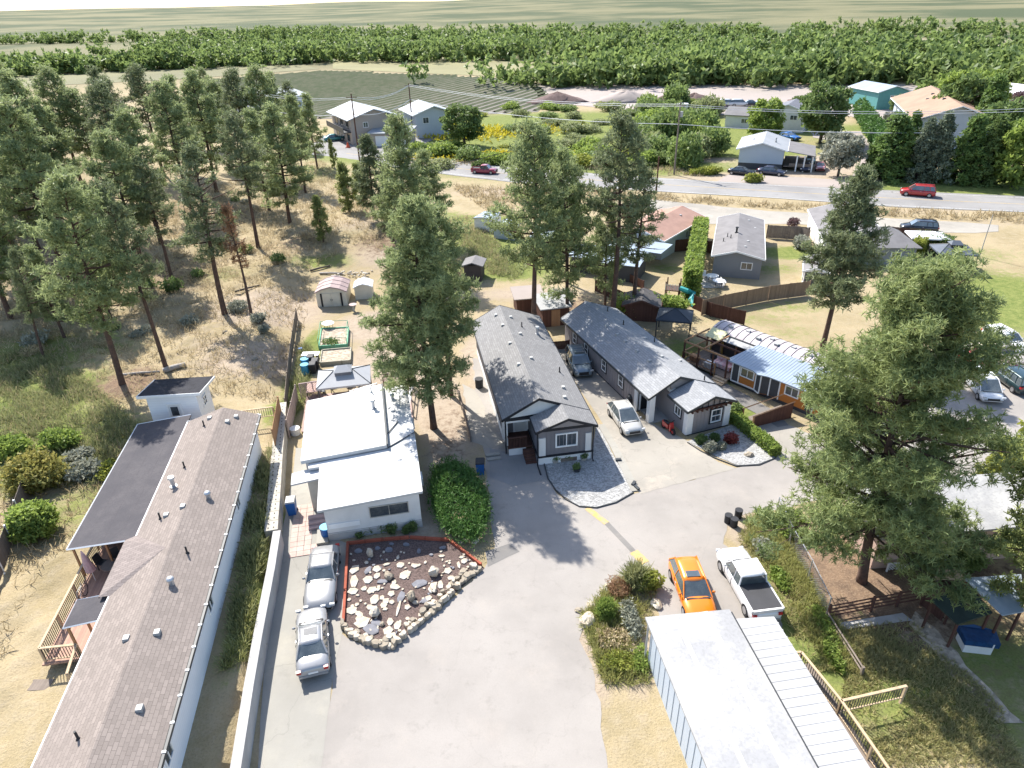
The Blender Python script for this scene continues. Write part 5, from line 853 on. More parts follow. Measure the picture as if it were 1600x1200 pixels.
vehicle('white station wagon with roof rack farthest back in the parking row', 'car', P(1570, 541), heading((1545, 527), (1590, 552)), 'wagon', whitep, rack=True, s=.95)
vehicle('red sedan mostly hidden behind the huge pine in the parking row', 'car', P(1512, 568), heading((1530, 578), (1495, 558)), 'sedan', redp, s=.95)
vehicle('teal green car in shade beside the large tan building', 'car', P(523, 220), heading((512, 221), (534, 219)), 'sedan', tealp, s=1.1)
vehicle('pale blue car in front of the low garage beyond the highway', 'car', P(569, 222), heading((566, 216), (570, 226)), 'van', silver, s=1.1)
vehicle('small dark car left of the garage door beyond the highway', 'car', P(596, 226), heading((590, 226), (602, 228)), 'hatch', blackp, s=1.0)
for i, (px, lab) in enumerate([(1137, 'leftmost'), (1156, 'second from left'), (1174, 'third from left'), (1190, 'rightmost')]): vehicle(lab+' of the four vehicles on the bare pale lot', 'car', P(px, 166), heading((px-5, 166), (px+6, 166)), 'suv' if i < 2 else 'sedan', (whitep, whitep, blackp, navy)[i], s=1.2, detail=False, group='vehicles on the bare lot')
# ================================================================== pines
PV = [pine_meshes(17, 3.9, .34, 11, nb=50, tn=11, crad=.66, shape=.55), pine_meshes(17, 3.4, .42, 12, nb=44, m=G['needle2'], tn=10, crad=.64, shape=.5, dead=.12), pine_meshes(16, 3.1, .38, 13, nb=46, dead=.45, m=G['needle2'], tn=9, crad=.55, shape=.6), pine_meshes(14, 3.4, .2, 14, nb=50, tn=11, crad=.64, shape=.55), pine_meshes(10, 2.4, .15, 15, nb=46, m=G['needle2'], cl=2.4, tn=12), pine_meshes(5, 1.5, .08, 16, nb=30, m=G['needle3'], cl=3, crad=.35)]
PH = [17, 17, 16, 14, 10, 5]
def pine(px, py, v, hgt, label, rs=1., lean=(0, 0), group=None, rz=None, name='pine_tree', cat='pine tree', yaw=0):
    x, y = T(px, py); s_ = hgt/PH[v]; r_ = (px*7+py*13) % 360 if rz is None else rz
    return tree_of(name, PV[v], label, cat, (x, y, hz(x, y)), r_, (s_*rs, s_*rs, s_), group, lean)
HG = 'pines on the dry hillside'
for a in [
 (190, 603, 0, 17.5, 'big leaning pine with a thick trunk, left of the fallen log by the white shed', 1.0, (0, -3)), (262, 577, 1, 16, 'pine with a slender bowed trunk just behind the dark-roofed white shed', .85, (0, -4)),
 (352, 492, 2, 16.5, 'sparse half-bare pine beside the brush pile on the sandy clearing', 1.15, (0, -2)), (70, 562, 2, 10, 'thin sparse sapling-like pine leaning left above the tall green grass', .8, (0, -5)),
 (455, 350, 3, 15, 'full dark pine standing alone at the right edge of the grove', 1.1, (0, 0)), (405, 388, 1, 16, 'dark tall pine left of the full dark pine at the grove edge', 1.0, (0, 0)),
 (495, 262, 3, 13, 'dark pine farthest right at the back of the grove near the parking area', .95, (0, 0)), (478, 300, 0, 15, 'dense pine between the grove edge and the apartment parking', .85, (0, 0)),
 (505, 378, 5, 5.5, 'small ragged young pine in the middle of the dry slope', .9, (0, 0)), (522, 262, 5, 5, 'small light young pine at the top of the pale grassy bank', .7, (0, 0)),
 (586, 342, 4, 11, 'slim dark pine with brownish foliage left of the tall central pine', 1.05, (0, 0)), (545, 332, 5, 6.5, 'light green young pine left of the slim brownish pine', 1.1, (0, 0)), (566, 322, 5, 6, 'light green young pine just behind the slim brownish pine', 1.1, (0, 0)), (612, 335, 5, 5.5, 'low young pine right of the slim brownish pine', 1.2, (0, 0)),
 (640, 408, 3, 16.5, 'tall narrow-topped pine behind the central full pine', 1.05, (0, 0)), (672, 372, 3, 11, 'shorter pine at the right shoulder of the tall central pines', 1.2, (0, 0)), (617, 380, 4, 9, 'low bushy pine at the left foot of the tall narrow-topped pine', 1.2, (0, 0)),
 (326, 560, 5, 0.9, 'tiny seedling pine behind the shed', 1, (0, 0))][:-1]: pine(*a, group=HG)
back = [(35, 420, 0, 17), (110, 455, 0, 18), (150, 395, 1, 17), (90, 340, 3, 16), (230, 440, 0, 15), (215, 345, 1, 16), (285, 395, 2, 15), (300, 330, 0, 16), (255, 270, 1, 15), (340, 300, 3, 16), (370, 330, 0, 16), (395, 275, 1, 16), (430, 280, 0, 17), (330, 235, 3, 14), (60, 260, 1, 16), (130, 290, 0, 15), (10, 330, 3, 16), (20, 500, 3, 14), (185, 245, 1, 13), (440, 225, 3, 14), (380, 220, 1, 13), (280, 215, 0, 13), (465, 235, 1, 13), (20, 215, 0, 14), (95, 205, 3, 13), (230, 190, 1, 12), (330, 180, 0, 12)]
words_ = ['at the left edge of the photo', 'with drooping lower limbs behind the leaning pine', 'deep in the left part of the grove', 'upslope near the left edge', 'between the two trunks behind the white shed', 'in shadow in the middle of the grove', 'with bare lower branches left of the sparse pine', 'upslope of the sparse half-bare pine', 'on the shoulder of the hill under the sandy top', 'left of the dark trunks at the grove edge', 'behind the full dark pine at the grove edge', 'with a tall crown near the top centre of the grove', 'rising highest behind the grove edge', 'on the upper slope in the back row', 'far upslope at the left', 'beside the shaded gap on the left slope', 'cut by the left edge halfway up the hill', 'low on the left edge above the green grass', 'below the sandy hilltop', 'in the back row beside the pale roofed building', 'in front of the pale blue roofed building', 'in the back row centre', 'at the right end of the back row', 'at the top left corner', 'in the top left back row', 'on the skyline right of the sandy hilltop', 'on the skyline left of the blue roofed building']
for q_, ((px, py, v, hh), w_) in enumerate(zip(back, words_)):
    if q_ in (2, 6, 10, 14, 21, 24): continue
    pine(px, py, v, hh*1.08, ('dark' if v in (1, 2) else 'green')+' pine '+w_, 1.08, (0, 0), group=HG)
for (px, py, v, hh, lab) in [(0, 455, 0, 15, 'wide green pine half cut off by the left edge'), (60, 390, 1, 17, 'dark pine between the left edge and the drooping-limbed pine'), (175, 500, 3, 11, 'shorter full pine right of the big leaning pine'), (120, 350, 3, 15, 'full pine in the shade of the left slope'), (250, 380, 0, 16, 'green pine behind the slender bowed pine'), (160, 300, 0, 14, 'green pine below the back rows at the left'), (40, 300, 0, 15, 'green pine near the top left, second row'), (300, 270, 3, 15, 'full pine in the centre of the back rows'), (360, 265, 0, 15, 'green pine in front of the pale blue roofed building row'), (420, 330, 3, 14, 'shorter full pine beside the grove edge'), (205, 270, 1, 14, 'dark pine left of the back row centre'), (100, 530, 3, 9, 'small full pine above the tall green grass'), (270, 440, 1, 13, 'dark small-crowned pine near the sandy clearing')]: pine(px, py, v, hh, lab, 1.05, group=HG)
r = random.Random(77); UG = [bush_mesh(1.2, 1.0, .5, 260, .2, G['sage'], 171), bush_mesh(1.0, 1.2, .6, 260, .2, G['leafd'], 172), bush_mesh(1.1, 1.0, .45, 260, .18, G['straw'], 173, up=.9, asp=.3)]
for i in range(70):
    px, py = r.uniform(0, 480), r.uniform(200, 560)
    if 330 < px and 420 < py: continue
    x, y = T(px, py); v = r.randint(0, 2); o = link('undergrowth_shrub', UG[v]); s_ = r.uniform(.6, 1.4); o.location = (x, y, hz(x, y)-.1); o.rotation_euler = (0, 0, r.uniform(0, 6)); o.scale = (s_, s_, s_)
    tag(o, ('broad ' if s_ > 1.1 else 'small ' if s_ < .8 else '')+['low grey green scrub', 'low dark green scrub', 'low straw-coloured scrub'][v]+' under the hillside pines, '+('upper' if py < 330 else 'middle' if py < 440 else 'lower')+' slope, '+('left' if px < 160 else 'centre' if px < 320 else 'right'), 'shrub', ('broad ' if s_ > 1.1 else 'small ' if s_ < .8 else '')+'scrub under the pines %d %s %s' % (v, 'u' if py < 330 else 'm' if py < 440 else 'l', 'a' if px < 160 else 'b' if px < 320 else 'c'))
# far tree lines in the valley
cs = []; rn = np.random.default_rng(8)
for (a, b, n_) in [((-200, 126), (420, 100), 260), ((420, 96), (1000, 92), 200), ((880, 130), (1500, 126), 240), ((1000, 84), (1800, 96), 260), ((200, 84), (900, 78), 200), ((1500, 120), (2000, 150), 160), ((400, 62), (1700, 58), 300), ((-300, 75), (500, 60), 260), ((1040, 122), (1045, 90), 60)]:
    A, B = np.array(P(*a)), np.array(P(*b)); t_ = rn.random(n_); w2 = rn.normal(0, 1, (n_, 2))*np.array([25, 7]); q = A+(B-A)*t_[:, None]+w2; s_ = rn.uniform(2, 8, n_)
    for k in range(14): cs.append(np.stack([q[:, 0]+rn.normal(0, 1, n_)*s_*.5, q[:, 1]+rn.normal(0, 1, n_)*s_*.5, s_*rn.uniform(.2, 1.4, n_)], 1))
cs = np.concatenate(cs); v, f = tufts(cs, 7, 1.9, 1.3, 9, .3); tag(link('distant_tree_line', npmesh('distant_trees', v, f, G['leaf2'], {'tint': np.repeat(rn.random(len(cs)), 28)})), 'far tree lines between the valley fields beyond the pale lot', 'trees', kind='stuff')
# rust-topped thin dead pine beside the sandy clearing
ms = pine_meshes(9, 1.3, .5, 31, nb=30, m=G['rust'], dead=.35, tn=5); x, y = T(394, 497); tree_of('dead_pine', ms, 'thin dead pine pole with a rust-coloured top on the sandy clearing', 'dead tree', (x, y, hz(x, y)), 40, (1, 1, 1.25))
# hero pines
ms = pine_meshes(17.5, 4.1, .19, 21, nb=92, tn=18, cl=2.2, crad=.64, shape=.55, nl=.25, nw=.065, blades=8); x, y = P(676, 668); tree_of('pine_tree', ms, 'full central pine standing between the white-roofed and grey houses', 'pine tree', (x, y, 0), 0)
x, y = P(703, 618); tree_of('pine_tree', PV[0], 'second pine half hidden just behind the full central pine', 'pine tree', (x, y, 0), 140, (.85, .85, .93))
ms = pine_meshes(18.4, 5.2, .17, 22, nb=88, tn=28, blades=11, cl=2.2, nl=.24, nw=.05, crad=.74, shape=.43, lean=-.10, dead=.1, low=.10, m=G['needleb']); x, y = P(1347, 908); tree_of('pine_tree', ms, 'huge spreading pine dominating the right side of the photo', 'pine tree', (x, y, 0), 20)
ms = pine_meshes(16, 4.0, .26, 23, nb=75, tn=13, cl=2.3, crad=.62, m=G['needle2'], shape=.7); x, y = P(1287, 542); tree_of('pine_tree', ms, 'tall conical pine beside the white-roofed trailer', 'pine tree', (x, y, 0), 70)
GM = 'pines behind the grey houses'
for (px, py, v, hh, rs, ln, lab) in [(836, 522, 0, 19.5, .95, (0, 0), 'tall green pine beside the rear corner of the left grey house'), (957, 503, 1, 19.5, 1.0, (0, 0), 'tallest dark pine of the group behind the light grey house'), (991, 490, 2, 14.5, 1.1, (0, 0), 'shorter bent pine right of the tallest one behind the light grey house'), (889, 506, 3, 16.5, .8, (0, 4), 'thin pine with a tilted trunk between the grey houses'), (885, 442, 0, 14, .9, (0, 0), 'pine behind the tilted thin one, right of the pale-roofed shed'), (944, 490, 3, 12, .8, (0, 0), 'slim low pine at the left foot of the tallest dark pine')]:
    x, y = P(px, py); tree_of('pine_tree', PV[v], lab, 'pine tree', (x, y, 0), px*3 % 360, (hh/PH[v]*rs, hh/PH[v]*rs, hh/PH[v]), GM, ln)
x, y = P(1612, 985); ms = pine_meshes(15, 4.4, .18, 24, nb=90, tn=12, m=G['needle3'], cl=2.4); tree_of('pine_tree', ms, 'yellow-green pine leaning in from the right edge over the shade canopies', 'pine tree', (x, y, 0), 0)
x, y = P(1640, 868); tree_of('pine_tree', PV[1], 'dark pine at the right edge above the bright metal roof', 'pine tree', (x, y, 0), 200, (1.1, 1.1, .75))
x, y = P(1648, 415); tree_of('pine_tree', PV[4], 'small dark pine at the right edge of the dry field', 'pine tree', (x, y, 0), 0, 1.0)
# ------------------------------------------------------------------ broadleaf and garden trees
LT = {'round': leaftree_meshes(8, 3.6, .28, 41, G['leafd'], 26, 110, .42), 'round2': leaftree_meshes(6, 3.2, .35, 42, G['sage'], 24, 110, .38), 'cone': leaftree_meshes(12, 3.6, .05, 43, G['cedar'], 60, 80, .42, shape='cone'), 'spruce': leaftree_meshes(13, 3.9, .04, 44, G['spruce'], 70, 80, .42, shape='cone'), 'light': leaftree_meshes(8, 4, .2, 45, G['leaf'], 28, 110, .45)}
def ltree(k, px, py, s_, label, name='leafy_tree', cat='tree', group=None, rs=1.0, m=None):
    x, y = P(px, py); o = tree_of(name, LT[k], label, cat, (x, y, 0), (px*7) % 360, (s_*rs, s_*rs, s_), group)
    if m: c = KIDS[o.name][1]; c.data = c.data.copy(); c.data.materials[0] = m
    return o
ltree('round', 1281, 224, 1.5, 'round green tree shading the lawn beyond the white houses'); ltree('round2', 1309, 276, 1.2, 'dusty green ball-shaped tree beside the curved farm driveway', rs=1.0)
ltree('light', 1192, 222, 1.1, 'bushy tree in front of the slate-roofed white house'); ltree('round', 726, 228, 1.1, 'dense dark tree alone in the meadow left of the thicket', rs=1.2)
ltree('round', 1253, 196, .9, 'round bush-like tree behind the white house gable', rs=1.1)
RG = 'trees along the highway at the right'
ltree('cone', 1386, 280, .95, 'broad dark cedar at the near end of the tall clipped hedge', group=RG, rs=1.35); ltree('cone', 1364, 278, .62, 'lower rounded cedar at the left foot of the broad one', group=RG, rs=1.35)
ltree('spruce', 1455, 284, .88, 'large blue spruce in front of the tan apartment roof', 'spruce_tree', group=RG, rs=.95); ltree('spruce', 1432, 283, .8, 'smaller blue grey spruce left of the large one', 'spruce_tree', group=RG)
ltree('cone', 1500, 286, .95, 'dark conifer right of the large blue spruce', group=RG, rs=1.1); ltree('spruce', 1535, 288, .85, 'grey green conifer between dark conifer and right edge trees', group=RG, rs=1.05, m=G['leafd'])
ltree('light', 1580, 292, 1.3, 'bright green leafy tree at the right end of the row', group=RG); ltree('round', 1555, 268, 1.5, 'tall leafy tree behind the conifer row', group=RG)
ltree('cone', 1404, 252, .6, 'narrow dark conifer behind the broad cedar', group=RG); ltree('cone', 1418, 240, .7, 'slim conifer against the white apartment wall', group=RG)
for i, (px, py, k, s_, lab) in enumerate([(1498, 215, 'round', 1.6, 'dark tree behind the tan roof, left of the purple one'), (1530, 232, 'cone', 1.2, 'tall conifer behind the tan roof'), (1588, 222, 'round', 1.2, 'purple-leaved tree at the top right'), (1478, 190, 'light', 1.4, 'green tree at the top right behind the tan roof'), (1520, 195, 'light', 1.5, 'broad tree at the top right in front of the white shed roof'), (1400, 178, 'round', .6, 'small tree by the turquoise building'), (1388, 205, 'round2', .7, 'small grey green tree by the apartment lawn')]): ltree(k, px, py, s_, lab, m=G['purple'] if i == 2 else None, group='trees round the tan apartment block')
ltree('light', 1620, 790, .75, 'yellow-green leafy tree at the right edge beside the road', m=G['leafy']); ltree('light', 1570, 770, .5, 'low yellow-green tree at the road bend by the right edge', m=G['leafy'])
# tall clipped hedge running up beside the farm driveway
pts_ = [(1340, 185), (1348, 196), (1356, 208), (1365, 222), (1372, 238), (1374, 252), (1372, 266), (1368, 280)]; hg = thing('clipped_hedge', 'tall clipped cedar hedge curving beside the farm driveway', 'hedge', P(1340, 185))
ox, oy = P(1340, 185); wp = [P(*p) for p in pts_]; k_ = 0
for (a, b) in zip(wp, wp[1:]):
    L = math.dist(a, b); n_ = max(1, int(L/2.6))
    for i in range(n_):
        q = i/n_; me = LT.setdefault('hedge%d' % (k_ % 3), bush_mesh(1.7, 1.7, 2.6, 420, .4, G['juniper'], 50+k_ % 3, hollow=.8)); o = link('hedge_tree', me, hg, loc=(a[0]+(b[0]-a[0])*q-ox, a[1]+(b[1]-a[1])*q-oy, .1), rz=k_*1.3); o.scale = (1, 1, .95+.1*math.sin(k_*2)); k_ += 1
# thicket beyond the highway
BM = [bush_mesh(3.2, 3.0, 1.7, 800, .42, G['leaf'], 61, hollow=.2, lumps=6), bush_mesh(2.8, 3.2, 2.1, 800, .42, G['leaf2'], 62, hollow=.2, lumps=6), bush_mesh(3.4, 2.8, 1.5, 700, .40, G['sage2'], 63, hollow=.2, lumps=6), bush_mesh(2.2, 2.2, 1.3, 500, .36, G['leafy'], 64)]
r = random.Random(5); n_ = 0
cells = [(px, py) for py in (172, 184, 196, 208, 220, 232, 246, 258) for px in range(690, 1130, 20)]
for px, py in cells:
    px += r.randint(-9, 9); py += r.randint(-4, 4)
    d = .1
    if px > 840 and py < 262 and px < 1125: d = .62
    if px > 985 and py > 225: d = .97 if py < 275 and px < 1115 else .2
    if px < 840 and py > 232: d = .45
    if px < 800 and py < 230: d = .12
    if px > 1100: d *= .5
    if r.random() > d: continue
    x, y = P(px, py); v = r.choice([0, 0, 1, 2, 2, 3]) if px < 1000 else r.choice([0, 1, 1, 2]); o = link('shrub', BM[v]); sc_ = r.uniform(.7, 1.4)*(1.25 if px > 1000 and py < 240 else 1); o.location = (x, y, -.2); o.rotation_euler = (0, 0, r.uniform(0, 6)); o.scale = (sc_, sc_, sc_*(r.uniform(.45, .85) if px < 1000 else r.uniform(.7, 1.5)))
    size_ = 'large ' if sc_ > 1.25 else 'middling ' if sc_ > .95 else 'small '; where = ('at the far edge by the pale lot' if py < 190 else 'in the middle of the thicket' if py < 225 else 'near the highway verge'); side = ('left part' if px < 850 else 'centre left' if px < 930 else 'centre right' if px < 1010 else 'right part')
    tag(o, size_+['bright green bush', 'dark green bush', 'olive bush', 'yellow-green bush'][v]+' '+where+', '+side, 'bush', 'bushes of the thicket beyond the highway: '+size_+['bright', 'dark', 'grey', 'yellow'][v]+' '+where+' '+side); n_ += 1
# yellow flowering weeds in the meadow
cs = []; r_ = np.random.default_rng(3)
for (px, py, rx, ry, n) in [(770, 245, 16, 4, 500), (700, 210, 10, 8, 250), (810, 205, 14, 6, 500), (745, 215, 12, 6, 250)]:
    x, y = P(px, py); q = r_.normal(size=(n, 2))*.5; cs.append(np.stack([x+q[:, 0]*rx, y+q[:, 1]*ry, r_.uniform(.2, .7, n)], 1))
cs = np.concatenate(cs); v, f = tufts(cs, 3, .55, .35, 5, .6); tag(link('wildflowers', npmesh('wildflowers', v, f, leafmat('yellow meadow flowers', (.35, .33, .04), (.62, .52, .05), .3), {'tint': np.repeat(r_.random(len(cs)), 12)})), 'yellow flowering weeds scattered over the meadow beyond the highway', 'wildflowers', kind='stuff')
# ------------------------------------------------------------------ near shrubs and hedges
Bx = lambda *a, **k: bush('shrub', *a, **k)
o = bush('juniper', 'large dense bright green juniper beside the white house, behind the rock bed', 'juniper', P(718, 790), 1.75, 3.9, .95, 9000, .19, G['juniper'], 71, rz=14, lumps=26, hollow=.75, up=.5, asp=.3)
Bx('orange-tipped round shrub in the weeds left of the brown-roofed house', 'bush', T(62, 760), 1.9, 1.7, 1.25, 2600, .20, G['leafo'], 72, lumps=14); Bx('bright green round shrub beside the pale fence at the left edge', 'bush', T(58, 835), 1.45, 1.4, 1.15, 2600, .2, G['leaf'], 73, lumps=14)
Bx('green shrub behind the orange-tipped one at the left edge', 'bush', T(20, 712), 1.5, 1.3, .9, 1600, .2, G['leaf'], 74); Bx('green bushy weeds upslope of the orange-tipped shrub', 'bush', T(95, 700), 1.5, 1.0, .8, 1500, .2, G['leaf'], 75); Bx('grey green thistle-like shrub left of the dark side roof', 'bush', T(135, 745), 1.3, 1.1, .6, 900, .2, G['sage'], 76); Bx('low grey green shrub with pale leaves above the thistle patch', 'bush', T(128, 720), 1.1, .8, .5, 600, .2, G['sage'], 77)
Bx('yellow green weed clump at the corner of the dark side roof', 'bush', T(172, 742), .8, 1.0, .5, 600, .2, G['leafy'], 78)
def hedge(label, a, b, wd, h, n, size, m, seed, name='hedge', z=0.):
    A, B = P(*a), P(*b); L = math.dist(A, B); p, ti = cloud(n, L/2, wd/2, h/2, seed, box=True); p[:, 2] += np.sin(p[:, 0]*2+seed)*.07; o = link(name, leafmesh('hedge', p, ti, size, m, seed, 2)); o.location = ((A[0]+B[0])/2, (A[1]+B[1])/2, z); o.rotation_euler = (0, 0, math.atan2(B[1]-A[1], B[0]-A[0])); return tag(o, label, 'hedge')
hedge('low bright green clipped hedge beside the rock garden of the light grey house', (1146, 658), (1212, 712), .75, .75, 2200, .16, G['leaf'], 81)
hedge('tall cedar hedge left of the grey home with the two-tone roof', (1078, 466), (1092, 378), 1.7, 3.2, 5200, .28, G['leaf'], 82)
hedge('clipped dark hedge behind the slate blue gazebo', (1425, 390), (1480, 400), 2.0, 2.2, 2200, .28, G['leafd'], 83)
hedge('short bright clipped hedge right of the hip-roofed house', (1430, 405), (1436, 392), 1.2, 2.2, 900, .25, G['leafy'], 84)
Bx('spreading green shrub mass behind the light grey house and dark shingled shed', 'bush', P(1022, 488), 3.6, 1.8, 1.2, 2600, .26, G['leaf'], 85, rz=-15); Bx('rounded green shrub against the slide at the foot of the tall hedge', 'bush', P(988, 492), 2.2, 1.4, 1.1, 1400, .26, G['leaf'], 86)
Bx('grey green flowering bush over the brown timber shed', 'bush', P(872, 488), 1.8, 1.4, 1.4, 1300, .24, G['sage'], 87)
Bx('pale green ball-shaped shrub, larger of two in the rock garden', 'bush', P(1109, 704), .48, .46, .42, 700, .12, G['sage'], 88, hollow=.8); Bx('pale green ball-shaped shrub, smaller of two in the rock garden', 'bush', P(1127, 701), .38, .36, .32, 500, .12, G['sage'], 89, hollow=.8); Bx('dark green shrub against the front wall in the rock garden', 'bush', P(1096, 692), .48, .42, .4, 500, .13, G['leafd'], 90); Bx('dark low shrub behind the two pale ball-shaped shrubs', 'bush', P(1116, 687), .4, .4, .3, 400, .13, G['leafd'], 91); Bx('dark red barberry shrub in the shade of the light grey house', 'bush', P(1140, 692), .58, .45, .5, 600, .13, G['leafr'], 92)
Bx('dark green shrub at the right front corner of the light grey house', 'bush', P(1150, 652), .5, .7, .8, 500, .15, G['leafd'], 93)
o = thing('ornamental_grass_tuft', 'tall spiky green shrub at the tip of the island bed beside the road', 'shrub', (*P(992, 915), 0)); c_, ti = cloud(420, .6, .6, .6, 94); v, f = tufts(c_, 4, .6, .05, 94, 1.4); link('leaves', npmesh('spikes', v, f, G['grassg'], {'tint': np.repeat(ti, 16)}), o)
Bx('yellow green flowering shrub joined to the tall spiky one in the island bed', 'bush', P(1012, 918), .85, .7, .7, 700, .15, G['leafy'], 95); Bx('reddish brown grassy clump in the island bed', 'bush', P(968, 925), .8, .8, .5, 900, .13, G['rust'], 96, asp=.3, up=.9)
Bx('green spiky clump beside the pale boulder in the island bed', 'bush', P(945, 963), .6, .7, .7, 800, .2, G['leaf'], 97, asp=.25, up=1.0); Bx('grey seed-headed shrub in the middle of the island bed', 'bush', P(985, 975), .55, 1.4, .5, 900, .12, G['sage'], 98); Bx('pale yellow flowering patch in the island bed', 'bush', P(955, 1002), .95, .9, .3, 500, .12, G['straw'], 99); Bx('yellow flowering weeds at the lower end of the island bed', 'bush', P(965, 1038), 1.0, .7, .35, 500, .12, G['leafy'], 100)
Bx('green low weeds at the lower right of the island bed', 'bush', P(1000, 1035), .5, .9, .3, 500, .12, G['leaf'], 101)
Bx('green weed clump along the white pickup', 'bush', P(1218, 905), .5, 1.2, .3, 500, .14, G['leaf'], 102); Bx('grey green weeds under the metal signpost', 'bush', P(1192, 860), .6, .8, .35, 500, .13, G['sage'], 103); Bx('spiky green plant at the road edge above the bins', 'bush', P(1186, 806), .35, .35, .35, 200, .16, G['leaf'], 104, asp=.25, up=1.2)
Bx('bright green bush behind the chain link fence corner', 'bush', P(1235, 830), 1.0, 1.3, .7, 1200, .17, G['leaf'], 105); Bx('green weeds along the chain link fence', 'bush', P(1290, 985), .5, 1.6, .3, 700, .13, G['leaf'], 106); Bx('green vine leaves along the low rail beside the garden', 'bush', P(1300, 1030), .4, 1.1, .3, 500, .14, G['leaf'], 107)
Bx('dark bush against the wall of the beige house, left of the black door', 'bush', P(1450, 884), .8, .5, .6, 500, .17, G['leafd'], 108); Bx('dark bush against the wall of the beige house, right of the black door', 'bush', P(1505, 888), 1.3, .6, .8, 800, .17, G['leafd'], 109)
Bx('white flowering shrub left of the tall white shed', 'bush', P(1250, 388), 1.2, 1.6, 1.0, 700, .25, G['sage'], 110); Bx('dark purple bush beside the service road fence', 'bush', P(1238, 354), .9, .8, .8, 300, .22, G['purple'], 111)
for i, (px, py, sz) in enumerate([(670, 238, 1.3), (652, 234, 1.1), (690, 246, 1.2), (770, 255, 1.6), (750, 262, 1.0), (800, 255, 1.4)]): Bx('low round bush on the highway bank, %s' % ['first right of the garage', 'nearest the garage lane', 'third along the bank', 'large one by the yellow flowers', 'small one below the large one', 'last before the thicket'][i], 'bush', P(px, py), 2.2*sz, 1.6*sz, .8*sz, 500, .36, G['leaf'] if i % 2 else G['leafd'], 120+i)
Bx('yellow green bush at the highway edge below the black sedan', 'bush', P(1177, 285), 1.8, 1.0, .9, 500, .3, G['leafy'], 130); Bx('leafy yellow green patch left of the black sedan', 'bush', P(1105, 272), 3.6, 1.6, .8, 900, .34, G['leafy'], 131)
Bx('grey green sagebrush beside the thin dead pine', 'bush', T(405, 505), .9, .8, .55, 500, .16, G['sage'], 132); Bx('grey sagebrush lower left on the sandy clearing', 'bush', T(413, 520), .6, .6, .4, 300, .16, G['sage'], 133); Bx('grey green bush behind the sparse pine trunk', 'bush', T(372, 488), 1.2, .9, .7, 700, .16, G['sage'], 134)
for i, (px, py) in enumerate([(548, 832), (562, 838), (578, 832), (597, 830), (612, 833), (635, 832), (645, 829)]): Bx(['small pot-sized plant at the left end of the white front wall', 'low dark plant second along the white front wall', 'spreading dark fern left of the spiky clump', 'tall spiky clump in the middle of the white front wall', 'leafy plant right of the spiky clump by the front wall', 'small dark plant under the front window', 'round dark plant at the right end of the front wall'][i], 'plant', P(px, py), [.25, .3, .6, .8, .4, .3, .35][i], .3, [.3, .25, .35, .5, .4, .3, .4][i], 260, .13, G['leafd'], 140+i, up=.8, asp=.4)
# ------------------------------------------------------------------ grasses
r_ = np.random.default_rng(17)
def grass(name, label, n, samp, m, hgt, wd, seed, tilt=1.2, kind='stuff', nb=3):
    px = samp; x = px[:, 0]; y = px[:, 1]; z = height(x, y); c = np.stack([x, y, z], 1); v, f = tufts(c, nb, hgt, wd, seed, tilt); o = link(name, npmesh(name, v, f, m, {'tint': np.repeat(r_.random(len(c)), nb*4)})); return tag(o, label, 'grass', kind=kind)
def region(poly, n, hill=True):
    P_ = [T(*p) if hill else P(*p) for p in poly]; xs = [p[0] for p in P_]; ys = [p[1] for p in P_]; out = []
    while sum(map(len, out)) < n:
        q = np.stack([r_.uniform(min(xs), max(xs), n*2), r_.uniform(min(ys), max(ys), n*2)], 1); cl = np.sin(q[:, 0]*.9+2*np.sin(q[:, 1]*.5))*np.cos(q[:, 1]*.8)+r_.normal(0, .5, len(q)); q = q[inpoly(q[:, 0], q[:, 1], P_) & (cl > -.35)]; out.append(q)
    return np.concatenate(out)[:n]
grass('dry_grass', 'dry straw-coloured grass over the hillside left of the houses', 0, region([(0, 1050), (60, 900), (110, 860), (210, 665), (235, 600), (440, 640), (470, 560), (490, 420), (560, 380), (700, 430), (800, 430), (760, 340), (600, 330), (500, 250), (300, 300), (0, 480), (-150, 700), (-150, 1050)], 17000), G['straw'], .5, .05, 201)
grass('green_grass', 'tall greenish grass on the slope at the left edge', 0, np.concatenate([region([(0, 560), (60, 540), (150, 610), (230, 680), (150, 760), (90, 740), (0, 720), (-60, 640)], 5500), region([(470, 640), (430, 660), (455, 600), (470, 540), (487, 540), (485, 620)], 600), region([(395, 1050), (430, 840), (425, 700), (400, 720), (380, 850), (345, 1050)], 1400), region([(700, 360), (740, 350), (830, 420), (800, 440), (750, 420)], 1500)]), G['grassg'], .55, .05, 202)
grass('lawn_grass', 'green and straw grass along the verge between the white pickup and the chain link fence', 0, np.concatenate([region([(1180, 800), (1215, 800), (1300, 960), (1340, 1050), (1260, 1050), (1215, 940), (1150, 840)], 3500, False), region([(910, 960), (965, 910), (1010, 890), (1020, 950), (1010, 1060), (940, 1060)], 1600, False), region([(1310, 980), (1420, 970), (1500, 1050), (1340, 1060)], 1200, False), region([(1330, 990), (1430, 975), (1560, 1100), (1600, 1200), (1300, 1200)], 6000, False)]), G['mixgrass'], .22, .035, 203)
grass('tall_weeds', 'tall wild yellow-green weeds in the island bed and along the pickup verge', 0, np.concatenate([region([(905, 965), (960, 905), (1015, 885), (1030, 940), (1000, 960), (1012, 1070), (945, 1070)], 1500, False), region([(1165, 810), (1215, 805), (1260, 900), (1310, 980), (1340, 1050), (1290, 1050), (1220, 900), (1160, 845)], 2200, False), region([(395, 1050), (440, 840), (425, 820), (350, 1050)], 700)]), G['weed'], .42, .035, 209, nb=4)
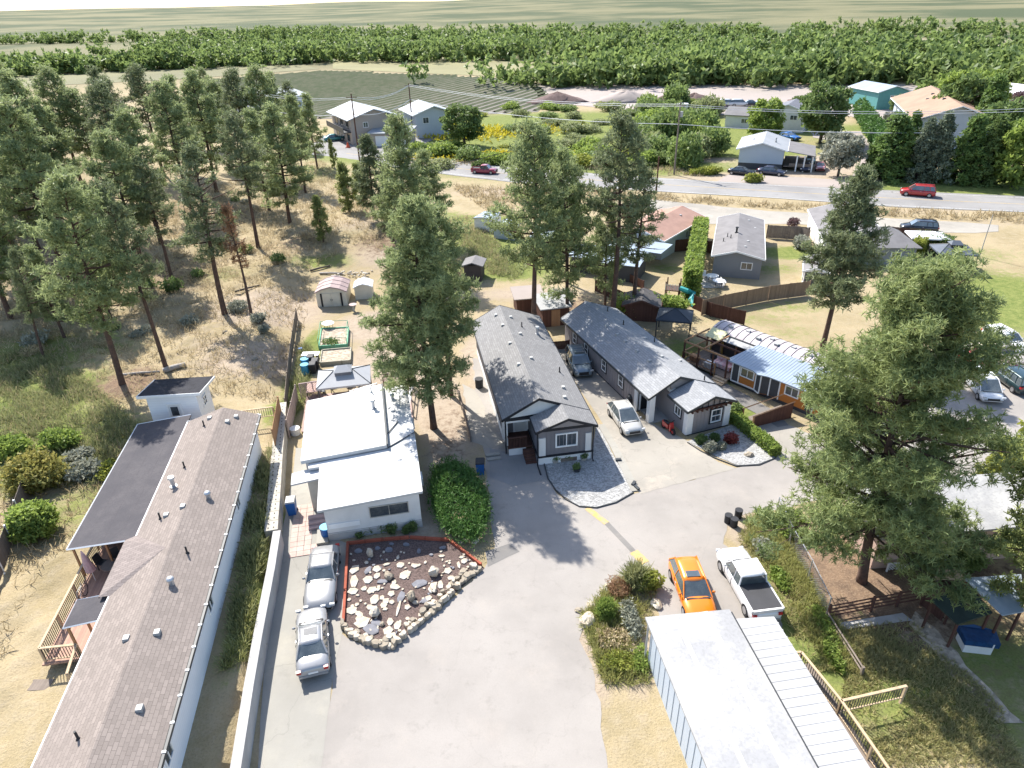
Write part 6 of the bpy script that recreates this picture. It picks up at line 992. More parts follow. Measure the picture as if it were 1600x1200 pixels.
grass('verge_grass', 'dry tufts along the highway verges and service road strip', 0, np.concatenate([region([(700, 290), (1000, 302), (1200, 318), (1600, 336), (1600, 350), (1450, 342), (1200, 326), (1000, 312), (760, 330)], 2600, False), region([(640, 260), (800, 258), (1100, 278), (1100, 268), (800, 236), (640, 244)], 1800, False)]), G['straw'], .6, .1, 204)
# ================================================================== walls, fences, beds and yard objects
def slab_pts(a, b): return Vector((*a, 0)), Vector((*b, 0))
# concrete block retaining wall: individual blocks, two courses, holes in each top painted as dark shadow pads
w0, w1 = Vector((-14.45, 31.9)), Vector((-18.15, 47.3)); d = (w1-w0).normalized(); L = (w1-w0).length; nrm = Vector((-d.y, d.x)); ang = math.atan2(d.y, d.x)
bw = thing('block_wall', 'stepped retaining wall of pale cast concrete blocks with paired top holes', 'wall', (w0.x, w0.y, 0)); bw.rotation_euler = (0, 0, ang)
hole_shade = mat('block socket shadow', (.09, .08, .07), .95, .3)
def block_mesh(ln):
    mb = MB(); o_ = [(0, 0), (ln, 0), (ln, .78), (0, .78)]; mb.box(.015, .01, 0, ln-.015, .79, .5, 0)
    for i in (.27, .73):
        for j in (.26, .58): mb.box(ln*i-.07, j-.035, .47, ln*i+.07, j+.035, .506, 1)
    return mb.mesh('block', [G['concrete'], hole_shade])
bm0 = block_mesh(.92); nb_ = int(L/.92)
for k in range(nb_):
    for c in range(3):
        jx = rng.uniform(-.012, .012); zz = .5*c-.22+.012*k*0
        if k > nb_-6 and c == 2: pass
        link('concrete_block', bm0, bw, loc=(k*.92+(.0 if c != 1 else .02), -.02+jx, zz))
pw0 = [(-14.47, 31.8), (-13.9, 28.6), (-13.2, 24.0), (-12.7, 21.0), (-11.6, 15)]
tag(strip3('poured_concrete_wall', pw0, .45, 1.25, G['pconc'], 0, kind=None, world=True), 'low poured concrete retaining wall along the driveway, below the block wall', 'wall')
# orange-brown fence panel behind the brown-roofed house and its back railing
def fence(label, pts, h, m, name='wooden_fence', bw_=.15, gap=.008, post=2.4, z=None, cat='fence', pm=None, dz=0., top=True, indiv=False):
    e = thing(name, label, cat, (*pts[0], (hz(*pts[0]) if z is None else z))); x0, y0, z0 = e.location
    zz = lambda x, y: (0 if z is not None else hz(x, y)-z0)+dz
    mbx = MB(); k = 0
    for a, b in zip(pts, pts[1:]):
        A, B = Vector(a), Vector(b); d = B-A; L = d.length; d /= L; n = Vector((-d.y, d.x))*.012
        for i in range(int(L/(bw_+gap))):
            p = A+d*(i*(bw_+gap)); q = p+d*bw_; hh = h+rng.uniform(-.015, .015); zb = zz(p.x, p.y)
            pts4 = [(p.x-n.x-x0, p.y-n.y-y0), (q.x-n.x-x0, q.y-n.y-y0), (q.x+n.x-x0, q.y+n.y-y0), (p.x+n.x-x0, p.y+n.y-y0)]
            mbx.hexa([(*u, zb+.04) for u in pts4], [(*u, zb+hh) for u in pts4])
        np_ = max(1, int(L/post))
        for i in range(0 if a is pts[0] else 1, np_+1):
            p = A+d*L*i/np_; pm_ = MB(); pm_.box(-.05, -.05, -.2, .05, .05, h+.06); pm_.build('fence_post', pm or m, e, loc=(p.x-x0, p.y-y0, zz(p.x, p.y)), rz=math.atan2(d.y, d.x))
        for zr in ((.3, h*.85) if top else (.3,)):
            za, zb = zz(*A), zz(*B); rm = MB(); rm.tube([(A.x-x0+n.x*3, A.y-y0+n.y*3, za+zr), (B.x-x0+n.x*3, B.y-y0+n.y*3, zb+zr)], .035, 4); rm.build('rail', pm or m, e)
    mbx.build('fence_board', m, e, kind='stuff'); return e
fence('orange-brown board fence panel at the back corner of the brown-roofed house', [(-17.2, 41.0), (-18.1, 45.6)], 1.5, G['wood'], z=1.1, bw_=.18)
e = thing('metal_railing', 'thin pale metal railing between the white shed and the orange-brown fence', 'railing', (-22.3, 43.3, 1.4)); railing(e, [(0, 0), (4.2, .9)], .3, G['woodlight'], G['dark'], ph=.9, step=.16)
fence('weathered board fence along the left side of the long yard', [(-18.35, 47.5), (-19.4, 52.0), (-20.6, 57.5), (-21.2, 60.5), (-22.3, 66.0)], 1.25, G['woodgrey'], z=.1)
fence('white-capped weathered fence at the left edge beside the bright green shrub', [T(-10, 945), T(48, 775)], 1.4, G['woodgrey'], pm=G['white'])
fence('long brown board fence between the play yard and the dry field', [P(1096, 493), P(1130, 484), P(1200, 470), P(1262, 462)], 1.7, boards('light brown fence boards', (.27, .19, .13)), z=0)
fence('dark board fence behind the tall right-hand pine', [P(1240, 372), P(1262, 380)], 1.7, G['woodgrey'], z=0)
fence('weathered fence along the service road behind the grey home', [P(1197, 372), P(1262, 376)], 1.8, G['woodgrey'], z=0); fence('fence along the service road from the pinkish-roofed house to the tall hedge', [P(1040, 395), P(1075, 392), P(1110, 396)], 1.6, G['wooddark'], z=0)
fence('dark fence behind the hip-roofed house along the service road', [P(1385, 372), P(1432, 378), P(1470, 386)], 1.6, G['wooddark'], z=0)
fence('dark board fence behind the square gazebo and the orange house', [P(1083, 482), P(1110, 495), P(1162, 508)], 1.5, G['wooddark'], z=0)
fence('brown fence at the rear of the light grey house under the pines', [P(930, 455), P(975, 476)], 1.4, G['wooddark'], z=0); fence('sloping low fence beside the slate sheds under the pines', [P(962, 430), P(1005, 452)], 1.0, G['wooddark'], z=0)
fence('short brown fence closing the drive between the two grey houses', [P(858, 548), P(889, 545)], .9, G['wooddark'], z=0)
fence('low leaning timber edging between the central pine and the left grey house', [P(713, 608), P(722, 640), P(736, 690)], .45, G['woodgrey'], z=0)
def postrail(label, pts, h, m, rails=(.4, .8), name='rail_fence', wd=.05, post=2.0):
    e = thing(name, label, 'fence', (*pts[0], 0)); x0, y0, _ = e.location
    for a, b in zip(pts, pts[1:]):
        L = math.dist(a, b); n_ = max(1, int(L/post))
        for i in range(0 if a is pts[0] else 1, n_+1): q = i/n_; mb = MB(); mb.box(-.06, -.06, -.1, .06, .06, h); mb.build('post', m, e, loc=(a[0]+(b[0]-a[0])*q-x0, a[1]+(b[1]-a[1])*q-y0, 0))
        for z in rails: mb = MB(); mb.tube([(a[0]-x0, a[1]-y0, z), (b[0]-x0, b[1]-y0, z)], wd, 4); mb.build('rail', m, e)
    return e
postrail('brown horizontal rail fence below the trunk of the huge pine', [P(1292, 968), P(1360, 955), P(1440, 940)], 1.1, G['wooddark'], (.25, .5, .75, 1.0), post=1.3)
fence('low brown board fence under the rail fence, joining the canopy', [P(1438, 945), P(1475, 975)], .8, G['wooddark'], z=0)
postrail('low grey timber rail beside the lower garden', [P(1290, 968), P(1345, 1055)], .6, G['woodgrey'], (.3, .55))
mbx = thing('chain_link_fence', 'tall chain link fence with metal posts curving beside the grassy verge', 'fence', (*P(1212, 806), 0)); x0, y0, _ = mbx.location; cl = [P(1212, 806), P(1232, 852), P(1262, 905), P(1290, 965)]
mw = MB()
for a, b in zip(cl, cl[1:]):
    L = math.dist(a, b); n_ = max(1, int(L/1.6)); dx, dy = (b[0]-a[0])/L, (b[1]-a[1])/L
    for i in range(0 if a is cl[0] else 1, n_+1): mb = MB(); mb.cyl((0, 0, 0), .035, 1.5, 6); mb.build('post', G['steel'], mbx, loc=(a[0]+dx*L*i/n_-x0, a[1]+dy*L*i/n_-y0, 0))
    mb = MB(); mb.tube([(a[0]-x0, a[1]-y0, 1.45), (b[0]-x0, b[1]-y0, 1.45)], .022, 5); mb.build('rail', G['steel'], mbx)
    for i in range(int(L/.16)):
        s_ = i*.16
        for sg in (1, -1):
            e0 = s_+(0 if sg > 0 else 1.35); e1 = s_+(1.35 if sg > 0 else 0); 
            if max(e0, e1) > L+.6: continue
            mw.tube([(a[0]+dx*e0-x0, a[1]+dy*e0-y0, .05), (a[0]+dx*e1-x0, a[1]+dy*e1-y0, 1.42)], .006, 3, cap=False)
mw.build('wire_mesh', G['steel'], mbx, kind='stuff')
# ------------------------------------------------------------------ rock bed: every slab and boulder its own stone
x0, y0 = P(640, 920); bed = thing('rock_bed', 'fan-shaped bed of dark mulch set with pale flat stones and ringed with rocks', 'rock bed', (x0, y0, .03))
def stone(cx, cy, sx, sy, sz, m, rz, seed, name='stone', parent=bed, z=.02, nseg=7):
    r_ = random.Random(seed); mb = MB(); n_ = nseg; q = [(math.cos(2*math.pi*k/n_+r_.uniform(-.25, .25))*sx*r_.uniform(.82, 1.1), math.sin(2*math.pi*k/n_)*sy*r_.uniform(.82, 1.1)) for k in range(n_)]
    vs_ = [(a*1.0, b*1.0, 0) for a, b in q]+[(a*.97, b*.97, sz*.8) for a, b in q]+[(a*.82, b*.82, sz*r_.uniform(.92, 1.08)) for a, b in q]; fs = [tuple(range(n_-1, -1, -1)), tuple(range(2*n_, 3*n_))]
    for t_ in (0, n_):
        for k in range(n_): fs.append((t_+k, t_+(k+1) % n_, t_+n_+(k+1) % n_, t_+n_+k))
    mb.add(vs_, fs); p = P(cx, cy); return mb.build(name, m, parent, loc=(p[0]-x0, p[1]-y0, z), rz=R(rz))
FS = G['flag']; SL = G['slate']
flat = [(554, 891, 24, 30), (553, 909, 26, 34), (552, 925, 26, 18), (589, 890, 22, 20), (589, 901, 18, 16), (575, 907, 26, 20), (581, 923, 30, 18, 50), (616, 911, 16, 16), (617, 918, 26, 16, -10), (612, 929, 20, 16, -20), (633, 900, 30, 24, -25), (626, 884, 22, 16), (648, 885, 24, 12, -15), (604, 883, 18, 8, 20), (665, 880, 10, 8), (700, 893, 24, 18, -8), (704, 904, 16, 14), (725, 878, 20, 14, -20), (717, 884, 12, 18), (722, 872, 18, 8), (703, 916, 10, 20), (676, 919, 24, 30, -20), (688, 915, 18, 20), (670, 936, 18, 12, 20), (678, 943, 24, 14, 30), (662, 960, 36, 12, 38), (623, 951, 8, 50, -4), (637, 950, 18, 16), (600, 947, 16, 18), (603, 941, 18, 14), (612, 942, 16, 12), (586, 938, 26, 24, -10), (578, 950, 24, 16), (558, 946, 14, 12), (550, 955, 30, 22, 35), (562, 961, 26, 10, -40), (567, 974, 38, 26, 35), (560, 968, 20, 16), (590, 958, 18, 14), (602, 953, 14, 8), (610, 973, 20, 18), (621, 978, 24, 20), (607, 987, 28, 22, 15), (556, 989, 14, 20), (637, 968, 14, 10), (648, 970, 16, 10), (591, 922, 10, 10), (569, 921, 16, 12), (564, 940, 8, 8), (546, 938, 10, 8), (551, 948, 10, 8), (597, 935, 12, 12), (622, 872, 10, 10), (573, 880, 12, 8), (691, 937, 18, 10, 20), (690, 870, 18, 8), (744, 880, 10, 8), (738, 890, 12, 8)]
for i, f_ in enumerate(flat):
    sc_ = 1067/34/1.0; px_m = 31-(950-f_[1])*.03; stone(f_[0], f_[1], f_[2]/4/px_m*1.3*rng.uniform(.9, 1.2), f_[3]/4/px_m/.72*1.3*rng.uniform(.9, 1.2), .05, FS, (f_[4] if len(f_) > 4 else rng.uniform(-15, 15)), 300+i, nseg=6 if i % 3 else 5)
for i, (px, py, w_, h_) in enumerate([(560, 862, 16, 10), (590, 858, 12, 8), (608, 860, 16, 12), (612, 851, 10, 6), (635, 852, 14, 8), (575, 893, 12, 16), (656, 913, 30, 14), (598, 910, 20, 8), (580, 985, 30, 16), (588, 975, 24, 10), (627, 934, 14, 20), (655, 862, 8, 10), (692, 857, 14, 8), (664, 940, 14, 10), (674, 868, 8, 5)]): stone(px, py, w_/62, h_/44, .05, SL, rng.uniform(-30, 30), 500+i)
for i, (px, py, sx, sy, sz, lab) in enumerate([(579, 870, .2, .2, .55, 'tall upright stone post'), (608, 904, .26, .3, .3, None), (678, 898, .35, .35, .45, None), (643, 937, .25, .3, .5, None), (587, 961, .32, .3, .45, None), (606, 898, .2, .15, .15, None), (677, 922, .2, .35, .2, None), (597, 977, .15, .15, .15, None), (649, 943, .2, .15, .15, None)]): mb = MB(); mb.ell((0, 0, sz*.5), (sx, sy, sz*.62), 8, 6, .2, random.Random(600+i)); p_ = P(px, py); mb.build('boulder', G['rock'] if i % 2 else FS, bed, loc=(p_[0]-x0, p_[1]-y0, 0), rz=i*1.1)
for i in range(120):   # small scattered stones
    px, py = rng.uniform(548, 745), rng.uniform(862, 1000); p = P(px, py)
    if inpoly([p[0]], [p[1]], pw([(548, 860), (700, 850), (745, 882), (700, 925), (640, 978), (610, 998), (572, 990), (545, 970)]))[0]: stone(px, py, rng.uniform(.05, .13), rng.uniform(.05, .13), .05, FS if rng.random() < .75 else SL, rng.uniform(0, 90), 700+i, nseg=5)
rim_ = [(537, 980), (545, 988), (556, 998), (570, 1003), (585, 1008), (600, 1011), (611, 1012), (620, 1004), (632, 995), (646, 984), (660, 972), (674, 960), (688, 946), (702, 933), (716, 918), (730, 903), (742, 896), (752, 890)]; k = 0
for a, b in zip(rim_, rim_[1:]):
    n_ = max(2, int(math.dist(a, b)/6))
    for i in range(n_):
        q = (i+rng.random()*.5)/n_; px, py = a[0]+(b[0]-a[0])*q, a[1]+(b[1]-a[1])*q
        for off in (0, 1) if rng.random() < .6 else (0,): stone(px-off*rng.uniform(4, 8), py-off*rng.uniform(5, 9), rng.uniform(.14, .3), rng.uniform(.12, .24), rng.uniform(.16, .34), G['rock'] if rng.random() < .6 else FS, rng.uniform(0, 180), 900+k, 'edge_rock'); k += 1
G['redwood'] = boards('red stained timber', (.36, .10, .06), 0, 1.0)
def timber(a, b, wd=.14, h=.2, par=bed, m=None, name='border_timber', z0=0.):
    A, B = P(*a), P(*b); L = math.dist(A, B); mb = MB(); mb.box(0, -wd/2, z0, L, wd/2, z0+h); return mb.build(name, m or G['redwood'], par, loc=(A[0]-x0, A[1]-y0, 0), rz=math.atan2(B[1]-A[1], B[0]-A[0]))
for a, b in (((537, 975), (540, 925)), ((540, 924), (544, 850)), ((546, 851), (600, 845)), ((601, 845), (640, 842)), ((641, 842), (702, 846)), ((704, 848), (728, 866)), ((729, 867), (752, 885))): timber(a, b)
# boulders in the island bed and by the juniper
def rock(label, px, py, sx, sy, sz, seed, m=None, g=None):
    mb = MB(); mb.ell((0, 0, sz*.35), (sx, sy, sz), 10, 7, .16, random.Random(seed)); o = mb.build('boulder', m or G['rock']); x, y = T(px, py); o.location = (x, y, hz(x, y)); o.rotation_euler = (0, 0, seed); return tag(o, label, 'rock', g)
for i, (px, py, s_, lab) in enumerate([(917, 972, .55, 'pale grey boulder at the left edge of the island bed'), (923, 948, .3, 'small white rock above the pale boulder'), (905, 955, .25, 'small rock at the far left of the island bed'), (960, 912, .28, 'white rock at the upper tip of the island bed'), (1025, 945, .4, 'pale rock behind the orange car'), (1170, 713, .35, 'flat brown rock lying in the rock garden'), (742, 848, .3, 'pale rock at the foot of the juniper'), (728, 845, .22, 'small rock left of the pale rock by the juniper'), (720, 850, .2, 'smallest rock by the red timber edge'), (1198, 802, .25, 'white rock beside the spiky plant at the road edge'), (1190, 812, .2, 'small rock under the spiky plant'), (100, 745, .4, 'grey rock among the thistles'), (352, 520, .3, 'grey rock below the brush pile'), (398, 562, .35, 'dark rock on the sandy clearing')]): rock(lab, px, py, s_, s_*.75, s_*.55, i+1, FS if 'white' in lab or 'pale' in lab else None)
for i, (px, py) in enumerate([(985, 985), (990, 1002), (972, 948), (975, 960), (985, 1020), (980, 970), (940, 925), (950, 918)]): rock('small light stone in the island bed row, %s' % ['fifth from the top', 'sixth from the top', 'second from the top', 'third from the top', 'lowest of the row', 'fourth from the top', 'left of the spiky shrub', 'top one by the road'][i], px, py, .18, .15, .12, 40+i, FS, 'small stones of the island bed')
# logs and brush
def log(label, a, b, r1, r2, m=None, z=.15, name='fallen_log'):
    A, B = T(*a), T(*b); mb = MB(); za, zb = hz(*A)+z, hz(*B)+z; mb.tube([(*A, za), ((A[0]+B[0])/2, (A[1]+B[1])/2, (za+zb)/2+.05), (*B, zb)], [r1, (r1+r2)/2, r2], 9); return tag(mb.build(name, m or G['barkg'], smooth=True), label, 'log')
G['deadwood'] = mat('silvery dead wood', (.42, .38, .34), .9, .3, 3, bump=.4)
log('thick pale fallen log just above the dark roof of the white shed', (256, 583), (290, 572), .26, .22, G['deadwood']); log('thin pale fallen log left of the thick one behind the shed', (192, 588), (250, 583), .12, .1, G['deadwood'])
log('dark fallen log on the slope behind the mauve-roofed shed', (485, 425), (516, 418), .12, .1); log('pale split log behind the mauve-roofed shed', (500, 430), (535, 430), .12, .12, G['deadwood']); log('short dark log lying on the sandy clearing', (368, 458), (408, 448), .12, .08)
bp = thing('brush_pile', 'pile of grey dead branches at the foot of the sparse pine', 'brush pile', (*T(372, 483), hz(*T(372, 483)))); mb = MB(); rr = random.Random(3)
for i in range(60): a = rr.uniform(0, 6.28); c = Vector((rr.uniform(-.9, .9), rr.uniform(-.6, .6), rr.uniform(.1, .6))); dd = Vector((math.cos(a), math.sin(a), rr.uniform(-.2, .3)))*rr.uniform(.4, .9); mb.tube([c-dd, c, c+dd], [.03, .03, .012], 4)
mb.build('branches', G['deadwood'], bp, kind='stuff')
rp = thing('rubble_pile', 'heap of broken pale rubble behind the two cream sheds', 'rubble', (*T(553, 430), hz(*T(553, 430)))); mb = MB()
for i in range(45): mb.ell((rr.gauss(0, 1.1), rr.gauss(0, .6), rr.uniform(0, .25)), (rr.uniform(.08, .22), rr.uniform(.08, .2), rr.uniform(.05, .14)), 6, 4, .2, rr)
mb.build('rubble', FS, rp, kind='stuff')
# ------------------------------------------------------------------ yard of the white-roofed home
def raised_bed(label, px4, h, m, frame=True):
    pts = pw(px4); e = thing('raised_garden_bed', label, 'garden bed', (*pts[0], 0)); X0, Y0, _ = e.location
    mb = MB(); mb.slab([(p[0]-X0, p[1]-Y0, h*.7) for p in pts], h*.65); mb.build('soil', G['mulch' if not frame else 'dirt'], e)
    for i in range(4):
        a, b = pts[i], pts[(i+1) % 4]; L = math.dist(a, b); mb = MB(); mb.box(-.05, -.05, 0, L+.05, .05, h); mb.build('board', m, e, loc=(a[0]-X0, a[1]-Y0, 0), rz=math.atan2(b[1]-a[1], b[0]-a[0]))
    return e
G['greenpaint'] = mat('pale green painted wood', (.17, .42, .27), .8, .3, 3); G['paleboard'] = boards('grey green weathered board', (.4, .38, .3), 0, 2)
gb = raised_bed('raised garden bed framed in green with a netted hoop, in front of the mauve-roofed shed', [(499, 546), (543, 543), (545, 516), (503, 518)], .4, G['greenpaint']); X0, Y0, _ = gb.location; q = pw([(499, 546), (543, 543), (545, 516), (503, 518)])
mb = MB(); 
for p in q: mb.cyl((p[0]-X0, p[1]-Y0, 0), .03, 1.1, 6)
for i in range(4): a, b = q[i], q[(i+1) % 4]; mb.tube([(a[0]-X0, a[1]-Y0, 1.1), (b[0]-X0, b[1]-Y0, 1.1)], .025, 4)
mb.build('net_frame', G['greenpaint'], gb); mb = MB()
for i in range(14): t_ = i/13; mb.tube([(q[0][0]-X0+(q[1][0]-q[0][0])*t_, q[0][1]-Y0+(q[1][1]-q[0][1])*t_, .4), (q[0][0]-X0+(q[1][0]-q[0][0])*t_, q[0][1]-Y0+(q[1][1]-q[0][1])*t_, 1.1)], .006, 3)
mb.build('netting', G['greenpaint'], gb, kind='stuff')
c_, ti = cloud(120, .9, .8, .15, 9); v, f = tufts(c_+np.array([1.0, .8, .3]), 3, .18, .09, 9, .8); link('seedlings', npmesh('seedlings', v, f, G['leafd'], {'tint': np.repeat(ti, 12)}), gb)['kind'] = 'stuff'
raised_bed('plain weathered raised garden bed just behind the grey gazebo', [(501, 572), (548, 568), (549, 548), (504, 552)], .4, G['paleboard'])
def table(label, px, py, r_, h, m, name='round_table', cat='table'):
    e = thing(name, label, cat, (*P(px, py), 0)); mb = MB(); mb.cyl((0, 0, h-.03), r_, .04, 18); mb.build('tabletop', m, e); 
    for k in range(4): mb = MB(); a = k*1.57+.5; mb.tube([(math.cos(a)*r_*.7, math.sin(a)*r_*.7, 0), (math.cos(a)*r_*.6, math.sin(a)*r_*.6, h-.03)], .02, 5); mb.build('leg', G['dark'], e)
    return e
table('round white table behind the green-framed garden bed', 514, 515, .62, .75, G['white']); e = thing('bird_bath', 'pale pink stone bird bath on the sandy yard near the sheds', 'bird bath', (*P(553, 487), 0)); mb = MB(); mb.cyl((0, 0, 0), .12, .75, 10, r2=.08); mb.build('pedestal', G['concrete'], e); mb = MB(); mb.cyl((0, 0, .72), .12, .14, 16, r2=.42); mb.build('basin', G['lattice'], e)
# deck fence, lattice and patio items round the gazebo
fence('pinkish board deck fence along the left side of the white-roofed home', [(-17.15, 43.8), (-17.9, 49.2)], 1.6, boards('pinkish boards', (.42, .34, .30)), z=0)
pg = thing('patio_deck', 'low pinkish plank patio deck between the gazebo and the white-roofed home', 'deck', (-16.4, 44.4, 0), 10)
for k in range(32): mb = MB(); mb.box(0+.27*k, 0, .1, .26+.27*k, 5.6, .15); mb.build('deck_plank', boards('patio planks', (.42, .30, .27), 1, 3) if k == 0 else bpy.data.materials['patio planks'], pg)
def lattice(label, a, b, h, m, z=0., frame=None):
    e = thing('lattice_panel', label, 'lattice', (*a, z)); L = math.dist(a, b); e.rotation_euler = (0, 0, math.atan2(b[1]-a[1], b[0]-a[0])); mb = MB(); n_ = int((L+h)/.18)
    for i in range(n_):
        s_ = i*.18-h
        for sg in (1, -1):
            u0, u1 = (s_, s_+h) if sg > 0 else (s_+h, s_); z0, z1 = .1, h
            def cp(u, zz, ua, za):
                if u < 0 or u > L: uu = min(max(u, 0), L); t_ = (uu-ua)/(u-ua) if u != ua else 0; return uu, za+(zz-za)*t_
                return u, zz
            if max(u0, u1) <= 0 or min(u0, u1) >= L: continue
            p, q_ = cp(u0, z0, u1, z1), cp(u1, z1, u0, z0); mb.tube([(p[0], 0, p[1]), (q_[0], 0, q_[1])], .018, 4, cap=False)
    mb.build('lattice_slat', m, e, kind='stuff')
    fm = MB(); fm.box(0, -.04, h-.05, L, .04, h+.03); fm.build('rail', frame or m, e)
    for u in (0, L/3, 2*L/3, L): mb = MB(); mb.box(u-.04, -.04, 0, u+.04, .04, h); mb.build('post', frame or m, e)
a = Vector((-17.0, 49.9)); lattice('pink lattice panel left of the grey gazebo', (-17.7, 49.6), (-16.2, 50.0), 1.5, G['lattice']); lattice('lattice screen right of the grey gazebo', (-10.9, 50.6), (-8.6, 51.0), 1.4, G['lattice'], frame=G['wooddark'])
postrail('white-topped rail at the right end of the patio', [(-8.5, 51.0), (-8.3, 46.9)], 1.2, G['white'], (.6, 1.15))
ld = thing('ladder', 'white ladder lying across the edge of the white roof beside the gazebo', 'ladder', (*P(548, 613, 2.9), 2.75)); A = Vector((0, 0)); B = Vector(P(592, 600, 2.9))-Vector(P(548, 613, 2.9)); L = B.length; ld.rotation_euler = (0, 0, math.atan2(B.y, B.x))
for y in (0, .38): mb = MB(); mb.box(0, y-.03, 0, L, y+.03, .08); mb.build('side_rail', G['white'], ld)
for k in range(8): mb = MB(); mb.box(.15+k*L/8, .03, .02, .2+k*L/8, .35, .05); mb.build('rung', G['dark'] if k % 2 else G['white'], ld)
tb = thing('patio_table', 'pink-topped rectangular table on the patio left of the gazebo', 'table', (*P(492, 617), 0), 10); mb = MB(); mb.box(-.55, -.8, .7, .55, .8, .75); mb.build('tabletop', mat('salmon table top', (.55, .38, .32), .8, .15), tb)
for sx in (-.48, .48):
    for sy in (-.7, .7): mb = MB(); mb.box(sx-.03, sy-.03, 0, sx+.03, sy+.03, .7); mb.build('leg', G['dark'], tb)
tb = thing('glass_table', 'blue glass patio table under the front edge of the gazebo', 'table', (*P(532, 612), 0), 10); mb = MB(); mb.box(-.8, -.45, .7, .8, .45, .73); mb.build('tabletop', mat('tinted glass top', (.12, .2, .24), .1, .2, spec=.9), tb); mb = MB(); [mb.box(sx-.03, sy-.03, 0, sx+.03, sy+.03, .7) for sx in (-.7, .7) for sy in (-.38, .38)]; mb.each('leg', G['dark'], tb)
def chair(label, x, y, rz, m, z=0., group=None):
    e = thing('patio_chair', label, 'chair', (x, y, z), rz, group); mb = MB(); mb.box(-.24, -.24, .4, .24, .24, .45); mb.build('seat', m, e); mb = MB(); mb.hexa([(-.24, .2, .45), (.24, .2, .45), (.24, .25, .45), (-.24, .25, .45)], [(-.22, .32, .95), (.22, .32, .95), (.22, .36, .95), (-.22, .36, .95)]); mb.build('backrest', m, e)
    for sx in (-.21, .21):
        for sy in (-.2, .2): mb = MB(); mb.box(sx-.02, sy-.02, 0, sx+.02, sy+.02, .4); mb.build('leg', G['dark'], e)
for (px, py, rz, lab) in [(505, 617, 100, 'dark patio chair left of the blue glass table'), (518, 604, 20, 'dark patio chair behind the blue glass table, left'), (545, 603, -20, 'dark patio chair behind the blue glass table, right'), (560, 603, -100, 'white patio chair right of the blue glass table')]: x, y = P(px, py); chair(lab, x, y, rz, G['white'] if 'white' in lab else G['dark'])
bk = thing('bicycle', 'dark bicycle leaning on the lattice screen right of the gazebo', 'bicycle', (*P(604, 597), 0), 60)
for y in (-.5, .5): mb = MB(); mb.tube([(.0, y+.33*math.cos(t_), .34+.33*math.sin(t_)) for t_ in np.linspace(0, 6.28, 15)], .02, 4); mb.build('wheel', G['rubber'], bk)
mb = MB(); mb.tube([(0, -.5, .34), (0, -.1, .34), (0, .35, .8), (0, -.2, .85), (0, -.5, .34)], .02, 4); mb.tube([(0, .5, .34), (0, .35, .95)], .02, 4); mb.tube([(-.25, .33, .98), (.25, .33, .98)], .015, 4); mb.build('frame', G['dark'], bk); mb = MB(); mb.ell((0, -.22, .93), (.07, .13, .03), 8, 4); mb.build('saddle', G['black'], bk)
def bin_(label, px, py, m, h=1.05, rz=0, name='wheelie_bin', cat='bin', lidm=None, group=None, loc=None):
    e = thing(name, label, cat, (*(loc or P(px, py)), 0), rz, group); mb = MB(); mb.hexa([(-.24, -.26, 0), (.24, -.26, 0), (.24, .26, 0), (-.24, .26, 0)], [(-.3, -.34, h*.93), (.3, -.34, h*.93), (.3, .36, h*.93), (-.3, .36, h*.93)]); mb.build('bin_body', m, e)
    mb = MB(); mb.hexa([(-.32, -.37, h*.93), (.32, -.37, h*.93), (.32, .4, h*.93), (-.32, .4, h*.93)], [(-.26, -.3, h), (.26, -.3, h), (.28, .36, h+.02), (-.28, .36, h+.02)]); mb.build('lid', lidm or m, e)
    for s_ in (-.25, .25): mb = MB(); mb.tube([(s_-.03, .28, .1), (s_+.03, .28, .1)], .1, 10); mb.build('wheel', G['rubber'], e)
bin_('blue wheeled bin with a grey lid beside the entry steps of the white house', 458, 802, G['bluebin'], 1.15, 8, lidm=G['vent']); bin_('blue wheeled bin at the shaded path left of the grey house steps', 751, 739, G['bluebin'], 1.05, 0, lidm=G['black'])
def barrel(label, px, py, r_, h, m, cat='barrel', name='barrel', top=None, group=None):
    e = thing(name, label, cat, (*P(px, py), 0), 0, group); mb = MB(); mb.cyl((0, 0, 0), r_*.95, h, 16, r2=r_); mb.build('barrel_body', m, e); mb = MB(); mb.cyl((0, 0, h), r_*1.03, .05, 16); mb.build('rim', top or m, e)
barrel('dark blue open barrel at the corner of the white front wall', 511, 838, .34, .75, G['bluebin'], top=G['cyan']); barrel('light blue plastic barrel by the yard fence, rear one', 478, 574, .36, .85, G['cyan'], group='light blue barrels'); barrel('light blue plastic barrel by the yard fence, nearer one', 478, 583, .36, .85, G['cyan'], group='light blue barrels')
for i, (px, py) in enumerate([(487, 570), (494, 576), (490, 582)]): bin_('black bin beside the light blue barrels, %s' % ['rear one', 'right one', 'nearest one'][i], px, py, G['plastic'], .95, 5, group='black bins by the yard fence')
e = thing('white_tabletop_board', 'white board lying across trestles behind the light blue barrels', 'board', (*P(487, 562), 0)); mb = MB(); mb.box(-.8, -.4, .6, .8, .4, .64); mb.build('board', G['white'], e); mb = MB(); [mb.box(sx-.04, -.35, 0, sx+.04, .35, .6) for sx in (-.6, .6)]; mb.each('trestle', G['woodgrey'], e)
barrel('small blue bucket behind the weathered yard fence', 470, 549, .2, .3, G['bluebin'], 'bucket', 'bucket'); barrel('round white planter on a stand beside the block wall', 462, 678, .38, .5, G['offwhite'], 'planter', 'planter')
for i, (px, py) in enumerate([(1137, 816), (1153, 808), (1146, 822)]): barrel(['black rubbish bin at the road edge, left of three', 'black lidded rubbish bin at the road edge, right of three', 'black rubbish bin at the road edge, nearest of three'][i], px, py, .24, .55, G['plastic'], 'bin', 'rubbish_bin')
barrel('black barrel beside the left wall of the grey house', 749, 605, .35, .8, G['plastic'])
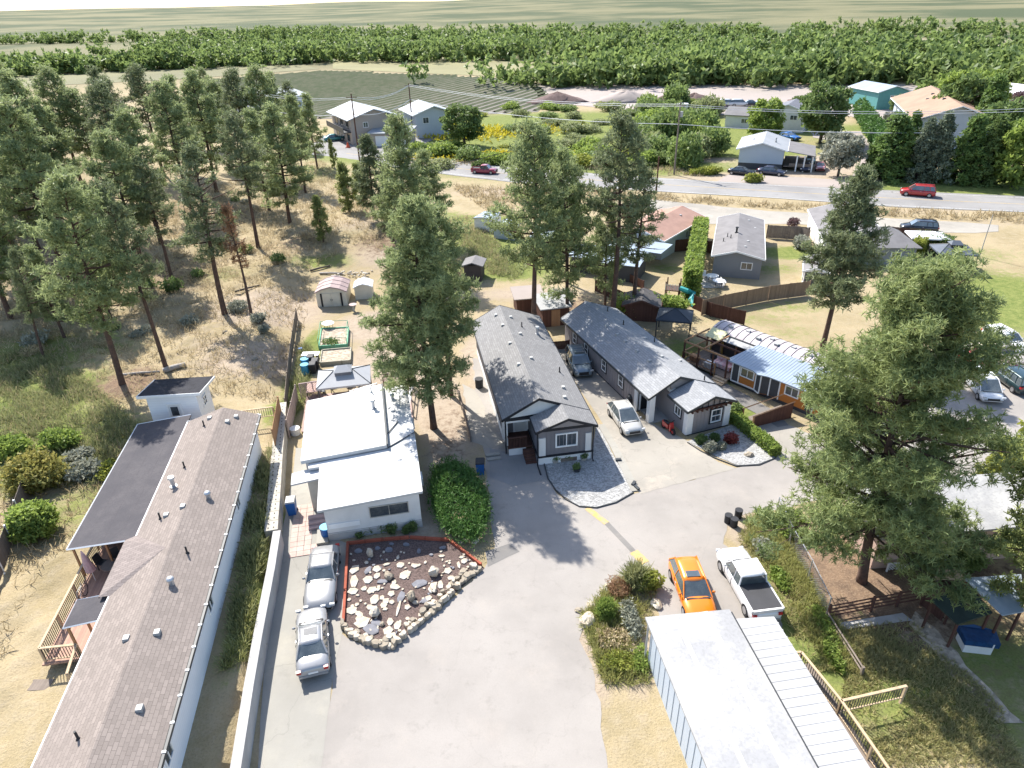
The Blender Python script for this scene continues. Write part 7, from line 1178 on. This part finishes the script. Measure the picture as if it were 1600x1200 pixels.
e = thing('potted_plant', 'whisky-barrel planter at the left of the grey house front', 'planter', (*P(867, 722), 0))
for px, py, lab in [(866, 722, 'round clay planter with green leaves, left of the window box'), (912, 718, 'round clay planter with green leaves, right of the window box'), (901, 736, 'small dark shrub planter in the blue gravel yard')]:
    if e is None: e = thing('potted_plant', lab, 'planter', (*P(px, py), 0))
    e['label'] = lab; mb = MB(); mb.cyl((0, 0, 0), .22, .25, 12, r2=.28); mb.build('pot', G['concrete'] if 'clay' in lab else G['dark'], e); c_, ti = cloud(120, .3, .3, .2, px); link('leaves', leafmesh('potted', c_+np.array([0, 0, .2]), ti, .12, G['leafd'], px), e); e = None
e = thing('planter_box', 'long wooden planter box under the front window of the grey house', 'planter', (*P(888, 719), 0), 9.5); mb = MB(); mb.box(-.6, -.15, 0, .6, .15, .35); mb.build('box', G['woodgrey'], e); c_, ti = cloud(150, .6, .18, .15, 8); link('leaves', leafmesh('potted', c_+np.array([0, 0, .25]), ti, .12, G['leafd'], 8), e)
for i, (px, py) in enumerate([(770, 712), (772, 718)]): o = MB(); o.box(-.5, -.15, 0, .5, .15, .14 if i == 0 else .1); ob = o.build('concrete_step', G['conc']); ob.location = (*P(px, py), .03); ob.rotation_euler = (0, 0, R(10)); tag(ob, ['upper pale concrete step by the blue bin', 'lower pale concrete step by the blue bin'][i], 'step', 'steps by the blue bin')
for i, (px, py, s_) in enumerate([(966, 720, .2), (990, 757, .22), (995, 764, .22)]): o = MB(); o.box(-s_, -.1, 0, s_, .1, .12); ob = o.build('kerb_stone', G['dark']); ob.location = (*P(px, py), .06); ob.rotation_euler = (0, 0, i); tag(ob, ['dark block on the edging beside the blue gravel yard', 'dark block at the tip of the gravel yard, upper', 'dark block at the tip of the gravel yard, lower'][i], 'block')
# red scooter by the porch
m_ = thing('scooter', 'red and black scooter parked by the porch of the light grey house', 'scooter', (*P(1044, 674), 0), 205)
for y in (-.55, .55): mb = MB(); mb.tube([(-.07, y, .26), (.07, y, .26)], .26, 14); w_ = mb.build('wheel', G['rubber'], m_); mb = MB(); mb.tube([(-.075, y, .26), (.075, y, .26)], .13, 10); mb.build('rim', redp, w_)
mb = MB(); mb.hexa([(-.15, -.6, .35), (.15, -.6, .35), (.15, .1, .3), (-.15, .1, .3)], [(-.12, -.7, .68), (.12, -.7, .68), (.14, .05, .62), (-.14, .05, .62)]); mb.build('body', redp, m_); mb = MB(); mb.hexa([(-.2, .3, .25), (.2, .3, .25), (.2, .42, .3), (-.2, .42, .3)], [(-.16, .25, .95), (.16, .25, .95), (.14, .35, .95), (-.14, .35, .95)]); mb.build('front_shield', redp, m_); mb = MB(); mb.ell((0, -.25, .72), (.14, .4, .07), 10, 5); mb.build('seat', G['black'], m_); mb = MB(); mb.tube([(-.32, .2, 1.02), (0, .28, .98), (.32, .2, 1.02)], .025, 5); mb.build('handlebar', G['black'], m_)
m_ = thing('grill', 'black barbecue grill in the shade beside the light grey house porch', 'grill', (*P(985, 632), 0), 60); mb = MB(); mb.box(-.3, -.25, .0, .3, .25, .7); mb.build('cart', G['black'], m_); mb = MB(); mb.ell((0, 0, .75), (.38, .3, .22), 10, 6); mb.build('hood', G['dark'], m_)
# folded pink umbrella, table and chairs on the left deck
DK = lambda x, y, z: (-14.45+x*math.cos(R(9))-y*math.sin(R(9)), 19.82+x*math.sin(R(9))+y*math.cos(R(9)), 1.1+z)
e = thing('patio_umbrella', 'folded pale pink umbrella leaning on the left deck', 'umbrella', DK(-7.5, 9.3, .4)); mb = MB(); mb.tube([(0, 0, 0), (0, 0, 1.0)], .02, 6); mb.build('pole', G['white'], e); mb = MB(); mb.tube([(0, 0, .75), (-.05, 0, 1.2), (-.1, .02, 1.9), (-.12, .03, 2.15)], [.28, .22, .09, .02], 9); mb.build('canopy', mat('pale pink fabric', (.55, .38, .38), .9, .25, 6), e)
e = thing('dining_table', 'dark table under the side roof on the left deck', 'table', DK(-6.6, 9.6, .4)); mb = MB(); mb.cyl((0, 0, .68), .5, .04, 14); mb.build('tabletop', G['woodgrey'], e); mb = MB(); mb.cyl((0, 0, 0), .05, .68, 8); mb.build('leg', G['dark'], e)
for i, (x, y) in enumerate([(-6.0, 9.3), (-6.6, 10.4), (-7.3, 10.2)]): q = DK(x, y, .4); chair(['green grey chair right of the dark deck table', 'green grey chair behind the dark deck table', 'green grey chair left of the dark deck table'][i], q[0], q[1], 40*i, G['dark'], q[2])
e = thing('bicycle', 'bicycle leaning inside the left deck railing', 'bicycle', DK(-7.6, 7.8, .4), 9)
for y in (-.5, .5): mb = MB(); mb.tube([(.0, y+.33*math.cos(t_), .34+.33*math.sin(t_)) for t_ in np.linspace(0, 6.28, 15)], .02, 4); mb.build('wheel', G['rubber'], e)
mb = MB(); mb.tube([(0, -.5, .34), (0, -.1, .34), (0, .35, .8), (0, -.2, .85), (0, -.5, .34)], .02, 4); mb.tube([(0, .5, .34), (0, .35, .95)], .02, 4); mb.build('frame', G['vent'], e)
fl_ = thing('flue_bracket', 'small dark door mat and board by the left deck steps', 'board', DK(-7.9, 3.0, -.1)); mb = MB(); mb.box(-.6, -.3, 0, .4, .3, .06); mb.build('board', G['woodgrey'], fl_)
# metal sign post on the verge, light pole, utility poles
e = thing('sign_post', 'bare thin metal post standing in the grassy verge beside the white pickup', 'post', (*P(1182, 868), 0)); mb = MB(); mb.cyl((0, 0, 0), .03, 1.2, 6); mb.build('post', G['steel'], e)
def pole(label, px, py, h, r_=.14, m=None, arms=(), trans=False, lean=0, cat='utility pole', name='utility_pole'):
    x, y = T(px, py); e = thing(name, label, cat, (x, y, hz(x, y))); mb = MB(); mb.cyl((0, 0, -.2), r_, h+.2, 8, r2=r_*.7); mb.build('pole', m or G['wooddark'], e)
    for z in arms: mb = MB(); mb.box(-1.1, -.06, z, 1.1, .06, z+.14); mb.build('crossarm', G['woodgrey'], e)
    if trans: mb = MB(); mb.cyl((.35, 0, h*.8), .28, .9, 12); mb.build('transformer', G['vent'], e)
    return x, y
pl = [pole('tall utility pole by the orange-based pole in the apartment parking', 562, 252, 13, .17, arms=(12.3,)), pole('leaning dark utility pole at the top of the grassy bank', 561, 252, .1) if False else pole('dark utility pole standing right of the parking by the low garage', 646, 214, 12, .17, arms=(11.4,)), pole('grey utility pole with a transformer in the thicket', 1053, 274, 12.5, .17, G['woodgrey'], (11.8,), True), pole('short dark utility pole at the near side of the highway behind the pines', 1025, 303, 6, .15), pole('thin pole by the pale lot beyond the thicket', 1098, 212, 7, .12)]
pole('thin grey lamp post at the edge of the dry field', 1530, 402, 5.2, .06, G['vent'], cat='lamp post', name='lamp_post')
pole('dark utility pole in front of the parking on the bank', 561, 252, 1) if False else None
x, y = P(544, 231); e = thing('traffic_cone', 'orange cone at the foot of a pole in the apartment parking', 'cone', (x, y, 0)); mb = MB(); mb.cyl((0, 0, 0), .5, 1.2, 10, r2=.1); mb.build('cone', mat('orange plastic', (.7, .12, .05), .6), e); mb = MB(); mb.box(-.6, -.6, 0, .6, .6, .08); mb.build('base', G['rubber'], e)
G['wire'] = mat('power line', (.55, .57, .6), .5, .1)
def wire(label, pts, r_, m=None, sag=1.2, g='power lines over the highway'):
    mb = MB()
    for a, b in zip(pts, pts[1:]): mb.tube([(a[0]+(b[0]-a[0])*t_, a[1]+(b[1]-a[1])*t_, a[2]+(b[2]-a[2])*t_-sag*4*t_*(1-t_)) for t_ in np.linspace(0, 1, 9)], r_, 4)
    o = mb.build('power_line', m or G['wire']); return tag(o, label, 'power line', g)
PA_ = (*P(380, 235), 13.5); PB = (pl[0][0], pl[0][1], 12.4); PC = (pl[1][0], pl[1][1], 11.6); PD = (pl[2][0], pl[2][1], 12.0); PE = (*P(1700, 292), 12.5)
for i, (o_, z_, lab) in enumerate([(.9, .0, 'upper power line crossing the meadow above the thicket'), (-.9, -.1, 'second power line just under the upper one'), (0, -3.2, 'lowest thicker power line across the meadow')]):
    wire(lab, [(p[0], p[1]+o_, p[2]+z_) for p in (PA_, PB, PC, PD, PE)], .035 if i < 2 else .05)
wire('dark service wire crossing behind the tall middle pine', [(*P(600, 385), 9), (*P(836, 300), 8)], .04, G['black'], .5)
# patio set beside the grey home, playground, lot piles
for i, (px, py) in enumerate([(1112, 440), (1122, 448)]): table(['round white patio table beside the grey home, rear', 'round white patio table beside the grey home, front'][i], px, py, .7, .75, G['white'])
sheet('patio_slab', [(1092, 436), (1112, 428), (1136, 438), (1130, 450), (1098, 450)], G['pconc'], .03, .02)
for i, (px, py) in enumerate([(1100, 436), (1130, 446)]): x, y = P(px, py); chair(['white chair left of the rear white table', 'white chair right of the front white table'][i], x, y, 90*i, G['white'])
ps = thing('play_structure', 'wooden play tower with a turquoise slide at the foot of the tall hedge', 'play structure', (*P(1050, 466), 0), -20)
for sx in (-.7, .7):
    for sy in (-.7, .7): mb = MB(); mb.box(sx-.06, sy-.06, 0, sx+.06, sy+.06, 2.1); mb.build('post', G['wooddark'], ps)
mb = MB(); mb.box(-.75, -.75, 1.1, .75, .75, 1.2); mb.build('platform', G['wooddark'], ps); mb = MB(); [mb.box(-.75+.17*k, -.78, 1.2, -.68+.17*k, -.74, 1.9) for k in range(9)]; mb.build('guard_slat', G['offwhite'], ps, kind='stuff')
mb = MB(); mb.tube([(.8, -.2, 1.3), (1.6, -.5, 1.2), (2.2, -.2, .9), (2.1, -1.2, .5), (2.6, -2.0, .15)], .3, 8); mb.build('slide', G['teal'], ps)
def pile(label, px, py, rx, ry, h, m, seed, g=None):
    x, y = P(px, py); mb = MB(); n_ = 22; rr_ = random.Random(seed); vs_ = []; 
    for j in range(6):
        q = j/5
        for k in range(n_): a = 2*math.pi*k/n_; rr2 = (1-q)**.8*(1+.12*rr_.uniform(-1, 1)) if j < 5 else .03; vs_.append((rx*rr2*math.cos(a), ry*rr2*math.sin(a), h*q*(1+.1*rr_.uniform(-1, 1))))
    fs = [(j*n_+k, j*n_+(k+1) % n_, (j+1)*n_+(k+1) % n_, (j+1)*n_+k) for j in range(5) for k in range(n_)]+[tuple(range(n_-1, -1, -1)), tuple(range(5*n_, 6*n_))]; mb.add(vs_, fs); o = mb.build('soil_pile', m, smooth=True); o.location = (x, y, 0); return tag(o, label, 'soil pile', g)
sp_ = mat('dark purple brown soil', (.16, .11, .10), .95, .4, .8, bump=.5, bs=3)
for i, (px, py, rx, h) in enumerate([(1040, 168, 9, 3.4), (1060, 169, 8, 2.6), (1084, 168, 10, 3.8)]): pile(['dark soil heap on the pale lot, left of three', 'dark soil heap on the pale lot, middle of three', 'dark soil heap on the pale lot, right and tallest of three'][i], px, py, rx, 7, h, sp_, i, 'dark soil heaps on the lot')
pile('brush-covered brown heap at the left end of the pale lot', 870, 160, 10, 6, 3, sp_, 9); pile('tan earth heap behind the thicket', 978, 158, 11, 6, 3, G['lot'], 10); pile('grey gravel heap near the turquoise building', 1265, 158, 7, 5, 1.4, sp_, 11)
for i, (px, py, m2) in enumerate([(1103, 176, 'cyan'), (1064, 178, 'white'), (1118, 178, 'sd_mid')]):
    x, y = P(px, py); e = thing('work_trailer', ['light blue work cabin at the edge of the pale lot', 'small white work cabin left of the light blue one', 'grey machinery box right of the light blue cabin'][i], 'cabin', (x, y, 0), -10); mb = MB(); mb.box(-1.6, -1, .4, 1.6, 1, 2.6); mb.build('cabin_body', G[m2], e); mb = MB(); mb.box(-1.7, -1.1, 2.6, 1.7, 1.1, 2.72); mb.build('roof', G['white'], e); mb = MB(); [mb.tube([(s_, -1.0, .35), (s_, -.8, .35)], .35, 10) for s_ in (-.9, .9)]; mb.build('wheel', G['rubber'], e)
# ramp and yard items by the orange house
rm = thing('wooden_ramp', 'brown sided timber ramp with handrail in front of the orange house', 'ramp', (*P(1175, 668), 0), 20)
mb = MB(); mb.hexa([(0, 0, 0), (3.6, 0, 0), (3.6, 1.2, 0), (0, 1.2, 0)], [(0, 0, .08), (3.6, 0, .5), (3.6, 1.2, .5), (0, 1.2, .08)]); mb.build('ramp_deck', G['woodgrey'], rm); mb = MB(); mb.hexa([(0, -.06, 0), (3.6, -.06, 0), (3.6, 0, 0), (0, 0, 0)], [(0, -.06, .95), (3.6, -.06, 1.4), (3.6, 0, 1.4), (0, 0, .95)]); mb.build('side_panel', G['wooddark'], rm)
for y, nm in ((-.03, 0), (1.23, 1)): mb = MB(); mb.tube([(-.1, y, 1.0), (3.7, y, 1.45)], .06, 4); mb.build('handrail', G['wood'], rm); mb = MB(); mb.box(-.06, y-.05, 0, .06, y+.05, 1.0); mb.build('post', G['wood'], rm)
fm_ = lambda x, y: tuple((Matrix.Rotation(R(-51), 2) @ Vector((x, y))+Vector((23.02, 44.95))))
x, y = fm_(-8.7, 1.2); e = thing('sofa', 'pink and white covered garden seat on the pergola deck', 'sofa', (x, y, .4), -51); mb = MB(); mb.box(-.9, -.4, .1, .9, .4, .45); mb.build('seat', mat('faded pink cloth', (.5, .25, .26), .9, .4, 4, c2=(.6, .55, .55)), e); mb = MB(); mb.box(-.9, .3, .45, .9, .45, .85); mb.build('backrest', bpy.data.materials['faded pink cloth'], e)
x, y = fm_(-10.9, 2.9); e = thing('yellow_panel', 'pale yellow sunshade board on the far end of the pergola', 'panel', (x, y, 2.0), -51); mb = MB(); mb.slab([(-.8, -.5, .1), (.8, -.5, .1), (.8, .6, .6), (-.8, .6, .6)], .05); mb.build('board', mat('pale yellow board', (.62, .6, .36), .8, .1), e); mb = MB(); [mb.box(sx-.05, .3, -2, sx+.05, .4, .4) for sx in (-.6, .6)]; mb.build('post', mat('yellow timber', (.5, .33, .08), .8), e)
rr = random.Random(12)
for i, (u, v_, lab, m2) in enumerate([(-11.2, .5, 'wooden planter box at the far corner of the pergola deck', 'wood'), (-10.2, 2.2, 'dark storage box under the pergola', 'dark'), (-9.6, .4, 'white storage box under the pergola beam', 'offwhite'), (-11.0, -1.0, 'brown planter box outside the pergola corner', 'wood'), (-7.7, 1.8, 'grey storage chest by the orange house wall', 'sd_mid')]):
    x, y = fm_(u, v_); e = thing('storage_box', lab, 'box', (x, y, .4 if v_ > -.5 else 0), -51+rr.uniform(-10, 10)); mb = MB(); mb.box(-.35, -.3, 0, .35, .3, .45); mb.build('box', G[m2], e); mb = MB(); mb.box(-.38, -.33, .45, .38, .33, .5); mb.build('lid', G[m2], e)
for i, (px, py, lab) in enumerate([(1040, 490, 'left'), (1065, 488, 'right')]): x, y = P(px, py+12); chair('pinkish chair under the dark square gazebo, %s one' % lab, x, y, 30*i, G['lattice'])
# lower right garden
e = thing('tarp_covered_box', 'white-sided box under a bright blue tarp beneath the dark green canopy', 'box', (*P(1520, 1010), 0), -10); e.scale = (.72, .72, .9); mb = MB(); mb.box(-.9, -.6, 0, .9, .6, .8); mb.build('box', G['offwhite'], e); mb = MB(); mb.slab([(-1.0, -.65, .95), (.3, -.7, .98), (1.3, -.5, .8), (1.4, .6, .9), (0, .8, 1.05), (-1.0, .7, .9)], .35); mb.build('tarp', mat('blue tarpaulin', (.01, .055, .15), .5, .35, 3, bump=.5, bs=3), e)
e = thing('picnic_table', 'pale tabletop standing outside the black door of the beige house', 'table', (*P(1476, 912), 0), -5); mb = MB(); mb.box(-.8, -.4, .68, .8, .4, .73); mb.build('tabletop', G['woodlight'], e); mb = MB(); [mb.box(sx-.04, -.35, 0, sx+.04, .35, .68) for sx in (-.6, .6)]; mb.each('leg_frame', G['woodgrey'], e)
e = thing('round_planter', 'grey round fire bowl left of the pale tabletop', 'fire bowl', (*P(1448, 905), 0)); mb = MB(); mb.cyl((0, 0, 0), .3, .4, 12, r2=.45); mb.build('bowl', G['dark'], e)
lattice('white lattice skirt along the base of the beige house', P(1385, 893), P(1436, 888), .6, G['offwhite'])
sheet('garden_slab', [(1300, 975), (1410, 958), (1425, 970), (1310, 985)], G['pconc'], .03, .02); sheet('gravel_path', [(1430, 955), (1465, 985), (1530, 1060), (1600, 1130), (1560, 1130), (1480, 1050), (1420, 975)], G['dirt'], .02, .15)
# parking kerb and far right details
strip3('parking_kerb', [(1500, 520), (1560, 516), (1640, 560)], .2, .12, G['conc'])
